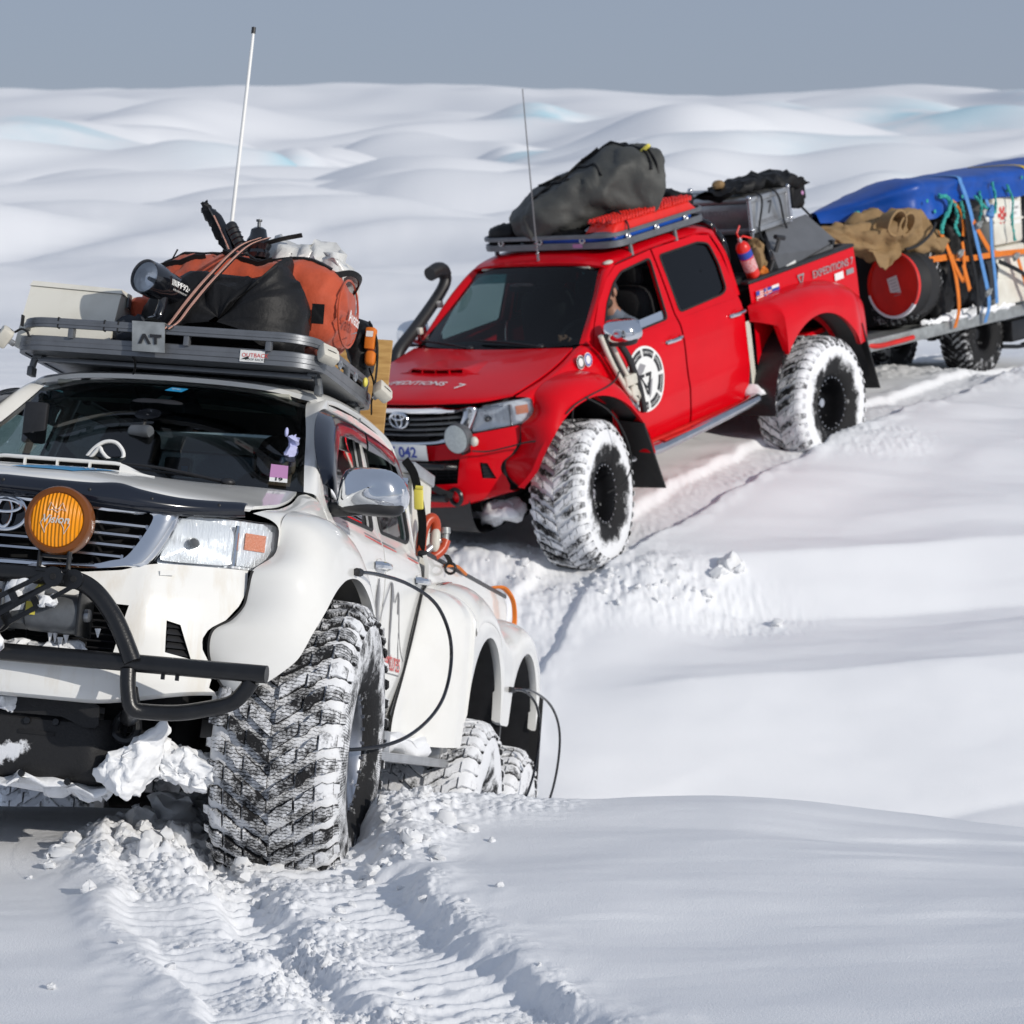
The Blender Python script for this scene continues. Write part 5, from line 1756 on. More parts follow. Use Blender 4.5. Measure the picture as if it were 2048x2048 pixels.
# ---- roof rack
def rail_loop(x0, x1, w, r=.16, n=7):
    pts = []
    for cx_, cy_, a0 in ((x0 - r, w - r, 0), (x1 + r, w - r, 90), (x1 + r, -w + r, 180), (x0 - r, -w + r, 270)):
        for a in np.linspace(a0, a0 + 90, n):
            pts.append((cx_ + r * math.cos(R_(a)), cy_ + r * math.sin(R_(a))))
    return pts
def rail(loop, z0, z1, th=.022):
    L = np.array(loop)
    T_ = np.roll(L, -1, 0) - np.roll(L, 1, 0)
    N_ = np.stack([T_[:, 1], -T_[:, 0]], 1)
    N_ /= np.linalg.norm(N_, axis=1)[:, None]
    G = []
    h = z1 - z0
    sec = [(0, z0), (0, z0 + h * .30), (.003, z0 + h * .34), (.003, z0 + h * .62), (0, z0 + h * .66), (0, z1 - .004), (-.004, z1), (-th, z1), (-th, z0)]
    for o, z in sec:
        G.append([(p[0] + n_[0] * o, p[1] + n_[1] * o, z) for p, n_ in zip(L, N_)])
    return MB().grid(np.array(G).transpose(1, 0, 2), cu=True, cv=True)
rackW = part('roof_rack', rail(rail_loop(-.785, -1.93, .665, .15), 1.775, 1.838), M['rack_alu'], WT, 30)
part('rack_rail', rail(rail_loop(-.765, -1.95, .645, .15), 1.872, 1.912, .018), M['rack_alu'], rackW, 30)
for k, x in enumerate(np.linspace(-.95, -1.85, 7)):
    part('rack_slat', MB().box((x - .03, -.645, 1.782), (x + .03, .645, 1.795)), M['rack_alu'], rackW)
part('rack_floor', MB().grid([[(x, y, 1.780) for y in (-.64, .64)] for x in (-.83, -1.90)]), M['rack_alu'], rackW)
for x, y in ((-1.35, .652), (-1.72, .652), (-1.35, -.652), (-1.72, -.652), (-.787, -.40), (-.787, .45), (-.787, .10)):
    part('rack_post', MB().box((x - .018, y - .012, 1.83), (x + .018, y + .012, 1.88), .003), M['rack_alu'], rackW)
for x in (-.98, -1.72):
    for s in (1, -1):
        lg = MB().tube([(x, s * .60, 1.785), (x, s * .622, 1.76), (x, s * .635, 1.695)], .016, 8)
        lg.box((x - .035, s * .60 - .02, 1.766), (x + .035, s * .60 + .02, 1.78), .004)
        lg.box((x - .03, s * .628 - .012, 1.69), (x + .03, s * .628 + .012, 1.73), .004)
        part('rack_foot', lg, M['grey_metal'], rackW)
part('rack_beam', MB().box((-.955, -.60, 1.755), (-1.005, .60, 1.775), .004), M['rack_alu'], rackW)
# maker's plate
fxp = lambda u, v, d: (-.7835 + d, .385 + u, 1.806 + v)
part('name_plate', MB().grid([[fxp(u, v, .004) for u in (-.052, .052)] for v in (-.024, .024)]), M['dec_white'], rackW)
part('lettering', text('OUTBACK', .024, lambda u, v, d: fxp(u + .012, v + .003, .0055)), M['dec_red'], rackW, 0)
part('lettering', text('ROOF RACKS', .014, lambda u, v, d: fxp(u + .014, v - .014, .0055)), M['dec_black'], rackW, 0)
part('plate_mark', MB().add([fxp(u, v, .0055) for u, v in ((-.048, -.016), (-.03, -.006), (-.015, .0), (-.012, -.012), (-.03, -.014))], [(0, 1, 2, 3, 4)]), M['dec_black'], rackW, 0)
# bent bracket with the two cut letters, and the search light that stands on it
bk = MB()
bk.shell(np.array([[(-.80, -.135 + .14 * u, 1.915) for u in (0, 1)], [(-.755, -.135 + .14 * u, 1.914) for u in (0, 1)], [(-.752, -.135 + .14 * u + .004, 1.905) for u in (0, 1)], [(-.748, -.118 + .14 * u, 1.790) for u in (0, 1)]]), .004)
bkt = part('lamp_bracket', bk, M['galv'], rackW, 30)
ft = lambda u, v, d: (-.7475 + .0 * v + d, -.050 + u * .9 + (1.845 - 1.845 - v) * .12, 1.842 + v)
lt = MB().add([ft(u, v, .007) for u, v in ((-.052, -.02), (-.030, .022), (-.016, .022), (.010, -.02), (-.006, -.02), (-.022, .008), (-.036, -.02))], [(0, 1, 5, 6), (1, 2, 5), (2, 3, 4, 5)])
lt.add([ft(u, v, .007) for u, v in ((.004, .022), (.060, .022), (.060, .010), (.004, .010))], [(0, 1, 2, 3)])
lt.add([ft(u, v, .007) for u, v in ((.024, .010), (.038, .010), (.038, -.02), (.024, -.02))], [(0, 1, 2, 3)])
part('lettering', lt, M['dec_black'], bkt, 0)
ax_ = Vector((.91, -.40, .10)).normalized()
sc_ = np.array((-.82, -.042, 2.088))
bd = MB().lathe([(.066, .115), (.073, .12), (.075, .06), (.070, .02), (.064, .015), (.062, -.12), (.056, -.135), (.02, -.14), (0, -.14)], c=sc_, ax=ax_, seg=36)
bd.lathe([(.066, .115), (.055, .075), (.03, .05), (0, .045)], c=sc_, ax=ax_, seg=36)
sl_ = part('search_light', bd, M['black_gloss'], rackW, 40)
part('reflector', MB().lathe([(.064, .108), (.050, .07), (.028, .05), (.0, .047)], c=sc_, ax=ax_, seg=36), M['reflector'], sl_)
part('bulb', MB().lathe([(0, .095), (.008, .09), (.010, .05), (.018, .046)], c=sc_, ax=ax_, seg=14), M['grey_metal'], sl_)
part('light_lens', MB().lathe([(.067, .114), (.04, .122), (0, .125)], c=sc_, ax=ax_, seg=36), M['lens'], sl_)
part('light_stand', MB().tube([(-.815, -.03, 2.04), (-.82, -.035, 2.0), (-.815, -.045, 1.95), (-.80, -.05, 1.918)], [.022, .019, .022, .045], 14, 24), M['black_gloss'], sl_)
sv = Vector((-ax_.y, ax_.x, 0)).normalized()      # lettering on the flank that faces the viewer
def fs(u, v, d):
    base = Vector(sc_) - ax_ * (.045 + u)
    n_ = (Vector((ax_.y, -ax_.x, 0)) * -1).normalized()
    n_ = n_ if n_.x > 0 else -n_
    a = v / .064
    up = Vector((0, 0, 1)) - ax_ * ax_.z
    up.normalize()
    nn_ = n_ * math.cos(a) + up * math.sin(a)
    return tuple(base + nn_ * (.0645 + d))
part('lettering', text('IIIIPF924', .036, lambda u, v, d: fs(u, v + .006, d), bold=.0006, shear=.0), M['dec_white'], sl_, 0)
part('lettering', text('SUPER LONG RANGE LIGHT', .010, lambda u, v, d: fs(u * .72, v - .020, d)), M['dec_white'], sl_, 0)
# small cream work lamps on the rack corners
def work_lamp(c, rot, mk=True):
    from mathutils import Euler
    Mx = Matrix.Translation(c) @ Euler(rot).to_matrix().to_4x4()
    mb = MB().box((-.032, -.042, -.028), (.032, .042, .028), .012)
    mb.box((-.044, -.036, -.022), (-.03, .036, .022), .008)
    mb.xf(Mx)
    w = part('work_lamp', mb, M['lamp_white'], rackW)
    s_ = MB().tube([(0, -.022, .0295), (0, .004, .0305), (0, .020, .0295)], .0018, 5).xf(Mx)
    part('lamp_slot', s_, M['dec_black'], w)
    st_ = MB().box((-.008, -.012, -.055), (.008, .012, -.026), .003).xf(Mx)
    part('lamp_stand', st_, M['alu'], w)
work_lamp((-.80, -.70, 1.822), (1.05, .45, .35))
work_lamp((-.86, .685, 1.842), (-.35, .95, .5))
work_lamp((-1.70, .74, 1.835), (-.75, .85, .3))
part('rack_cable', MB().tube([(-.83, -.665, 1.85), (-.81, -.63, 1.862), (-.80, -.60, 1.85), (-.80, -.59, 1.83)], .005, 6, 16), M['rubber'], rackW)
part('rack_cable', MB().tube([(-.80, -.13, 1.775), (-.82, -.125, 1.76), (-.86, -.135, 1.735), (-.92, -.16, 1.722)], .005, 6, 16), M['rubber'], rackW)
for y in (-.62, -.46, -.26, -.20):
    part('cable_tie', MB().box((-.790, y, 1.869), (-.7635, y + .006, 1.915)), M['rubber'], rackW)
for x in (-1.15, -1.45):
    part('rack_eye', MB().tube([(x + .018 * math.cos(a), .668, 1.856 + .016 * math.sin(a)) for a in np.linspace(0, 2 * pi, 16, endpoint=False)], .006, 6, closed=True), M['alu'], rackW)
part('marker_lamp', MB().ell((-1.62, .675, 1.862), (.02, .012, .022), 14, 8), M['dec_yellow'], rackW)
# tall whip aerial behind the cab
an = MB().tube([(-2.05, -.142, 1.80), (-2.05, -.139, 2.6), (-2.05, -.133, 3.40), (-2.05, -.132, 3.565)], [.0105, .010, .0085, .007], 10, 20)
ant = part('whip_aerial', an, M['dec_white'], WT)
part('aerial_tip', MB().tube([(-2.05, -.132, 3.555), (-2.05, -.132, 3.585)], .0105, 10), M['black_plastic'], ant)

# ================================================================== load on the white truck
bx = MB()
G = [[(-.90, -.675), (-.90, -.285), (-1.45, -.285), (-1.45, -.675)], ]
for z, ins, in ((1.80, 0), (2.05, .006), (2.095, .010)):
    pass
bx.add([(-.885, -.685, 1.80), (-.885, -.275, 1.80), (-1.50, -.275, 1.80), (-1.50, -.685, 1.80), (-.955, -.665, 2.075), (-.955, -.262, 2.062), (-1.50, -.262, 2.062), (-1.50, -.665, 2.075)], [(0, 1, 5, 4), (1, 2, 6, 5), (2, 3, 7, 6), (3, 0, 4, 7), (0, 3, 2, 1)])
wb = thing('storage_box', 'cream white case standing at the left end of the front roof rack', 'case', WHT, (-1.2, -.48, 1.80))
part('case_body', bx, M['box_white'], wb, 30)
part('lid', MB().add([(-.948, -.670, 2.077), (-.948, -.256, 2.064), (-1.51, -.256, 2.064), (-1.51, -.670, 2.077), (-.962, -.660, 2.100), (-.962, -.266, 2.086), (-1.50, -.266, 2.086), (-1.50, -.660, 2.100)], [(0, 1, 5, 4), (1, 2, 6, 5), (2, 3, 7, 6), (3, 0, 4, 7), (4, 5, 6, 7), (0, 3, 2, 1)]), M['box_white'], wb, 30)
part('latch', MB().box((-1.02, -.258, 2.02), (-1.06, -.248, 2.08), .003), M['grey_metal'], wb)

# orange duffel: long soft drum lying across the rack
def soft(c, r, e, rot=0.0, amp=.02, freq=6, seed=0, nu=44, nv=26, sag=0.0):
    mb = MB().ell((0, 0, 0), r, nu, nv, e)
    mb.disp(amp, freq, seed, 4)
    Mx = Matrix.Translation(c) @ Matrix.Rotation(rot, 4, 'Z')
    return mb.xf(Mx)
# the bag's long axis runs along y; sections are taken along it
def duffel(c, L, rx, rz, amp, seed, n=40, k=30):
    rows = []
    for t in np.linspace(-1, 1, n):
        s_ = (1 - abs(t) ** 7) ** .35
        r = []
        for a in np.linspace(0, 2 * pi, k, endpoint=False):
            ca, sa_ = math.cos(a), math.sin(a)
            q = .75
            x = c[0] + rx * s_ * np.sign(ca) * abs(ca) ** q
            z = c[2] + rz * s_ * np.sign(sa_) * abs(sa_) ** q
            r.append((x, c[1] + L * t, z + (.04 * (1 - t * t) if sa_ > 0 else 0) * s_))
        rows.append(r)
    mb = MB().grid(rows, cv=True)
    for e in (0, n - 1):
        mb.f.append(tuple(e * k + j for j in range(k)))
        mb.mi.append(0)
    return mb.disp(amp, 5.5, seed, 4)
du = thing('duffel_bag', 'orange duffel bag with black webbing lying across the front roof rack', 'duffel bag', WHT, (-1.40, .16, 1.90))
DB = duffel((-1.42, .16, 2.11), .47, .235, .195, .030, 2.0, 60, 44).wrinkle(.012, 6, 3)
DT = tree_of(DB)
part('bag', DB, M['orange_fabric'], du, 60)
def over(y, o=.0, a0=-.4, a1=pi + .2, rx=.25, rz=.235, cz=2.105, cx=-1.42, skew=0.0):
    return [(cx + rx * math.cos(a), y + skew * math.sin(a), cz + rz * math.sin(a)) for a in np.linspace(a0, a1, 22)]
for y, w in ((-.05, .055), (.18, .055)):
    part('webbing', MB().ribbon(over(y), (0, 1, 0), w, .006), M['black_fabric'], du)
zp = MB().ribbon(snap(DT, [(-1.30 + .02 * math.sin(7 * y), y, 2.3) for y in np.linspace(-.24, .55, 20)], (-.35, 0, -1), .006), (1, 0, -.3), .030, .008)
part('zip_flap', zp, M['black_fabric'], du)
for y0, y1 in ((-.24, .0), (.08, .30)):
    ln_ = snap(DT, [(-1.26 + .03 * math.sin(pi * t), y0 + (y1 - y0) * t, 2.27) for t in np.linspace(0, 1, 12)], (-.5, 0, -1), .012)
    part('grab_handle', MB().ribbon(ln_, (.6, 0, .8), .022, .008), M['black_fabric'], du)
en = MB().tube([(-1.42 + .17 * math.cos(a) * 1.1, .615, 2.125 + .145 * math.sin(a)) for a in np.linspace(0, 2 * pi, 30, endpoint=False)], .005, 6, closed=True)
part('piping', en, M['orange_fabric'], du)
part('end_handle', MB().ribbon([(-1.30, .57, 2.27), (-1.36, .625, 2.295), (-1.44, .645, 2.29), (-1.50, .63, 2.265), (-1.54, .60, 2.24)], (0, .4, 1), .026, .008, 20), M['black_fabric'], du)
part('end_handle', MB().ribbon([(-1.24, -.23, 2.20), (-1.24, -.265, 2.235), (-1.27, -.27, 2.265), (-1.34, -.24, 2.275)], (1, .3, 0), .03, .01, 16), M['black_fabric'], du)
part('pull_cord', MB().tube([(-1.32, -.18, 2.28), (-1.31, -.165, 2.31), (-1.31, -.15, 2.345)], .004, 6, 8), M['black_fabric'], du)
part('side_patch', MB().grid([[(-1.178 + .01 * v, .515 + .055 * u, 2.03 + .085 * v) for u in (0, 1)] for v in (0, 1)]), M['black_fabric'], du)
fe = lambda u, v, d: (-1.36 - u, .647 + .004 + d - .25 * (u * u + v * v), 2.07 + v)
part('lettering', text('Avatar', .075, lambda u, v, d: fe(u, v + .02, d + .01), bold=.001), M['dec_white'], du, 0)
part('emblem', MB().add([fe(u, v, .012) for u, v in ((-.02, .04), (.0, .09), (.012, .09), (.012, .04))], [(0, 1, 2, 3)]).add([fe(u, v, .012) for u, v in ((-.06, -.055), (.06, -.02), (.06, -.028))], [(0, 1, 2)]), M['dec_dgrey'], du, 0)

# black sack in front of it
bs = MB()
rows = []
Pb = [(-.15, 1.845), (-.185, 1.95), (-.165, 2.06), (-.115, 2.145), (.0, 2.19), (.12, 2.205), (.22, 2.175), (.30, 2.178), (.37, 2.205), (.415, 2.262), (.435, 2.285), (.452, 2.22), (.487, 2.155), (.515, 2.08), (.522, 1.99), (.515, 1.90), (.49, 1.845)]
Pc = cr(np.array(Pb), 60)
cb = np.array([.18, 1.95])
for t, x in ((.04, -.855), (.35, -.845), (.65, -.865), (.85, -.905), (.96, -.96), (1.0, -1.04), (.97, -1.14), (.85, -1.20), (.3, -1.22)):
    rows.append([(x - .10 * max(0, (p[1] - 1.95)) * (1 if t < .97 else .4), *(cb + (p - cb) * t)) for p in Pc])
bs.grid(rows)
bs.f.append(tuple([i * 60 for i in range(9)] + [i * 60 + 59 for i in range(8, -1, -1)]))
bs.mi.append(0)
bs.disp(.026, 8, 4, 4).wrinkle(.016, 7, 2)
solo('dry_sack', bs, M['black_fabric'], 'black sack with one pointed corner strapped in front of the orange bag', 'sack', WHT, None, 60)
# pink and black lashing strap over both bags
st_ = thing('lashing_strap', 'pink and black lashing strap running over the black sack', 'strap', WHT, (-1.0, .1, 1.88))
pth = [(-1.25, .235, 2.400), (-1.10, .20, 2.335), (-1.0, .175, 2.265), (-.93, .145, 2.19), (-.875, .10, 2.10), (-.845, .045, 2.0), (-.80, .02, 1.93), (-.762, .005, 1.89)]
part('webbing', MB().ribbon(pth, (0, 1, .5), .030, .004, 40), M['black_fabric'], st_)
part('stripe', MB().ribbon([(a + .004, b, c + .003) for a, b, c in pth], (0, 1, .5), .011, .004, 40), M['pink_strap'], st_)
p2 = [(a + .006, b + .034 + .01 * (c - 1.9), c + .002) for a, b, c in pth]
p2[-1] = (-.760, .022, 1.89)
part('webbing', MB().ribbon(p2, (0, 1, .5), .024, .004, 40), M['black_fabric'], st_)
part('stripe', MB().ribbon([(a + .004, b, c + .003) for a, b, c in p2], (0, 1, .5), .010, .004, 40), M['pink_strap'], st_)

# things lashed on top of the duffel
bo = thing('snow_brush', 'black snow brush standing upright on the orange bag', 'brush', WHT, (-1.50, .05, 2.36))
def blade(P, w):
    rows = []
    P = cr(np.array(P), 22)
    W_ = np.interp(np.linspace(0, 1, 22), np.linspace(0, 1, len(w)), w)
    for p, q in zip(P, W_):
        rows.append([p + np.array((.014 * math.sin(a), q * math.cos(a), .25 * q * math.cos(a))) for a in np.linspace(0, 2 * pi, 10, endpoint=False)])
    mb = MB().grid(rows, cv=True)
    return mb
part('bristles', blade([(-1.50, .045, 2.37), (-1.50, -.02, 2.47), (-1.51, -.085, 2.56), (-1.52, -.12, 2.605)], [.02, .034, .03, .010]).disp(.018, 40, 1, 2), M['black_fabric'], bo)
part('brush_back', blade([(-1.47, .06, 2.36), (-1.47, .01, 2.46), (-1.48, -.04, 2.54), (-1.48, -.075, 2.575)], [.016, .022, .020, .008]), M['black_gloss'], bo)
part('stripe', MB().ribbon([(-1.452, .05, 2.37), (-1.452, .0, 2.46), (-1.463, -.05, 2.54)], (0, 1, .6), .006, .003, 12), M['pink_strap'], bo)
hp_ = thing('hand_pump', 'black ribbed pump handle lying on the orange bag', 'pump', WHT, (-1.45, .10, 2.36))
part('pump_barrel', MB().tube([(-1.45, .12, 2.36), (-1.45, .075, 2.43), (-1.45, .04, 2.49), (-1.45, .03, 2.505)], [.026, .026, .028, .018], 12, 14), M['black_plastic'], hp_)
for t in np.linspace(.1, .9, 6):
    part('rib', MB().lathe([(.026, -.004), (.030, 0), (.026, .004)], c=(-1.45, .12 - .08 * t, 2.36 + .13 * t), ax=(0, -.5, .86), seg=14), M['black_gloss'], hp_)
kn = thing('air_spring', 'black bellows with a steel stud on top of the orange bag', 'bellows', WHT, (-1.48, .17, 2.36))
part('bellows', MB().lathe([(.05, 0), (.056, .02), (.05, .035), (.062, .06), (.05, .085), (.040, .10), (.034, .13), (.02, .14), (0, .14)], c=(-1.48, .165, 2.36), ax=(0, -.06, 1), seg=24), M['black_gloss'], kn)
part('stud', MB().lathe([(.0, .035), (.014, .035), (.014, .028), (.008, .026), (.008, .0)], c=(-1.48, .157, 2.50), ax=(0, -.06, 1), seg=12), M['grey_metal'], kn)
pb = MB()
rows = []
for t in np.linspace(0, 1, 26):
    y = .20 + .37 * t
    zt = np.interp(t, [0, .12, .3, .5, .62, .8, 1], [2.42, 2.49, 2.45, 2.47, 2.46, 2.43, 2.34])
    r = []
    for a in np.linspace(-.3, pi + .3, 16):
        h = zt - 2.30
        r.append((-1.62 + .15 * math.cos(a), y + .01 * math.sin(3 * a), 2.30 + h * max(0, math.sin(a)) ** .7 - .03 * (math.sin(a) < 0)))
    rows.append(r)
pb.grid(rows)
pb.disp(.05, 11, 7, 5)
solo('plastic_bag', pb, M['clear_bag'], 'crumpled white plastic bag on top of the orange bag', 'plastic bag', WHT, None, 70)
solo('lashing_strap', MB().ribbon([(-1.44, .17, 2.405), (-1.45, .22, 2.43), (-1.46, .29, 2.455), (-1.47, .36, 2.475)], (1, 0, .4), .026, .006, 16), M['black_fabric'], 'short black strap end beside the plastic bag', 'strap', WHT)
# bundle between case and sack, and the rucksack at the right end
solo('blue_bundle', MB().ell((-1.02, -.20, 1.90), (.12, .09, .075), 20, 12, .8).disp(.03, 9, 3), M['jacket_dark'], 'dark blue cloth bundle between the cream case and the black sack', 'cloth bundle', WHT)
solo('orange_pouch', MB().ell((-1.12, -.21, 2.01), (.06, .05, .075), 16, 12, .7).disp(.02, 12, 5), M['orange_fabric'], 'small orange pouch behind the search light', 'pouch', WHT)
RKO = -.045
rk = thing('rucksack', 'black rucksack with orange pouches hanging at the rear of the rack', 'rucksack', WHT, (-1.80, .66, 1.85))
part('pack', MB().ell((-1.84, .59, 2.02), (.11, .05, .15), 22, 16, .7).disp(.03, 9, 2), M['black_fabric'], rk)
part('pouch', MB().box((-1.72, .628, 2.03), (-1.78, .672, 2.13), .008), M['orange_strap'], rk)
part('pouch', MB().ell((-1.74, .66, 1.99), (.03, .024, .034), 16, 10, .6), M['orange_strap'], rk)
part('label', MB().grid([[(-1.718, .634 + .032 * u, 2.085 + .026 * v) for u in (0, 1)] for v in (0, 1)]), M['dec_white'], rk)
part('shoulder_strap', MB().ribbon([(-1.78, .63, 2.16), (-1.76, .675, 2.08), (-1.75, .69, 1.98), (-1.75, .69, 1.88), (-1.74, .685, 1.80)], (1, .3, 0), .03, .008, 20), M['black_fabric'], rk)
part('shoulder_strap', MB().ribbon([(-1.78, .65, 1.95), (-1.77, .68, 1.88), (-1.76, .68, 1.80), (-1.74, .69, 1.74)], (1, .3, 0), .022, .006, 16), M['black_fabric'], rk)

# plywood board, tool chest, hose, shovel and cords in the bed
solo('plywood_board', MB().box((-2.78, .05, 1.20), (-2.80, .520, 2.262), .002), M['ply'], 'upright plywood board behind the cab of the white pickup', 'board', WHT)
tb = thing('metal_chest', 'light metal tool chest behind the rear window of the white pickup', 'tool chest', WHT, (-2.95, .45, .8))
part('chest_body', MB().add([(-2.70, .20, 1.0), (-2.70, .74, 1.0), (-3.2, .74, 1.0), (-3.2, .2, 1.0), (-2.70, .20, 1.60), (-2.70, .70, 1.60), (-3.2, .70, 1.60), (-3.2, .2, 1.60)], [(0, 1, 5, 4), (1, 2, 6, 5), (2, 3, 7, 6), (3, 0, 4, 7), (4, 5, 6, 7), (0, 3, 2, 1)]), M['box_white'], tb, 30)
part('lid', MB().box((-2.69, .18, 1.60), (-3.21, .715, 1.66), .008), M['alu'], tb)
part('edge_trim', MB().box((-2.695, .19, 1.575), (-2.705, .71, 1.595)), M['alu'], tb)
for y in (.62, .685):
    part('rivet', MB().ell((-2.697, y, 1.56), (.004, .006, .006), 8, 6), M['grey_metal'], tb)
rs = thing('ratchet_strap', 'black ratchet strap with a brass buckle beside the tool chest', 'strap', WHT, (-2.72, .72, 1.2))
part('webbing', MB().ribbon([(-2.69, .66, 1.665), (-2.68, .712, 1.60), (-2.68, .745, 1.50), (-2.70, .775, 1.36), (-2.72, .775, 1.22)], (.2, 1, 0), .042, .005, 24), M['black_fabric'], rs)
part('buckle', MB().obox((-2.665, .752, 1.475), (.025, .045, .10), (.1, .1, 0), .008).tube([(-2.65, .735, 1.53), (-2.65, .77, 1.53)], .010, 8), M['dec_yellow'], rs)
solo('suction_hose', MB().tube([(-2.74, .775, 1.21), (-2.74, .770, 1.29), (-2.75, .782, 1.37), (-2.77, .803, 1.40), (-2.79, .818, 1.385), (-2.80, .822, 1.35), (-2.80, .818, 1.325)], .026, 14, 50), M['orange_rubber'], 'short orange hose bent in a hook above the bed rail', 'hose', WHT, 'orange hoses in the white bed')
h2 = thing('suction_hose', 'orange hose with a steel coupling poking out of the bed', 'hose', WHT, (-2.82, .84, 1.2), 'orange hoses in the white bed')
part('hose_wall', MB().tube([(-2.78, .80, 1.20), (-2.80, .835, 1.225), (-2.82, .862, 1.26), (-2.83, .873, 1.305)], .024, 14, 24), M['orange_rubber'], h2)
part('coupling', MB().tube([(-2.83, .870, 1.30), (-2.835, .868, 1.335)], .017, 12).lathe([(0, .03), (.024, .03), (.026, .0), (0, 0)], c=(-2.835, .866, 1.335), ax=(0, -.1, 1), seg=14), M['galv'], h2)
solo('steel_tube', MB().tube([(-2.76, .785, 1.225), (-2.80, .845, 1.30)], .019, 14, 3), M['alu'], 'bright steel tube lying between the orange hoses', 'tube', WHT)
solo('clear_bottle', MB().ell((-2.79, .828, 1.295), (.03, .025, .06), 16, 12, .8), M['lamp_white'], 'pale bottle between the orange hoses', 'bottle', WHT)
ey = thing('lifting_eye', 'black strap with a ring eye hooked on the bed rail', 'strap', WHT, (-2.95, .87, 1.2))
part('webbing', MB().ribbon([(-2.86, .875, 1.235), (-2.90, .885, 1.215), (-2.92, .888, 1.195)], (.6, 1, 0), .03, .005, 10), M['black_fabric'], ey)
part('ring', MB().tube([(-2.95, .885 + .026 * math.cos(a), 1.178 + .026 * math.sin(a)) for a in np.linspace(0, 2 * pi, 20, endpoint=False)], .007, 8, closed=True), M['black_metal'], ey)
for k in range(3):
    solo('tow_rope', MB().tube([(-2.98, .85, 1.19), (-3.2, .868 + .004 * k, 1.212), (-3.5, .865, 1.20)], .008, 6, 24) if k == 0 else MB().tube([(-4.62, .80, 1.225), (-4.74, .84 + .012 * k, 1.235 + .004 * k), (-4.86, .878 + .012 * k, 1.19), (-4.92, .89 + .012 * k, 1.10), (-4.93, .89 + .012 * k, 1.0)], .009, 6, 30), M['orange_strap'], ('orange rope lying along the middle of the white bed rail', 'inner loop of orange rope hanging over the rear end of the white bed', 'outer loop of orange rope hanging over the rear end of the white bed')[k], 'rope', WHT, 'orange ropes on the white bed')

# ---- what shows through the windscreen
gg = thing('ski_goggles', 'white framed ski goggles lying on the dashboard of the white pickup', 'goggles', WHT, (-.47, -.07, 1.25))
fr_ = [(-.45, -.155, 1.292), (-.45, -.125, 1.335), (-.452, -.085, 1.364), (-.455, -.04, 1.365), (-.455, -.008, 1.335), (-.45, -.002, 1.305), (-.445, -.03, 1.292), (-.44, -.06, 1.298), (-.438, -.085, 1.32), (-.44, -.098, 1.338), (-.442, -.115, 1.32), (-.445, -.135, 1.297)]
part('frame', MB().tube([(x + .02, y, z) for x, y, z in fr_], .008, 8, 70, closed=True), M['dec_white'], gg)
part('goggle_lens', MB().add([(x - .002 + .02, y, z) for x, y, z in fr_], [tuple(range(12))]), M['black_gloss'], gg, 0)
solo('dash_camera', MB().box((-.47, .155, 1.255), (-.52, .265, 1.33), .012).lathe([(0, .02), (.02, .02), (.024, 0)], c=(-.468, .20, 1.30), ax=(1, 0, 0), seg=16), M['black_plastic'], 'black camera standing on the dashboard behind the windscreen', 'camera', WHT)
solo('blue_card', MB().box((-.463, .232, 1.268), (-.4655, .258, 1.295)), M['dec_sky'], 'small bright blue card on the dashboard camera', 'card', WHT)
ac = thing('action_camera', 'grey action camera hanging from a suction cup on the windscreen', 'camera', WHT, (-.60, .01, 1.40))
part('camera_body', MB().lathe([(0, .05), (.024, .05), (.028, .04), (.028, -.04), (.02, -.05), (0, -.05)], c=(-.58, .01, 1.435), ax=(.35, 1, 0), seg=18), M['grey_metal'], ac)
part('suction_cup', MB().lathe([(0, .02), (.02, .02), (.05, .005), (.054, 0), (0, 0)], c=(-.62, .02, 1.515), ax=(-.5, 0, -.8), seg=24), M['black_gloss'], ac)
part('mount', MB().tube([(-.60, .012, 1.45), (-.605, .015, 1.48), (-.62, .02, 1.51)], .009, 8, 8), M['black_plastic'], ac)
solo('phone_holder', MB().box((-.60, -.40, 1.36), (-.63, -.50, 1.53), .01).tube([(-.55, -.46, 1.22), (-.57, -.46, 1.30), (-.61, -.45, 1.40)], .016, 8, 12), M['black_plastic'], 'black device holder at the left side of the windscreen', 'holder', WHT)
ty = thing('plush_toy', 'pale lilac plush toy hanging at the right side of the windscreen', 'plush toy', WHT, (-.66, .62, 1.36))
part('toy_body', MB().ell((-.66, .622, 1.40), (.028, .024, .04), 14, 10).ell((-.66, .628, 1.452), (.026, .024, .03), 14, 10).disp(.02, 30, 2), M['lilac'], ty)
for dy in (-.020,):
    part('toy_limb', MB().ell((-.655, .622 + dy * 1.3, 1.485), (.009, .008, .02), 10, 8), M['lilac'], ty)
    part('toy_limb', MB().ell((-.645, .622 + dy * 1.4, 1.37), (.013, .010, .016), 10, 8), M['lilac'], ty)
# ================================================================== red truck
RT = build_pickup(RED, 'red_paint', 'red pickup behind, coming down the slope with a trailer in tow', 'pickup trucks crossing the snow', True)
for s in (1, -1):
    wheel(RT, (0, .93 * s, .22), s, 'tyre_r', 'black', R_(14), .5, (.96, .86, .96))
    wheel(RT, (-3.15, .95 * s, .15), s, 'tyre_r', 'black', 0, 1.9, (.97, .92, .97))

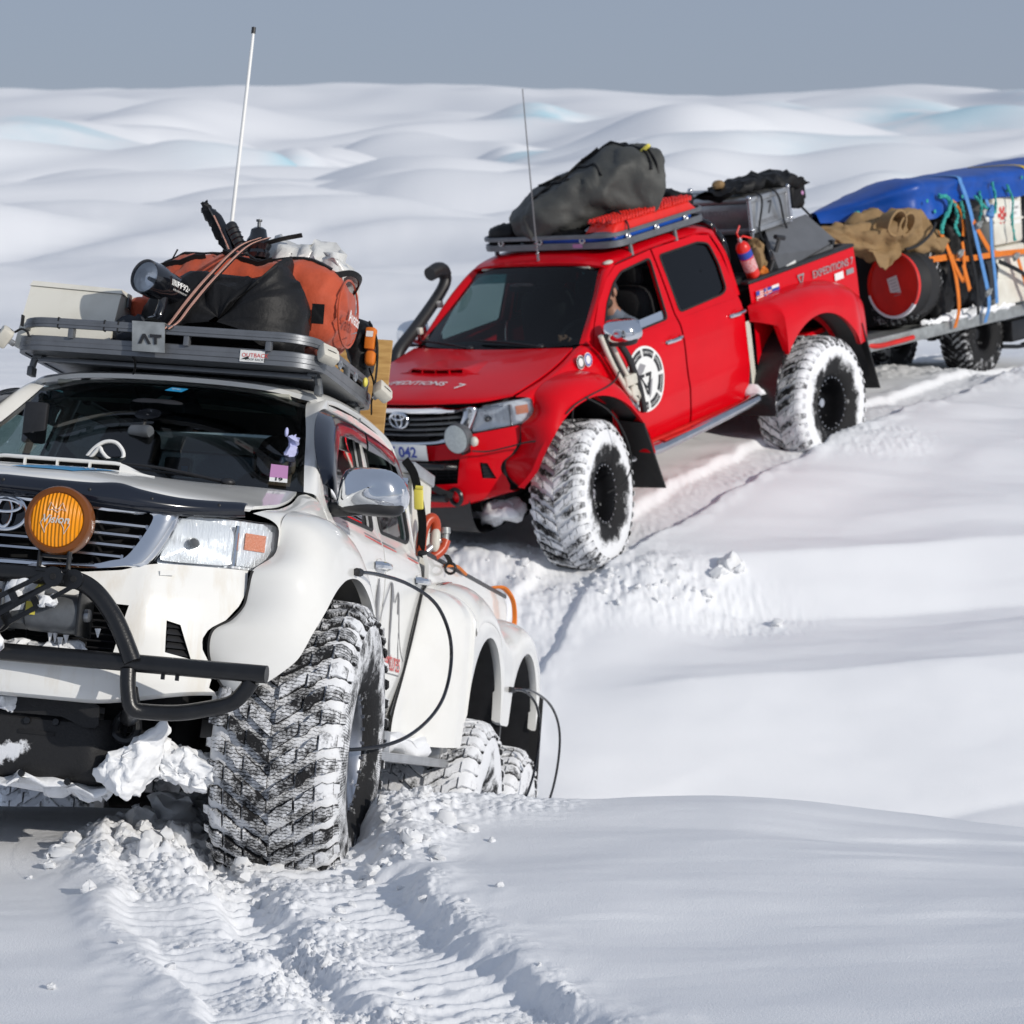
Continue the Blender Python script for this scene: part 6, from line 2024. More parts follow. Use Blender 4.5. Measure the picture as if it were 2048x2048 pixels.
# ---- load bed: sides cut away over the wheels
rb = MB()
for s in (1, -1):
    G = []
    for x in np.concatenate([np.linspace(-2.56, -2.86, 6), np.linspace(-2.88, -3.62, 22), np.linspace(-3.66, -4.20, 10)]):
        lo = .50
        if -3.86 < x < -2.44:
            lo = max(lo, .15 + math.sqrt(max(0, .70 ** 2 - (x + 3.15) ** 2)))
        G.append([(x, s * (.852 + .012 * math.sin(pi * t)), lo + (1.232 - lo) * t) for t in np.linspace(0, 1, 9)])
    rb.grid(np.array(G))
rb.box((-2.555, -.80, .62), (-4.18, .80, .66))
tg = []
for z in (.60, .70, .90, 1.10, 1.235):
    tg.append([(-4.205, y, z) for y in np.linspace(-.84, .84, 6)])
rb.grid(tg)
part('load_bed', rb, M['red_paint'], RT, 40)
for s in (1, -1):
    part('bed_rail', MB().box((-2.555, s * .775, 1.232), (-4.215, s * .858, 1.262), .012), M['black_plastic'], RT)
    part('tail_lamp', MB().box((-4.185, s * .70, .86), (-4.222, s * .85, 1.16), .01), M['red_plastic'], RT)
part('bed_rail', MB().box((-4.17, -.84, 1.232), (-4.215, .84, 1.262), .01), M['black_plastic'], RT)

def red_rear():
    c, r, cz = -3.15, .705, .17
    def top(x):
        return float(np.interp(x, [-4.16, -4.08, -3.95, -3.80, -3.60, -3.35, -3.1, -2.85, -2.66, -2.50], [.60, .78, .92, 1.01, 1.07, 1.105, 1.118, 1.115, 1.10, 1.075]))
    st = [(-2.50, top(-2.5), .955, .862, .858), (-2.54, top(-2.54), .935, .95, .856), (-2.62, top(-2.62), .895, 1.04, .855)]
    st = lin(st, 3)
    for a in np.linspace(44, 168, 40):
        x = c + r * math.cos(R_(a))
        st.append((x, top(x), max(cz + r * math.sin(R_(a)), .50), 1.10 - .03 * sstep(140, 168, a), .856))
    st.extend([(-3.92, top(-3.92), .50, 1.06, .856), (-4.02, top(-4.02), .50, 1.0, .856), (-4.12, top(-4.12), .50, .90, .856), (-4.17, .585, .50, .862, .856)])
    return rear_flare(st)
for b in two(red_rear()):
    part('rear_flare', b, M['red_paint'], RT, 45)
# stripped corner ahead of the rear wheel with the dark wheel housing showing
for s in (1, -1):
    a = np.linspace(R_(12), R_(78), 20)
    lnr = MB()
    lnr.grid([[(-3.15 + .735 * math.cos(t), s * y, .15 + .72 * math.sin(t)) for t in a] for y in (.60, .78, .90, 1.0, 1.035, 1.04)])
    part('wheel_liner', lnr, M['black_gloss'], RT)
    cl = MB().grid([[(-2.462, s * y, z) for y in (.60, .852)] for z in (.42, .60, .80, .96)]).grid([[(x, s * .853, z) for x in (-2.455, -2.52)] for z in (.42, .60, .80, .96)])
    part('cab_corner', cl, M['lamp_white'], RT)
    sn = MB().ell((-2.44, s * .86, .41), (.08, .10, .045), 18, 10).disp(.04, 9, 2)
    part('packed_snow', sn, M['snow_clod'], RT, 180)
    f = MB().add([(-.60, s * .72, .63), (-.60, s * 1.10, .60), (-.80, s * 1.08, .06), (-.78, s * .74, .06), (-.615, s * .72, .63), (-.615, s * 1.10, .60), (-.815, s * 1.08, .06), (-.795, s * .74, .06)], [(0, 1, 2, 3), (7, 6, 5, 4), (0, 4, 5, 1), (1, 5, 6, 2), (2, 6, 7, 3), (3, 7, 4, 0)])
    part('mud_flap', f, M['rubber'], RT)
    f = MB().add([(-3.83, s * .70, .68), (-3.83, s * 1.08, .66), (-4.03, s * 1.07, .07), (-4.01, s * .72, .07), (-3.845, s * .70, .68), (-3.845, s * 1.08, .66), (-4.045, s * 1.07, .07), (-4.025, s * .72, .07)], [(0, 1, 2, 3), (7, 6, 5, 4), (0, 4, 5, 1), (1, 5, 6, 2), (2, 6, 7, 3), (3, 7, 4, 0)])
    part('mud_flap', f, M['rubber'], RT)
    # tubular side step
    sp = MB().tube([(-.70, s * .72, .30), (-.76, s * .92, .315), (-.86, s * .955, .325), (-1.1, s * .96, .325), (-2.2, s * .955, .365), (-2.36, s * .93, .37), (-2.42, s * .75, .36)], .042, 14, 60)
    stp = part('side_step', sp, M['chrome_dull'], RT)
    part('tread_strip', MB().box((-1.0, s * .93, .365), (-2.2, s * .99, .372)).obox((-1.6, s * .86, .36), (1.3, .05, .02), (0, .0, 0), .004), M['red_dull'], stp)
    for x in (-.95, -2.2):
        part('step_bracket', MB().tube([(x, s * .60, .30), (x, s * .90, .33)], .025, 8), M['grey_metal'], stp)
    # flare crease band on the front flare, just outside the lip
    part('air_hose', MB().tube([(.30, s * 1.105, .885), (.20, s * 1.125, .93), (.02, s * 1.13, .955), (-.20, s * 1.12, .965), (-.40, s * 1.05, .97), (-.62, s * .93, .98)], .006, 6, 40), M['rubber'], RT)
    part('air_hose', MB().tube([(.05, s * 1.10, .945), (-.12, s * 1.17, .80), (-.20, s * 1.22, .60), (-.20, s * 1.24, .40), (-.10, s * 1.22, .28), (0, s * 1.15, .24)], .006, 6, 40), M['rubber'], RT)
    part('air_hose', MB().tube([(.20, s * 1.10, .92), (.18, s * 1.06, .80), (.05, s * 1.0, .70), (.2, s * .95, .62)], .006, 6, 40), M['rubber'], RT)
    tb_ = MB().tube([(.60, s * .78, .62), (.645, s * .66, .60), (.70, s * .57, .585), (.79, s * .46, .60)], .006, 6, 30)
    part('lamp_cable', MB().tube([(.42, s * 1.06, .715), (.52, s * .93, .735), (.60, s * .80, .715), (.68, s * .68, .70), (.76, s * .60, .72)], .006, 6, 30), M['rubber'], RT)

# ---- nose: round lamps, number plate, black bar and shackle
for s in (1, -1):
    L = MB()
    lc = (.84, s * .545, .825)
    L.lathe([(.098, .012), (.103, .010), (.104, -.03), (.09, -.07), (.04, -.10), (0, -.10)], c=lc, ax=(1, 0, 0), seg=40)
    rl = part('spot_lamp', L, M['grey_metal'], RT, 40, 'round white spot lamp on the red bumper')
    part('lamp_lens', MB().lathe([(.098, .012), (.07, .018), (0, .022)], c=lc, ax=(1, 0, 0), seg=40), M['lamp_frost'], rl, 60)
    part('lamp_bracket', MB().box((.72, s * .53, .70), (.80, s * .56, .76), .005), M['black_metal'], rl)
    part('lamp_knob', MB().ell((.80, s * .665, .80), (.03, .03, .035), 12, 8), M['lamp_white'], rl)
npf = lambda u, v, d: (.868 + d, .02 + u, .722 + v)
pl = part('number_plate', MB().box((.862, -.24, .665), (.868, .28, .78), .004), M['dec_white'], RT)
part('lettering', text('AT 042', .105, lambda u, v, d: npf(u, v, d + .001), xs=1.05, bold=.003), M['dec_blue'], pl, 0)
bb_ = MB().tube([(.90, -.50, .635), (.90, .34, .635), (.87, .42, .63), (.80, .47, .61)], .022, 10, 40)
bb_.tube([(.88, .25, .63), (.86, .28, .50), (.80, .30, .40)], .016, 8)
bb_.tube([(.88, -.25, .63), (.86, -.28, .50), (.80, -.30, .40)], .016, 8)
bb_.tube([(.86, -.45, .40), (.86, .40, .40)], .03, 10)
part('front_bar', bb_, M['black_metal'], RT)
for y in (.20, .265):
    part('shackle_ball', MB().ell((.86, y, .545), (.028, .028, .032), 14, 10), M['chrome'], RT)
part('tow_strap', MB().ribbon([(.92, .02, .655), (.925, .12, .615), (.915, .25, .53), (.88, .36, .455), (.83, .43, .41)], (0, .5, 1), .05, .006, 24), M['rubber'], RT)
part('tow_ring', MB().tube([(.80, .43 + .05 * math.cos(a), .395 + .055 * math.sin(a)) for a in np.linspace(0, 2 * pi, 24, endpoint=False)], .016, 8, closed=True), M['black_metal'], RT)
part('skid_plate', MB().surf([[(.74, y, .36) for y in np.linspace(-.5, .5, 5)], [(.72, y, .18) for y in np.linspace(-.5, .5, 5)], [(.60, y, .08) for y in np.linspace(-.48, .48, 5)], [(.2, y, .06) for y in np.linspace(-.4, .4, 5)]], 16, 10), M['black_plastic'], RT)
part('packed_snow', MB().ell((.45, .55, .20), (.12, .16, .07), 22, 12, .8).ell((.40, .40, .17), (.10, .12, .09), 18, 10).disp(.05, 9, 4), M['snow_clod'], RT, 180)

# ---- snorkel on the far side of the windscreen, intake tubes by the near door
snk = MB().tube([(-.22, -.855, 1.10), (-.30, -.865, 1.20), (-.52, -.875, 1.31), (-.78, -.88, 1.455), (-.93, -.88, 1.555), (-.98, -.88, 1.62), (-.965, -.88, 1.665)], [.050, .050, .048, .046, .046, .048, .05], 14, 40)
part('snorkel', snk, M['black_plastic'], RT)
part('snorkel_head', MB().tube([(-.985, -.88, 1.645), (-.955, -.88, 1.69), (-.90, -.88, 1.705), (-.80, -.88, 1.69)], [.052, .058, .060, .055], 14, 16), M['black_plastic'], RT)
for x, z in ((-.52, 1.31), (-.80, 1.46)):
    part('snorkel_clamp', MB().box((x - .02, -.90, z - .03), (x + .02, -.80, z + .02), .006), M['lamp_white'], RT)
for k, (dx, mt_) in enumerate(((0, 'lamp_white'), (-.045, 'rubber'), (-.09, 'lamp_white'))):
    part('intake_pipe', MB().tube([(-.45 + dx, .925, 1.275), (-.48 + dx, .925, 1.20), (-.55 + dx, .925, 1.05), (-.64 + dx, .925, .90), (-.71 + dx, .925, .80), (-.80 + dx * .5, .925, .72)], .019 if k != 1 else .012, 10, 40), M[mt_], RT)
part('intake_pipe', MB().tube([(-.68, .925, 1.16), (-.75, .93, 1.05), (-.80, .93, .92), (-.84, .93, .80), (-.86, .93, .62)], .026, 10, 40), M['black_plastic'], RT)
part('valve_block', MB().box((-.66, .90, .85), (-.80, .955, .93), .01).box((-.72, .90, .76), (-.80, .95, .84), .01), M['lamp_white'], RT)

# ---- lettering and stickers
zh = lambda x, y: float(np.interp(x, [-.275, 0, .3, .62, .78], [1.2, 1.182, 1.158, 1.112, 1.06])) + .004 - .05 * max(0, abs(y) - .25)
hood_f = lambda y0: (lambda u, v, d: (.53 - v * 1.2, y0 + u, zh(.53 - v * 1.2, y0 + u) + d + .001))
HT = tree_of(HOODS[True])
for tx, y0, sz in (('EXPEDITIONS', -.06, .078), ('7', .37, .10)):
    tm_ = snapped(text(tx, sz, hood_f(y0), xs=1.3, bold=.001), HT, (0, 0, -1), .006)
    part('lettering', tm_, M['dec_white'], RT, 0)
fb = lambda x0, z0: (lambda u, v, d: (x0 - u, .868 + d, z0 + v))
part('lettering', text('EXPEDITIONS 7', .085, fb(-3.82, 1.128), xs=1.12, bold=.0015), M['dec_grey'], RT, 0)
part('emblem', MB().add([fb(-3.31, 1.13)(u, v, .002) for u, v in ((-.055, .045), (.055, .045), (.0, -.06), (.0, -.03), (.03, .03), (-.03, .03))], [(0, 1, 4, 5), (0, 5, 3, 2), (1, 2, 3, 4)]), M['dec_grey'], RT, 0)
part('sticker', MB().grid([[fb(-3.90, 1.045)(u, v, .002) for u in (-.07, .07)] for v in (-.03, .03)]), M['dec_white'], RT, 0)
part('sticker', MB().grid([[fb(-4.08, 1.05)(u, v, .002) for u in (-.06, .06)] for v in (-.022, .022)]), M['dec_grey'], RT, 0)
# three little flags on the bed side
for k, x in enumerate((-2.68, -2.80, -2.915)):
    f0 = fb(x, 1.130)
    fg = part('flag', MB().grid([[f0(u, v, .002) for u in (-.055, .055)] for v in (-.036, .036)]), M[('dec_white', 'dec_blue', 'dec_white')[k]], RT, 0)
    if k == 0:
        for j in range(4):
            part('flag_stripe', MB().grid([[f0(u, -.036 + .0105 + j * .0185 + v, .0035) for u in (-.055, .055)] for v in (-.0048, .0048)]), M['dec_red'], fg, 0)
        part('canton', MB().grid([[f0(u, v, .005) for u in (-.055, -.008)] for v in (.0, .036)]), M['dec_blue'], fg, 0)
    elif k == 1:
        for w, m_, d in ((.011, 'dec_white', .0035), (.0055, 'dec_red', .005)):
            part('flag_cross', MB().grid([[f0(u, v, d) for u in (-.055, .055)] for v in (-w, w)]).grid([[f0(-.018 + u, v, d) for u in (-w, w)] for v in (-.036, .036)]), M[m_], fg, 0)
    else:
        part('flag_stripe', MB().grid([[f0(u, v, .0035) for u in (-.055, .055)] for v in (-.012, .012)]), M['dec_blue'], fg, 0)
        part('flag_stripe', MB().grid([[f0(u, v, .0035) for u in (-.055, .055)] for v in (-.036, -.012)]), M['dec_red'], fg, 0)
# two small round badges on the wing
for x, m_ in ((-.255, 'dec_black'), (-.345, 'dec_blue')):
    fw = lambda u, v, d: (x - u, .862 + d - .12 * max(0, v + .01), 1.125 + v)
    bg_ = part('badge', MB().grid([[fw(r * math.cos(a), r * math.sin(a) * 1.1, .008) for a in np.linspace(0, 2 * pi, 24, endpoint=False)] for r in (.001, .046)], cv=True), M['dec_white'], RT, 0)
    part('badge_ring', MB().grid([[fw(r * math.cos(a), r * math.sin(a) * 1.1, .010) for a in np.linspace(0, 2 * pi, 24, endpoint=False)] for r in (.030, .041)], cv=True), M[m_], bg_, 0)
# round crest on the front door
cx0, cz0 = -1.015, .83
fc = lambda u, v, d: side(.008 + d)(cx0 - u, cz0 + v)
def disc(r0, r1, d, a0=0, a1=2 * pi, n=64):
    full = a1 - a0 > 6.28
    A_ = np.linspace(a0, a1, n, endpoint=not full)
    return MB().grid([[fc(r * math.cos(a), r * math.sin(a), d) for a in A_] for r in np.linspace(r0, r1, 6)], cv=full)
cr_ = part('door_crest', disc(.002, .245, 0), M['dec_white'], RT, 0)
for k in range(8):
    a0 = k * pi / 4 + R_(6)
    part('crest_segment', disc(.168, .226, .002, a0, a0 + pi / 4 - R_(8), 10), M['dec_black'], cr_, 0)
wd = MB()
for k in range(8):
    am = k * pi / 4 + R_(24.5)
    t_ = text(('NORTH', 'SOUTH', 'ICE CAP', 'ARCTIC', 'AFRICA', 'ASIA', 'WORLD', 'CREST')[k] if False else 'EXPEDITION', .026, lambda u, v, d: fc((.197 + v) * math.cos(am - u / .20), (.197 + v) * math.sin(am - u / .20), .004 + d))
    wd.join(t_)
part('lettering', wd, M['dec_white'], cr_, 0, stuff=True)
part('crest_shade', MB().add([fc(u, v, .002) for u, v in ((-.10, .08), (-.05, .13), (.02, .10), (-.02, .06), (-.09, .02))], [(0, 1, 2, 3, 4)]).add([fc(u, v, .002) for u, v in ((.06, -.02), (.09, -.01), (.05, -.12), (.02, -.15), (.02, -.08))], [(0, 1, 2, 3, 4)]), M['dec_grey'], cr_, 0)
sv_ = MB()
def stroke(P, w, d=.004):
    P = cr(np.array(P, float), 2 if len(P) == 2 else 20)
    T_ = np.gradient(P, axis=0)
    N_ = np.stack([-T_[:, 1], T_[:, 0]], 1)
    N_ /= np.linalg.norm(N_, axis=1)[:, None]
    sv_.grid([[fc(*(p + n_ * w / 2), d), fc(*(p - n_ * w / 2), d)] for p, n_ in zip(P, N_)])
stroke([(-.07, .030), (-.015, .030)], .026)
stroke([(.005, .030), (.075, .030)], .026)
stroke([(.070, .040), (.012, -.12)], .022)
stroke([(-.085, .045), (-.03, -.02), (.008, -.12)], .016)
stroke([(-.02, -.03), (.012, -.065), (.03, -.03)], .014)
part('crest_figure', sv_, M['dec_black'], cr_, 0)

# ---- roof rack
rackR = part('roof_rack', rail(rail_loop(-1.15, -2.42, .655, .15), 1.790, 1.838), M['rack_alu'], RT, 30)
part('rack_rail', rail(rail_loop(-1.13, -2.44, .645, .15), 1.868, 1.898, .018), M['rack_alu'], rackR, 30)
part('rack_floor', MB().grid([[(x, y, 1.805) for y in (-.62, .62)] for x in (-1.2, -2.40)]), M['rack_alu'], rackR)
for x, y in ((-1.32, .648), (-1.70, .648), (-2.10, .648), (-1.32, -.648), (-1.70, -.648), (-2.10, -.648), (-1.145, -.42), (-1.145, -.05), (-1.145, .35)):
    e_ = MB().tube([(x + (.020 * math.cos(a) if abs(y) > .6 else 0), y + (0 if abs(y) > .6 else .020 * math.cos(a)), 1.853 + .018 * math.sin(a)) for a in np.linspace(0, 2 * pi, 16, endpoint=False)], .008, 6, closed=True)
    part('rack_eye', e_, M['alu'], rackR)
part('blue_tube', MB().tube([(-1.18, -.05, 1.853), (-1.175, .40, 1.853), (-1.21, .55, 1.853), (-1.32, .612, 1.853), (-2.2, .612, 1.853)], .020, 8, 40), M['tarp'], rackR, 38, 'blue tube showing behind the rack rail')
for x in (-1.35, -1.95):
    for s in (1, -1):
        part('rack_foot', MB().tube([(x, s * .63, 1.80), (x, s * .64, 1.70)], .018, 8).box((x - .035, s * .60, 1.785), (x + .035, s * .66, 1.80), .004), M['grey_metal'], rackR)
part('name_plate', MB().grid([[(-1.146, .30 + u, 1.815 + v) for u in (-.045, .045)] for v in (-.016, .016)]), M['dec_pink'], rackR)
an2 = part('whip_aerial', MB().tube([(-.985, .040, 1.71), (-.99, .040, 1.95), (-1.0, .055, 2.4), (-1.0, .088, 3.02)], [.008, .006, .005, .004], 8, 30), M['dec_dgrey'], RT)
part('aerial_spring', MB().tube([(-.985 + .011 * math.cos(t), .040 + .011 * math.sin(t), 1.715 + .008 * t / 1.9) for t in np.linspace(0, 40, 120)], .004, 5).ell((-.985, .04, 1.712), (.022, .022, .012), 14, 8), M['chrome_dull'], an2)
part('marker_lamp', MB().ell((-1.06, .625, 1.70), (.05, .03, .016), 14, 8), M['lamp_white'], RT)

# ================================================================== load on the red truck
# grey holdall: big sagging sack, thick end to the rear
gh = MB()
rows = []
NH, KH = 70, 50
axis = cr(np.array([(-1.26, -.36, 1.93), (-1.32, -.29, 1.965), (-1.48, -.10, 2.045), (-1.68, .10, 2.13), (-1.88, .28, 2.175), (-2.0, .38, 2.15), (-2.07, .43, 2.12)]), NH)
wid = np.interp(np.linspace(0, 1, NH), [0, .04, .15, .4, .7, .88, .97, 1], [.03, .19, .28, .33, .345, .31, .22, .04])
hei = np.interp(np.linspace(0, 1, NH), [0, .04, .15, .4, .7, .88, .97, 1], [.02, .095, .14, .215, .285, .29, .22, .03])
for i in range(NH):
    t = axis[min(i + 1, NH - 1)] - axis[max(i - 1, 0)]
    t /= np.linalg.norm(t)
    b = np.cross((0, 0, 1), t)
    b /= np.linalg.norm(b)
    n_ = np.cross(t, b)
    rows.append([axis[i] + b * wid[i] * np.sign(math.cos(a)) * abs(math.cos(a)) ** .8 + n_ * hei[i] * np.sign(math.sin(a)) * abs(math.sin(a)) ** .8 for a in np.linspace(0, 2 * pi, KH, endpoint=False)])
gh.grid(rows, cv=True)
gh.disp(.05, 3.6, 3, 3).wrinkle(.020, 3.0, 1)
ghd = thing('holdall', 'large dark grey holdall lashed on the roof rack of the red pickup', 'holdall', RED, (-1.5, .1, 1.86))
part('bag', gh, M['grey_canvas'], ghd, 60)
tr = tree_of(gh)
for P, w in (([(-1.30, -.20, 3), (-1.45, -.08, 3), (-1.65, .02, 3), (-1.82, .12, 3), (-1.88, .36, 3), (-1.82, .56, 3), (-1.76, .62, 3)], .03), ([(-2.02, .05, 3), (-1.98, .22, 3), (-1.92, .42, 3), (-1.86, .58, 3), (-1.82, .64, 3)], .026), ([(-1.50, -.26, 3), (-1.46, -.13, 3), (-1.41, .04, 3), (-1.37, .12, 3)], .024), ([(-1.64, .0, 3), (-1.56, .22, 3), (-1.50, .34, 3)], .02)):
    pp = snap(tr, [tuple(p) for p in cr(np.array(P), 24)], (0, 0, -1), .010)
    part('webbing', MB().tube([q for q in pp if q[2] < 2.9], w * .42, 6), M['black_fabric'], ghd)
pk = snap(tr, [(-1.86, .52, 3), (-1.82, .56, 3)], (0, 0, -1), .02)
part('buckle', MB().obox(pk[0], (.05, .08, .03), (.6, 0, .3), .008), M['dec_yellow'], ghd)
for xx, yy in ((-1.42, -.16), (-1.66, .05)):
    pp = snap(tr, [(xx, yy, 3), (xx - .05, yy + .05, 3), (xx - .10, yy + .10, 3)], (0, 0, -1), .03)
    part('grab_handle', MB().ribbon(pp, (1, 0, .2), .03, .01, 10), M['black_fabric'], ghd)
# red traction boards with studs
trb = thing('traction_board', 'bright red studded traction boards under the grey holdall', 'traction board', RED, (-1.5, .5, 1.86))
brd = MB()
rows = []
for x in np.linspace(-1.20, -2.32, 30):
    k = min(1, (x + 2.34) / .10, (-1.18 - x) / .08)
    rows.append([(x, .33, 1.88), (x, .37, 1.88 + .085 * k), (x, .50, 1.88 + .105 * k), (x, .595, 1.88 + .075 * k), (x, .612, 1.86)])
brd.surf(rows, 40, 12)
part('board', brd, M['red_plastic'], trb, 60)
st_ = MB()
for i, x in enumerate(np.linspace(-1.24, -2.28, 28)):
    for j, y in enumerate((.37, .42, .46, .51, .55, .59)):
        z = 1.95 + .025 - .18 * (y - .48) ** 2 * 4
        st_.lathe([(.018, 0), (.012, .03), (.0, .034)], c=(x + (.02 if j % 2 else 0), y, z), ax=(random.uniform(-.2, .2), .35, 1), seg=6)
part('stud', st_, M['red_plastic'], trb, 50, stuff=True)
part('lashing', MB().tube([(-1.55, .33, 2.0), (-1.47, .46, 2.02), (-1.40, .57, 1.98), (-1.36, .63, 1.93), (-1.34, .645, 1.89)], .008, 6, 20), M['rubber'], trb)
solo('stuff_sack', MB().ell((-1.28, -.47, 1.89), (.11, .14, .10), 24, 14, .8).disp(.03, 7, 3), M['black_fabric'], 'black stuff sack at the far front corner of the red rack', 'sack', RED, 'black sacks on the red rack')
solo('stuff_sack', MB().ell((-1.30, -.05, 1.86), (.12, .30, .065), 28, 12, .8).disp(.03, 7, 8), M['black_fabric'], 'flat black sack squeezed beneath the front of the grey holdall', 'sack', RED, 'black sacks on the red rack')
solo('stuff_sack', MB().ell((-2.32, .36, 1.95), (.12, .20, .09), 24, 14, .8).disp(.04, 7, 5), M['black_fabric'], 'black sack tucked behind the traction boards at the rear of the red rack', 'sack', RED, 'black sacks on the red rack')

# two boxes, black bag, extinguisher, shovel, jerry flap in the bed
ab = thing('metal_case', 'large aluminium case with crossed black straps standing above the bed', 'case', RED, (-3.2, .0, 1.2))
z0_, z1_ = 1.56, 1.775
part('case_body', MB().box((-3.20, -.42, z0_), (-3.78, .52, z1_), .012), M['alu'], ab, 30)
part('case_lid', MB().box((-3.185, -.435, z1_), (-3.795, .535, z1_ + .045), .012), M['alu'], ab, 30)
part('case_rim', MB().box((-3.185, -.435, z0_ - .03), (-3.795, .535, z0_ + .012), .006), M['alu'], ab, 30)
for x, y in ((-3.79, .53), (-3.19, .53), (-3.19, -.43), (-3.79, -.43)):
    part('case_corner', MB().tube([(x, y, z0_ - .03), (x, y, z1_ + .05)], .017, 10).ell((x, y, z1_ + .045), (.025, .025, .022), 12, 8).ell((x, y, z0_), (.024, .024, .02), 12, 8), M['chrome_dull'], ab)
part('case_stand', MB().box((-3.24, -.38, .70), (-3.74, .48, z0_ - .03)), M['dark'], ab)
part('lettering', text('PELI BOXES', .065, lambda u, v, d: (-3.198 + d, .16 + u, 1.70 + v), bold=.001), M['dec_grey'], ab, 0)
part('lettering', text('7', .15, lambda u, v, d: (-3.50 - u, .522 + d, 1.695 + v), shear=.1), M['dec_black'], ab, 0)
part('lettering', text('7 EXPEDITIONS', .045, lambda u, v, d: (-3.46 - u, .522 + d, 1.60 + v)), M['dec_dgrey'], ab, 0)
for x0, x1 in ((-3.34, -3.27), (-3.56, -3.66)):
    part('lashing', MB().ribbon([(x0 + .05, -.43, 1.83), (x0, .20, 1.827), (x0, .545, 1.825), (x1, .55, 1.55), (x1 - .03, .58, 1.42)], (1, 0, 0), .024, .005, 30), M['black_fabric'], ab)
part('steel_post', MB().tube([(-3.19, .53, 1.54), (-3.185, .535, 1.42)], .014, 10).ell((-3.186, .535, 1.425), (.02, .02, .02), 10, 8), M['chrome_dull'], ab)
bg2 = thing('camera_bag', 'limp black bag slung over the top of the aluminium case', 'bag', RED, (-3.25, .45, 1.85))
rows = []
for t in np.linspace(0, 1, 34):
    x = -3.08 - 1.02 * t
    y = .25 + .16 * t
    zz = np.interp(t, [0, .1, .5, .6, .85, 1], [1.87, 1.875, 1.90, 1.885, 1.85, 1.80])
    hh = np.interp(t, [0, .08, .5, .9, 1], [.01, .045, .06, .075, .02])
    rows.append([(x, y + .15 * math.cos(a), zz + hh * math.sin(a)) for a in np.linspace(0, 2 * pi, 20, endpoint=False)])
part('bag', MB().grid(rows, cv=True)  .disp(.045, 9, 3, 4).wrinkle(.02, 9, 2), M['black_fabric'], bg2, 60)
part('bag_flap', MB().ell((-4.06, .42, 1.72), (.13, .06, .13), 20, 12, .7).disp(.04, 9, 6), M['black_fabric'], bg2, 60)
part('bag_strap', MB().tube([(-4.12, .42, 1.62), (-4.20, .42, 1.56), (-4.30, .42, 1.48)], .010, 6, 12), M['black_fabric'], bg2)
part('bag_tag', MB().ell((-4.08, .49, 1.72), (.02, .01, .02), 10, 6), M['dec_pink'], bg2)
solo('tan_pouch', MB().ell((-3.20, .25, 1.945), (.06, .05, .035), 16, 10).disp(.02, 9, 2), M['tan_canvas'], 'small tan pouch lying on the black bag', 'pouch', RED)
gb = thing('tool_box', 'grey steel tool box with a sloping lid beside the bed rail', 'tool box', RED, (-3.9, .6, 1.1))
lq = [(-3.46, .48, 1.525), (-4.12, .48, 1.535), (-4.02, .80, 1.325), (-3.78, .805, 1.30), (-3.12, .80, 1.225), (-3.05, .80, 1.38)]
bk_ = [(x, y - .03, z - .03) for x, y, z in lq]
part('box_lid', MB().add(lq + bk_, [(0, 1, 2, 3, 4, 5)] + [(i, (i + 1) % 6, 6 + (i + 1) % 6, 6 + i) for i in range(6)] + [(11, 10, 9, 8, 7, 6)]), M['grey_box'], gb, 20)
part('box_body', MB().add([(-3.13, .78, 1.21), (-4.0, .78, 1.21), (-4.0, .78, 1.30), (-3.13, .78, 1.20), (-3.47, .30, 1.20), (-4.1, .30, 1.20), (-4.1, .46, 1.50), (-3.48, .46, 1.49)], [(0, 1, 2, 3), (4, 5, 6, 7), (1, 5, 6, 2), (0, 4, 7, 3), (0, 1, 5, 4)]), M['grey_box'], gb, 20)
part('latch', MB().obox((-3.27, .812, 1.265), (.15, .012, .022), (0, .12, 0), .004), M['dec_white'], gb)
part('hinge', MB().lathe([(0, .02), (.02, .02), (.02, -.02), (0, -.02)], c=(-3.95, .80, 1.32), ax=(0, 1, 0), seg=14), M['black_plastic'], gb)
fe_ = thing('fire_extinguisher', 'red fire extinguisher strapped behind the cab of the red pickup', 'fire extinguisher', RED, (-2.72, .72, 1.2))
fa = Vector((.134, 0, .298)).normalized()
fc_ = np.array((-2.725, .80, 1.275))
part('cylinder', MB().lathe([(0, 0), (.050, .0), (.056, .012), (.056, .26), (.050, .29), (.03, .315), (.016, .322)], c=fc_, ax=fa, seg=28), M['red_plastic'], fe_)
part('label', MB().lathe([(.0572, .185), (.0572, .245)], c=fc_, ax=fa, seg=20), M['dec_blue'], fe_)
part('label', MB().lathe([(.0572, .065), (.0572, .175)], c=fc_, ax=fa, seg=20), M['dec_pinkw'], fe_)
part('valve', MB().lathe([(.016, .322), (.018, .345), (.012, .36), (0, .36)], c=fc_, ax=fa, seg=14), M['alu'], fe_)
vt = fc_ + np.array(fa) * .35
part('trigger', MB().tube([vt, vt + (-.02, .02, .02), vt + (-.09, .05, -.01)], .008, 6).tube([vt, vt + (.03, 0, .05), vt + (-.02, .0, .10)], .008, 6), M['red_plastic'], fe_)
sh = thing('shovel', 'black shovel with a T handle leaning in the bed', 'shovel', RED, (-3.25, .70, 1.2))
part('shaft', MB().tube([(-2.98, .78, 1.23), (-3.225, .76, 1.49)], .017, 10), M['black_plastic'], sh)
part('grip', MB().tube([(-3.165, .76, 1.508), (-3.29, .76, 1.475)], .020, 10), M['black_plastic'], sh)
solo('canvas_sack', MB().ell((-2.98, .66, 1.38), (.07, .09, .14), 18, 14, .8).disp(.05, 10, 2), M['tan_canvas'], 'tan sack standing between extinguisher and tool box', 'sack', RED)
solo('orange_glove', MB().ell((-2.90, .79, 1.275), (.05, .04, .03), 14, 10).disp(.03, 14, 3), M['orange_strap'], 'orange glove lying at the foot of the extinguisher', 'glove', RED)
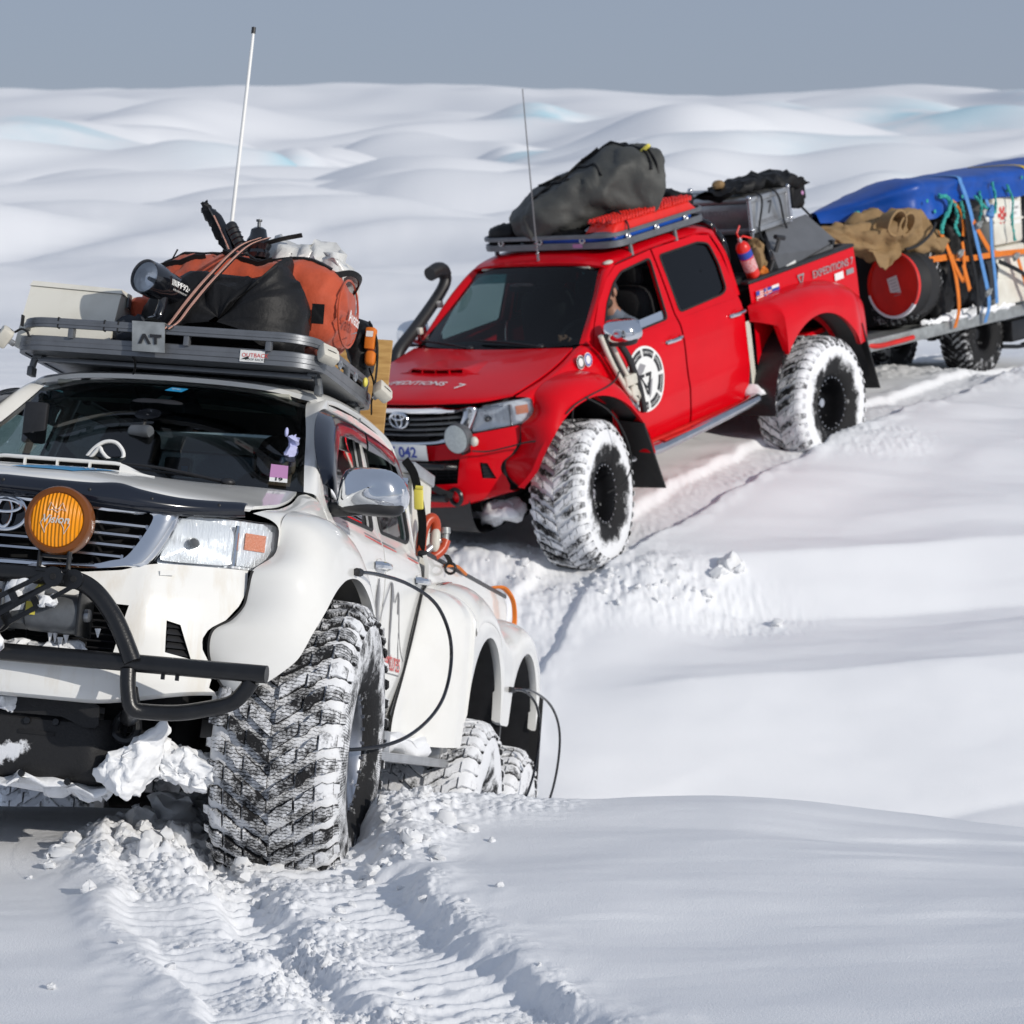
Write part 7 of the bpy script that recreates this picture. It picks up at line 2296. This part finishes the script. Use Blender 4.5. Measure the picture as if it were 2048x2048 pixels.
solo('black_crate', MB().box((-2.62, -.2, .7), (-3.1, .60, 1.24), .02), M['black_plastic'], 'black crate in the bed under the aluminium case', 'crate', RED)
rbk = MB().tube([(-2.58, .64, 1.24), (-2.58, .66, 1.50), (-2.56, .60, 1.66), (-2.50, .45, 1.76), (-2.50, -.45, 1.76), (-2.56, -.60, 1.66), (-2.58, -.66, 1.24)], .028, 10, 60)
part('roll_bar', rbk, M['black_gloss'], RT)
# ================================================================== trailer behind the red truck (its own frame: rail top = 0)
tl = thing('flatbed_trailer', 'galvanised flatbed trailer loaded under a blue tarpaulin behind the red pickup', 'trailer', TRL, (-1.8, 0, -.6))
fr = MB()
for s in (1, -1):
    fr.box((.25, s * .70, -.105), (-3.9, s * .76, 0), .006)
    fr.box((.25, s * .66, -.105), (-3.9, s * .70, -.095))
fr.box((.25, -.76, -.10), (.19, .76, 0), .006)
part('side_rail', fr, M['galv'], tl)
part('trailer_floor', MB().box((.20, -.70, -.05), (-3.9, .70, -.02)), M['galv'], tl)
for x in (-.6, -1.5, -2.4, -3.2):
    part('cross_member', MB().box((x, -.68, -.12), (x - .06, .68, -.05)), M['grey_metal'], tl)
dbar = MB()
dbar.tube([(.25, .55, -.06), (1.2, .05, -.16)], .035, 8).tube([(.25, -.55, -.06), (1.2, -.05, -.16)], .035, 8)
part('drawbar', dbar, M['grey_metal'], tl)
part('red_bar', MB().tube([(.30, .66, .0), (.05, .77, -.06), (-.25, .80, -.06), (-.55, .80, -.055)], .022, 8, 20), M['red_dull'], tl)
ax = MB().tube([(-2.2, -.45, -.22), (-2.2, .55, -.22)], .05, 10)
for s in (-.28, .36):
    ax.tube([(-1.7, s, -.10), (-2.2, s, -.20), (-2.7, s, -.10)], .035, 8, 14)
    ax.box((-1.72, s - .03, -.22), (-1.66, s + .03, -.08))
    ax.box((-2.74, s - .03, -.22), (-2.68, s + .03, -.08))
part('axle', ax, M['black_metal'], tl)
rbx = MB()
rbx.box((-2.55, .58, -.14), (-3.45, .74, -.34), .02)
rbx.box((-2.7, .74, -.36), (-3.5, .80, -.40), .006)
rbx.tube([(-2.4, .70, -.36), (-2.6, .76, -.385), (-3.0, .80, -.40)], .02, 8)
part('under_box', rbx, M['black_metal'], tl)
for y in (-.40, .50):
    w = bpy.data.objects.new('wheel', None)
    w.empty_display_size = .1
    COL.objects.link(w)
    w.parent = tl
    w.location = Vector((-2.2, y, -.22)) - OFF[tl.name]
    w.scale = (.70, .62, .70)
    w.rotation_euler = (0, .4, 0 if y > 0 else pi)
    if 'tyre_b' not in TYRE:
        TYRE['tyre_b'] = mesh('tyre', tyre(), M['tyre_b'], 40)
    for nm, k in (('tyre', 'tyre_b'), ('rim', 'rimblack')):
        o = bpy.data.objects.new(nm, TYRE[k])
        COL.objects.link(o)
        o.parent = w
part('mud_guard', MB().grid([[(-2.2 + .44 * math.cos(a), y, -.22 + .42 * math.sin(a)) for a in np.linspace(R_(20), R_(165), 16)] for y in (.34, .68)]), M['black_plastic'], tl)

# ---- tarpaulin
rows = [[(-.25, .13, .985), (-.26, .10, 1.03), (-.28, .06, 1.07), (-.30, -.02, 1.06), (-.32, -.10, .98)],
        [(-.60, .50, .985), (-.58, .47, 1.08), (-.56, .42, 1.175), (-.72, .0, 1.15), (-.95, -.42, .95)],
        [(-.80, .78, .955), (-.80, .75, 1.12), (-.82, .70, 1.262), (-1.15, .1, 1.26), (-1.7, -.58, 1.0)],
        [(-1.0, .80, .945), (-1.0, .77, 1.12), (-1.0, .72, 1.268), (-1.4, .1, 1.265), (-2.0, -.60, 1.05)],
        [(-1.22, .80, .99), (-1.20, .77, 1.12), (-1.2, .73, 1.268), (-1.6, .1, 1.262), (-2.2, -.62, 1.08)],
        [(-1.6, .80, 1.06), (-1.6, .775, 1.15), (-1.6, .73, 1.262), (-1.9, .1, 1.262), (-2.4, -.62, 1.1)],
        [(-2.2, .80, 1.03), (-2.2, .78, 1.13), (-2.2, .735, 1.262), (-2.4, .1, 1.27), (-2.7, -.63, 1.12)],
        [(-2.9, .81, 1.01), (-2.9, .785, 1.13), (-2.9, .74, 1.272), (-3.0, .1, 1.285), (-3.1, -.64, 1.15)],
        [(-3.9, .82, .99), (-3.9, .79, 1.13), (-3.9, .75, 1.30), (-3.9, .1, 1.31), (-3.9, -.65, 1.2)]]
tp = MB().surf(rows, 70, 26)
P = np.array(tp.v)
low = np.clip((1.26 - P[:, 2]) / .25, 0, 1) * (P[:, 1] > .0)
P[:, 1] += .030 * low * np.sin(P[:, 0] * 9) + .012 * low * np.sin(P[:, 0] * 23)
P[:, 2] += .028 * low * fbm(P[:, 0] * 2.6, P[:, 1], 1.1, 3) + .014 * fbm(P[:, 0] * 1.6, P[:, 1] * 2.2, 2.0, 3)
tp.v = [tuple(p) for p in P]
trp = thing('tarpaulin', 'bright blue tarpaulin stretched over the trailer load', 'tarpaulin', TRL, (-2, 0, 1))
part('tarp_sheet', tp, M['tarp'], trp, 60)
for x, y, z in ((-.42, .36, 1.02), (-.90, .80, 1.10), (-1.02, .805, 1.0), (-1.12, .80, 1.135), (-1.35, .805, 1.06), (-2.12, .80, 1.16), (-2.42, .80, 1.08), (-2.72, .805, 1.18), (-1.55, .80, 1.09)):
    part('eyelet', MB().ell((x, y + .012, z), (.018, .008, .018), 12, 6), M['teal_rope'], trp)
solo('tarp_knot', MB().ell((-.42, .385, 1.02), (.05, .03, .03), 14, 8, .8).disp(.03, 20, 2), M['teal_rope'], 'teal rope knot near the front corner of the blue tarpaulin', 'rope', TRL)
for P, r, lab in (([(-1.10, .82, 1.13), (-1.20, .86, 1.10), (-1.20, .86, 1.0), (-1.12, .84, .90), (-1.08, .83, .80)], .020, 'thick teal rope curling down from the middle of the tarpaulin'), ([(-1.36, .83, 1.05), (-1.38, .84, .92), (-1.34, .84, .84), (-1.40, .84, .76)], .014, 'thin teal rope hanging right of the canvas roll'), ([(-1.47, .83, 1.06), (-1.50, .84, .96), (-1.49, .84, .90)], .014, 'short teal rope stub beside the orange strap'), ([(-1.84, .83, 1.12), (-1.85, .84, .98), (-1.80, .84, .86)], .012, 'teal rope just right of the left blue strap'), ([(-2.10, .83, 1.18), (-2.12, .845, 1.02), (-2.06, .845, .90), (-1.72, .84, 1.08)], .012, 'teal rope tied to the top of the right blue strap'), ([(-2.38, .83, 1.14), (-2.46, .845, .98), (-2.42, .85, .80), (-2.46, .85, .62)], .011, 'teal rope hanging in front of the white drums')):
    solo('teal_rope', MB().tube(P, r, 7, 30).disp(.012, 40, 2, 2), M['teal_rope'], lab, 'rope', TRL, 'teal ropes on the trailer')

# ---- load
dr = thing('red_drum', 'red oil drum end with a white label, lying at the front of the trailer', 'drum', TRL, (-.8, .6, .12))
da = Vector((math.cos(R_(-10)), math.sin(R_(-10)), 0.06)).normalized()
dc = np.array((-.40, .715, .417))
part('drum_shell', MB().lathe([(.275, -.02), (.275, -.16), (.283, -.175), (.275, -.19), (.275, -.30), (0, -.30)], c=dc, ax=da, seg=44), M['rubber'], dr)
part('drum_lid', MB().lathe([(0, -.012), (.268, -.012), (.270, .0), (.284, .004), (.288, -.01), (.284, -.025)], c=dc, ax=da, seg=48), M['red_plastic'], dr)
part('frost', MB().lathe([(.266, .004), (.290, .004), (.292, -.02)], c=dc + np.array(da) * .004, ax=da, seg=24, a0=R_(200) , a1=R_(325)), M['dec_pinkw'] if False else M['snow_clod'], dr)
su, sv2 = np.array((-da.y, da.x, 0)), np.array((0, 0, 1))
dl_ = lambda u, v, d: tuple(dc + su * u + sv2 * v + np.array(da) * d)
part('label', MB().add([dl_(u, v, -.008) for u, v in ((-.075, .05), (.035, .085), (.085, -.10), (-.02, -.14))], [(0, 1, 2, 3)]), M['dec_white'], dr)
for k in range(6):
    part('label_line', MB().add([dl_(u, v, -.006) for u, v in ((-.05 + .010 * k, .035 - .026 * k), (.025 + .010 * k, .055 - .026 * k), (.026 + .010 * k, .050 - .026 * k), (-.049 + .010 * k, .030 - .026 * k))], [(0, 1, 2, 3)]), M['dec_grey'], dr)
part('bung', MB().lathe([(0, .03), (.024, .03), (.028, 0)], c=dl_(-.03, .21, -.012), ax=da, seg=12), M['galv'], dr)

cv = thing('canvas_roll', 'crumpled tan canvas bundle lying on top of the red drum', 'canvas', TRL, (-.45, .62, .65))
rows = []
axis = cr(np.array([(.35, .42, .92), (.12, .50, .86), (-.15, .58, .85), (-.45, .63, .88), (-.75, .66, .84), (-1.02, .70, .75), (-1.18, .74, .70)]), 54)
rad = np.interp(np.linspace(0, 1, 54), [0, .06, .25, .35, .5, .62, .8, .95, 1], [.03, .09, .12, .19, .21, .20, .15, .12, .08])
for i in range(54):
    t = axis[min(i + 1, 53)] - axis[max(i - 1, 0)]
    t /= np.linalg.norm(t)
    b = np.cross((0, 0, 1), t)
    b /= np.linalg.norm(b)
    n_ = np.cross(t, b)
    r = []
    for a in np.linspace(0, 2 * pi, 40, endpoint=False):
        k = 1 + .16 * math.sin(3 * a + i * .22) + .10 * math.sin(7 * a - i * .35) + .07 * math.sin(i * .9)
        r.append(axis[i] + rad[i] * k * (b * math.cos(a) + n_ * math.sin(a)))
    rows.append(r)
part('canvas_body', MB().grid(rows, cv=True).disp(.05, 4, 2, 3).wrinkle(.035, 5, 2), M['tan_canvas'], cv, 70)
for k, (cx_, cz_) in enumerate(((-.25, .93), (-.42, .90))):
    fold = []
    for t in np.linspace(0, 1, 30):
        a = t * (1.6 if k else 2.0) * pi
        rr = .15 - .09 * t
        fold.append((cx_ + rr * math.cos(a) * .9, .80 + .05 * math.sin(t * 5), cz_ + rr * math.sin(a)))
    part('canvas_fold', MB().ribbon(fold, (.2, 1, .15), .15, .02), M['tan_canvas'], cv, 70)
part('canvas_flap', MB().surf([[(-.02, .66, .80), (-.05, .74, .72), (-.06, .78, .62)], [(-.22, .70, .82), (-.25, .78, .70), (-.18, .82, .60)], [(-.42, .74, .80), (-.40, .82, .74), (-.35, .84, .68)]], 14, 14, th=.01).disp(.04, 6, 5), M['tan_canvas'], cv, 70)
part('canvas_tie', MB().tube([(-.42, .84, .72), (-.62, .86, .74), (-.85, .86, .82), (-1.0, .83, .90)], .014, 6, 20), M['rubber'], cv)

sp = bpy.data.objects.new('spare_tyre', TYRE['tyre_b'])
COL.objects.link(sp)
sp.matrix_world = TRL @ Matrix.Translation((-.90, .44, .415)) @ Matrix.Rotation(pi / 2, 4, 'Z') @ Matrix.Diagonal((.74, .80, .74, 1))
sp['label'] = 'black spare tyre standing behind the red drum'
sp['category'] = 'tyre'
OFF[sp.name] = Vector((0, 0, 0))
for c, r, lab, cat, nm in (((-1.36, .48, .36), (.17, .26, .38), 'tall black sack between the spare tyre and the left blue strap', 'sack', 'black_sack'), ((-1.80, .45, .50), (.24, .28, .45), 'bulky black sack behind the two blue straps', 'sack', 'black_sack'), ((-2.08, .60, .30), (.18, .18, .30), 'low dark blue sack against the white drums', 'sack', 'blue_sack')):
    solo(nm, MB().ell(c, r, 40, 28, .6).disp(.05, 4, c[0], 3).wrinkle(.03, 6, c[0]), M['black_fabric'] if nm == 'black_sack' else M['jacket_dark'], lab, cat, TRL, None, 60)
solo('load_core', MB().box((-.70, -.62, .0), (-3.8, .35, .98), .06), M['dark'], 'dark stack of load under the middle of the tarpaulin', 'load', TRL)
for k, (x0, x1, z0, z1) in enumerate(((-2.22, -2.80, .585, 1.03), (-2.24, -2.84, .02, .575))):
    cb = thing('white_canister', ('upper white canister with a red hazard mark on the trailer', 'lower white canister standing on the trailer rail')[k], 'canister', TRL, (-2.5, .6, z0), 'white canisters on the trailer')
    part('canister_body', MB().box((x0, .36, z0), (x1, .77, z1), .035), M['box_white'], cb)
    part('canister_rib', MB().box((x0 + .004, .36, (z0 + z1) / 2 - .01), (x1 - .004, .776, (z0 + z1) / 2 + .01), .004), M['box_white'], cb)
    if k == 0:
        f_ = lambda u, v, d: (-2.38 - u, .7715 + d, .86 + v)
        mk = MB()
        for a in range(6):
            c_, s_ = math.cos(a * pi / 3), math.sin(a * pi / 3)
            mk.add([f_(u * c_ - v * s_, u * s_ + v * c_, .001) for u, v in ((.015, -.016), (.085, -.022), (.085, .022), (.015, .016))], [(0, 1, 2, 3)])
        part('hazard_mark', mk, M['dec_red'], cb, 0)
        part('canister_label', MB().grid([[f_(u, v, .001) for u in (.16, .36)] for v in (-.10, .11)]), M['dec_white'], cb, 0)
        part('lettering', text('HAZARD', .035, lambda u, v, d: f_(.26 + u, .05 + v, .002 + d)).join(text('UN 1', .035, lambda u, v, d: f_(.26 + u, 0 + v, .002 + d))), M['dec_dgrey'], cb, 0)
solo('white_cloth', MB().ell((-2.12, .76, .90), (.07, .04, .09), 14, 10).disp(.04, 12, 2), M['dec_white'], 'white rag hanging beside the right blue strap', 'rag', TRL)
solo('trailer_snow', MB().ell((-1.8, .70, .02), (.9, .07, .035), 50, 8, .8).disp(.05, 9, 1, 4), M['snow_clod'], 'ridge of snow lying along the trailer rail under the straps', 'snow', TRL, None, 60)

def strap(lab, P, w, m, group, side_=(1, 0, 0), n=24, th=.005):
    return solo('lashing_strap', MB().ribbon(P, side_, w, th, n), M[m], lab, 'strap', TRL, group)
og = 'orange lashing straps on the trailer'
strap('orange strap running level round the spare tyre', [(-.66, .62, .585), (-.85, .78, .585), (-1.05, .83, .585), (-1.20, .84, .585)], .055, 'orange_strap', og, (0, 0, 1))
strap('long orange strap running level across the white canisters', [(-1.20, .84, .585), (-1.5, .85, .54), (-1.9, .85, .53), (-2.25, .85, .52), (-2.9, .845, .49), (-3.5, .84, .47)], .05, 'orange_strap', og, (0, 0, 1))
strap('orange strap dropping from the tyre down to the trailer rail', [(-1.08, .82, .83), (-1.16, .86, .64), (-1.25, .87, .40), (-1.30, .86, .12), (-1.32, .80, -.06)], .055, 'orange_strap', og)
strap('orange strap tail looped in a V beside the buckle', [(-1.18, .86, .62), (-1.28, .88, .44), (-1.38, .88, .36), (-1.40, .88, .58), (-1.38, .88, .70)], .045, 'orange_strap', og)
strap('loose orange strap end hanging under the buckle', [(-1.38, .88, .50), (-1.42, .89, .36), (-1.46, .89, .26)], .06, 'orange_strap', og)
strap('orange strap coming down from under the tarpaulin hem', [(-1.42, .78, 1.06), (-1.49, .82, .98), (-1.52, .83, .84), (-1.50, .83, .74)], .06, 'orange_strap', og)
strap('orange strap slanting behind the right blue strap', [(-1.68, .84, .86), (-1.82, .85, .70), (-1.98, .85, .56), (-2.15, .85, .52)], .055, 'orange_strap', og)
strap('orange strap falling from the canisters to the far rail', [(-2.46, .86, .50), (-2.52, .86, .38), (-2.62, .86, .2), (-2.78, .84, -.02)], .05, 'orange_strap', og)
strap('left blue strap over the tarpaulin', [(-1.62, .30, 1.275), (-1.58, .72, 1.275), (-1.56, .80, 1.20), (-1.64, .83, .98), (-1.70, .85, .70), (-1.76, .87, .45), (-1.88, .86, .12), (-1.90, .80, -.08)], .06, 'blue_strap', 'blue lashing straps on the trailer', (1, 0, 0), 40)
strap('right blue strap knotted below the tarpaulin', [(-2.02, .80, 1.04), (-2.0, .85, .88), (-1.98, .86, .60), (-2.02, .86, .30), (-2.05, .85, .08)], .055, 'blue_strap', 'blue lashing straps on the trailer')
solo('strap_knot', MB().ell((-1.98, .86, .92), (.055, .03, .045), 14, 10).disp(.04, 14, 2), M['blue_strap'], 'blue knot at the top of the right blue strap', 'knot', TRL)
strap('yellow strap over the rear of the tarpaulin', [(-2.86, .20, 1.29), (-2.86, .70, 1.29), (-2.90, .80, 1.20), (-2.99, .84, 1.0), (-3.02, .85, .6), (-3.02, .85, .25)], .05, 'yellow_strap', None, (1, 0, 0), 40)
strap('black strap slanting across the lower canister', [(-2.1, .86, .46), (-2.45, .88, .34), (-2.8, .87, .2), (-3.1, .86, .06)], .04, 'black_fabric', 'black straps on the trailer', (0, 0, 1))
strap('black strap hanging between the orange and the left blue strap', [(-1.52, .85, .92), (-1.55, .87, .60), (-1.62, .88, .30), (-1.66, .86, .02)], .05, 'black_fabric', 'black straps on the trailer')
for c in ((-1.32, .885, .60), (-2.42, .87, .47), (-1.72, .87, .82), (-1.83, .88, .20)):
    solo('strap_buckle', MB().obox(c, (.09, .03, .06), (0, .3, 0), .01).tube([(c[0] - .04, c[1] + .02, c[2] + .03), (c[0] + .04, c[1] + .02, c[2] - .02)], .008, 6), M['galv'], {-1.32: 'steel ratchet buckle on the orange straps by the spare tyre', -2.42: 'steel ratchet buckle on the orange strap in front of the canisters', -1.72: 'steel ratchet buckle high on the left blue strap', -1.83: 'steel ratchet buckle low on the left blue strap'}[c[0]], 'buckle', TRL, 'ratchet buckles on the trailer')

# ================================================================== the two drivers
def person(frame, label, c, head, turn, jacket, beard=False, shades=True, cap=None, lean=0.0):
    """seated figure: c = pelvis point, head = head centre"""
    cx_, cy, cz_ = c
    hx_, hy, hz_ = head
    T = thing('person', label, 'person', frame, (cx_, cy, cz_ - .12))
    me = bpy.data.meshes.new('body')
    V = [(cx_, cy, cz_), (cx_ + .02, cy, cz_ + .16), (hx_ - .06, hy, hz_ - .36), (hx_ - .045, hy, hz_ - .24), (hx_ - .025, hy, hz_ - .145), (hx_ + .012, hy, hz_ - .06), (hx_, hy, hz_ + .045), (hx_ - .005, hy, hz_ + .10)]
    Rr = [(.17, .15), (.155, .12), (.17, .12), (.09, .08), (.058, .058), (.078, .072), (.088, .078), (.055, .05)]
    E = [(i, i + 1) for i in range(7)]
    for s in (1, -1):
        o = len(V)
        sh = np.array((hx_ - .06, hy + s * .19, hz_ - .27))
        el = np.array((sh[0] + .16, sh[1] + s * .05, sh[2] - .20))
        wr = np.array((-.985, .37 + s * .165, 1.155))
        pal = wr + (np.array((-.93, .37 + s * .165, 1.165)) - wr) * .9
        V += [tuple(sh), tuple((sh + el) / 2), tuple(el), tuple((el + wr) / 2), tuple(wr), tuple(pal)]
        Rr += [(.068, .066), (.060, .058), (.052, .05), (.044, .042), (.030, .026), (.036, .018)]
        E += [(3, o), (o, o + 1), (o + 1, o + 2), (o + 2, o + 3), (o + 3, o + 4), (o + 4, o + 5)]
        for k in range(4):          # fingers closing round the wheel rim
            i = len(V)
            b = pal + np.array((.012, 0, .022 - .015 * k))
            V += [tuple(b + (.03, 0, 0)), tuple(b + (.045, -s * .014, -.004)), tuple(b + (.034, -s * .028, -.004))]
            Rr += [(.009, .009), (.0085, .0085), (.0075, .0075)]
            E += [(o + 5, i), (i, i + 1), (i + 1, i + 2)]
        i = len(V)
        V += [tuple(pal + (.0, -s * .028, .012)), tuple(pal + (.02, -s * .042, .014))]
        Rr += [(.010, .010), (.008, .008)]
        E += [(o + 4, i), (i, i + 1)]
        o = len(V)
        V += [(cx_ + .05, cy + s * .10, cz_ - .01), (cx_ + .30, cy + s * .11, cz_ + .04), (cx_ + .50, cy + s * .12, cz_ + .03), (cx_ + .60, cy + s * .12, cz_ - .22)]
        Rr += [(.095, .09), (.085, .08), (.068, .066), (.055, .05)]
        E += [(0, o), (o, o + 1), (o + 1, o + 2), (o + 2, o + 3)]
    me.from_pydata(V, E, [])
    ob = bpy.data.objects.new('body', me)
    COL.objects.link(ob)
    sk = ob.modifiers.new('skin', 'SKIN')
    sk.use_smooth_shade = True
    for i, v in enumerate(me.skin_vertices[0].data):
        v.radius = Rr[i]
        v.use_root = (i == 0)
    sb = ob.modifiers.new('sub', 'SUBSURF')
    sb.levels = sb.render_levels = 1
    bpy.context.view_layer.update()
    em = bpy.data.meshes.new_from_object(ob.evaluated_get(bpy.context.evaluated_depsgraph_get()))
    body = MB().add([tuple(v.co) for v in em.vertices], [tuple(p.vertices) for p in em.polygons])
    bpy.data.objects.remove(ob)
    bpy.data.meshes.remove(me)
    hc = np.array(head)
    ct, st_ = math.cos(turn), math.sin(turn)
    fw_ = lambda a, b, d: tuple(hc + np.array((a * ct - b * st_, a * st_ + b * ct, d)))
    body.ell(fw_(.098, 0, -.012), (.024, .016, .028), 12, 8).ell(fw_(.02, .085, -.01), (.020, .012, .034), 10, 8).ell(fw_(.02, -.085, -.01), (.020, .012, .034), 10, 8).ell(fw_(.078, 0, -.085), (.03, .035, .026), 12, 8)
    # cloth below the collar and above the wrists, skin elsewhere
    mi = []
    for f in body.f:
        p = np.mean([body.v[i] for i in f], axis=0)
        skin = p[2] > hz_ - .155 and abs(p[1] - hy) < .13 or p[0] > -1.0 and p[2] > 1.05
        mi.append(0 if skin else 1)
    body.mi = mi
    part('body', body, [M['skin'], M[jacket]], T, 60)
    hr = MB()
    rows = []
    for v in np.linspace(.05, pi / 2, 9):
        rows.append([fw_(-.012 + .098 * math.cos(a) * math.cos(v), .088 * math.sin(a) * math.cos(v), .02 + .10 * math.sin(v) + (.02 if math.cos(a) > .3 else -.03) * math.cos(v)) for a in np.linspace(0, 2 * pi, 26, endpoint=False)])
    part('cap' if cap else 'hair', hr.grid(rows, cv=True), M[cap] if cap else M['hair'], T, 60)
    if beard:
        bd = MB().ell(fw_(.045, 0, -.085), (.058, .068, .050), 18, 12)
        part('beard', bd, M['hair'], T, 60)
    if shades:
        for s in (1, -1):
            part('sunglasses', MB().ell(fw_(.088, s * .036, .020), (.014, .034, .022), 14, 8, .8), M['black_gloss'], T)
    part('mouth', MB().ell(fw_(.092, 0, -.058), (.008, .024, .007), 12, 6), M['dec_red'], T)
    for s in (1, -1):
        part('eyebrow', MB().ell(fw_(.086, s * .035, .046), (.008, .022, .005), 10, 6), M['hair'], T)
    return T
person(RED, 'bearded driver in a grey blue jacket at the open window of the red pickup', (-1.36, .40, .90), (-1.24, .44, 1.455), .15, 'jacket', True, True, 'jacket_dark')
person(WHT, 'driver in dark sunglasses behind the windscreen of the white pickup', (-1.36, .40, .88), (-1.18, .43, 1.415), -.2, 'jacket_dark', False, True)
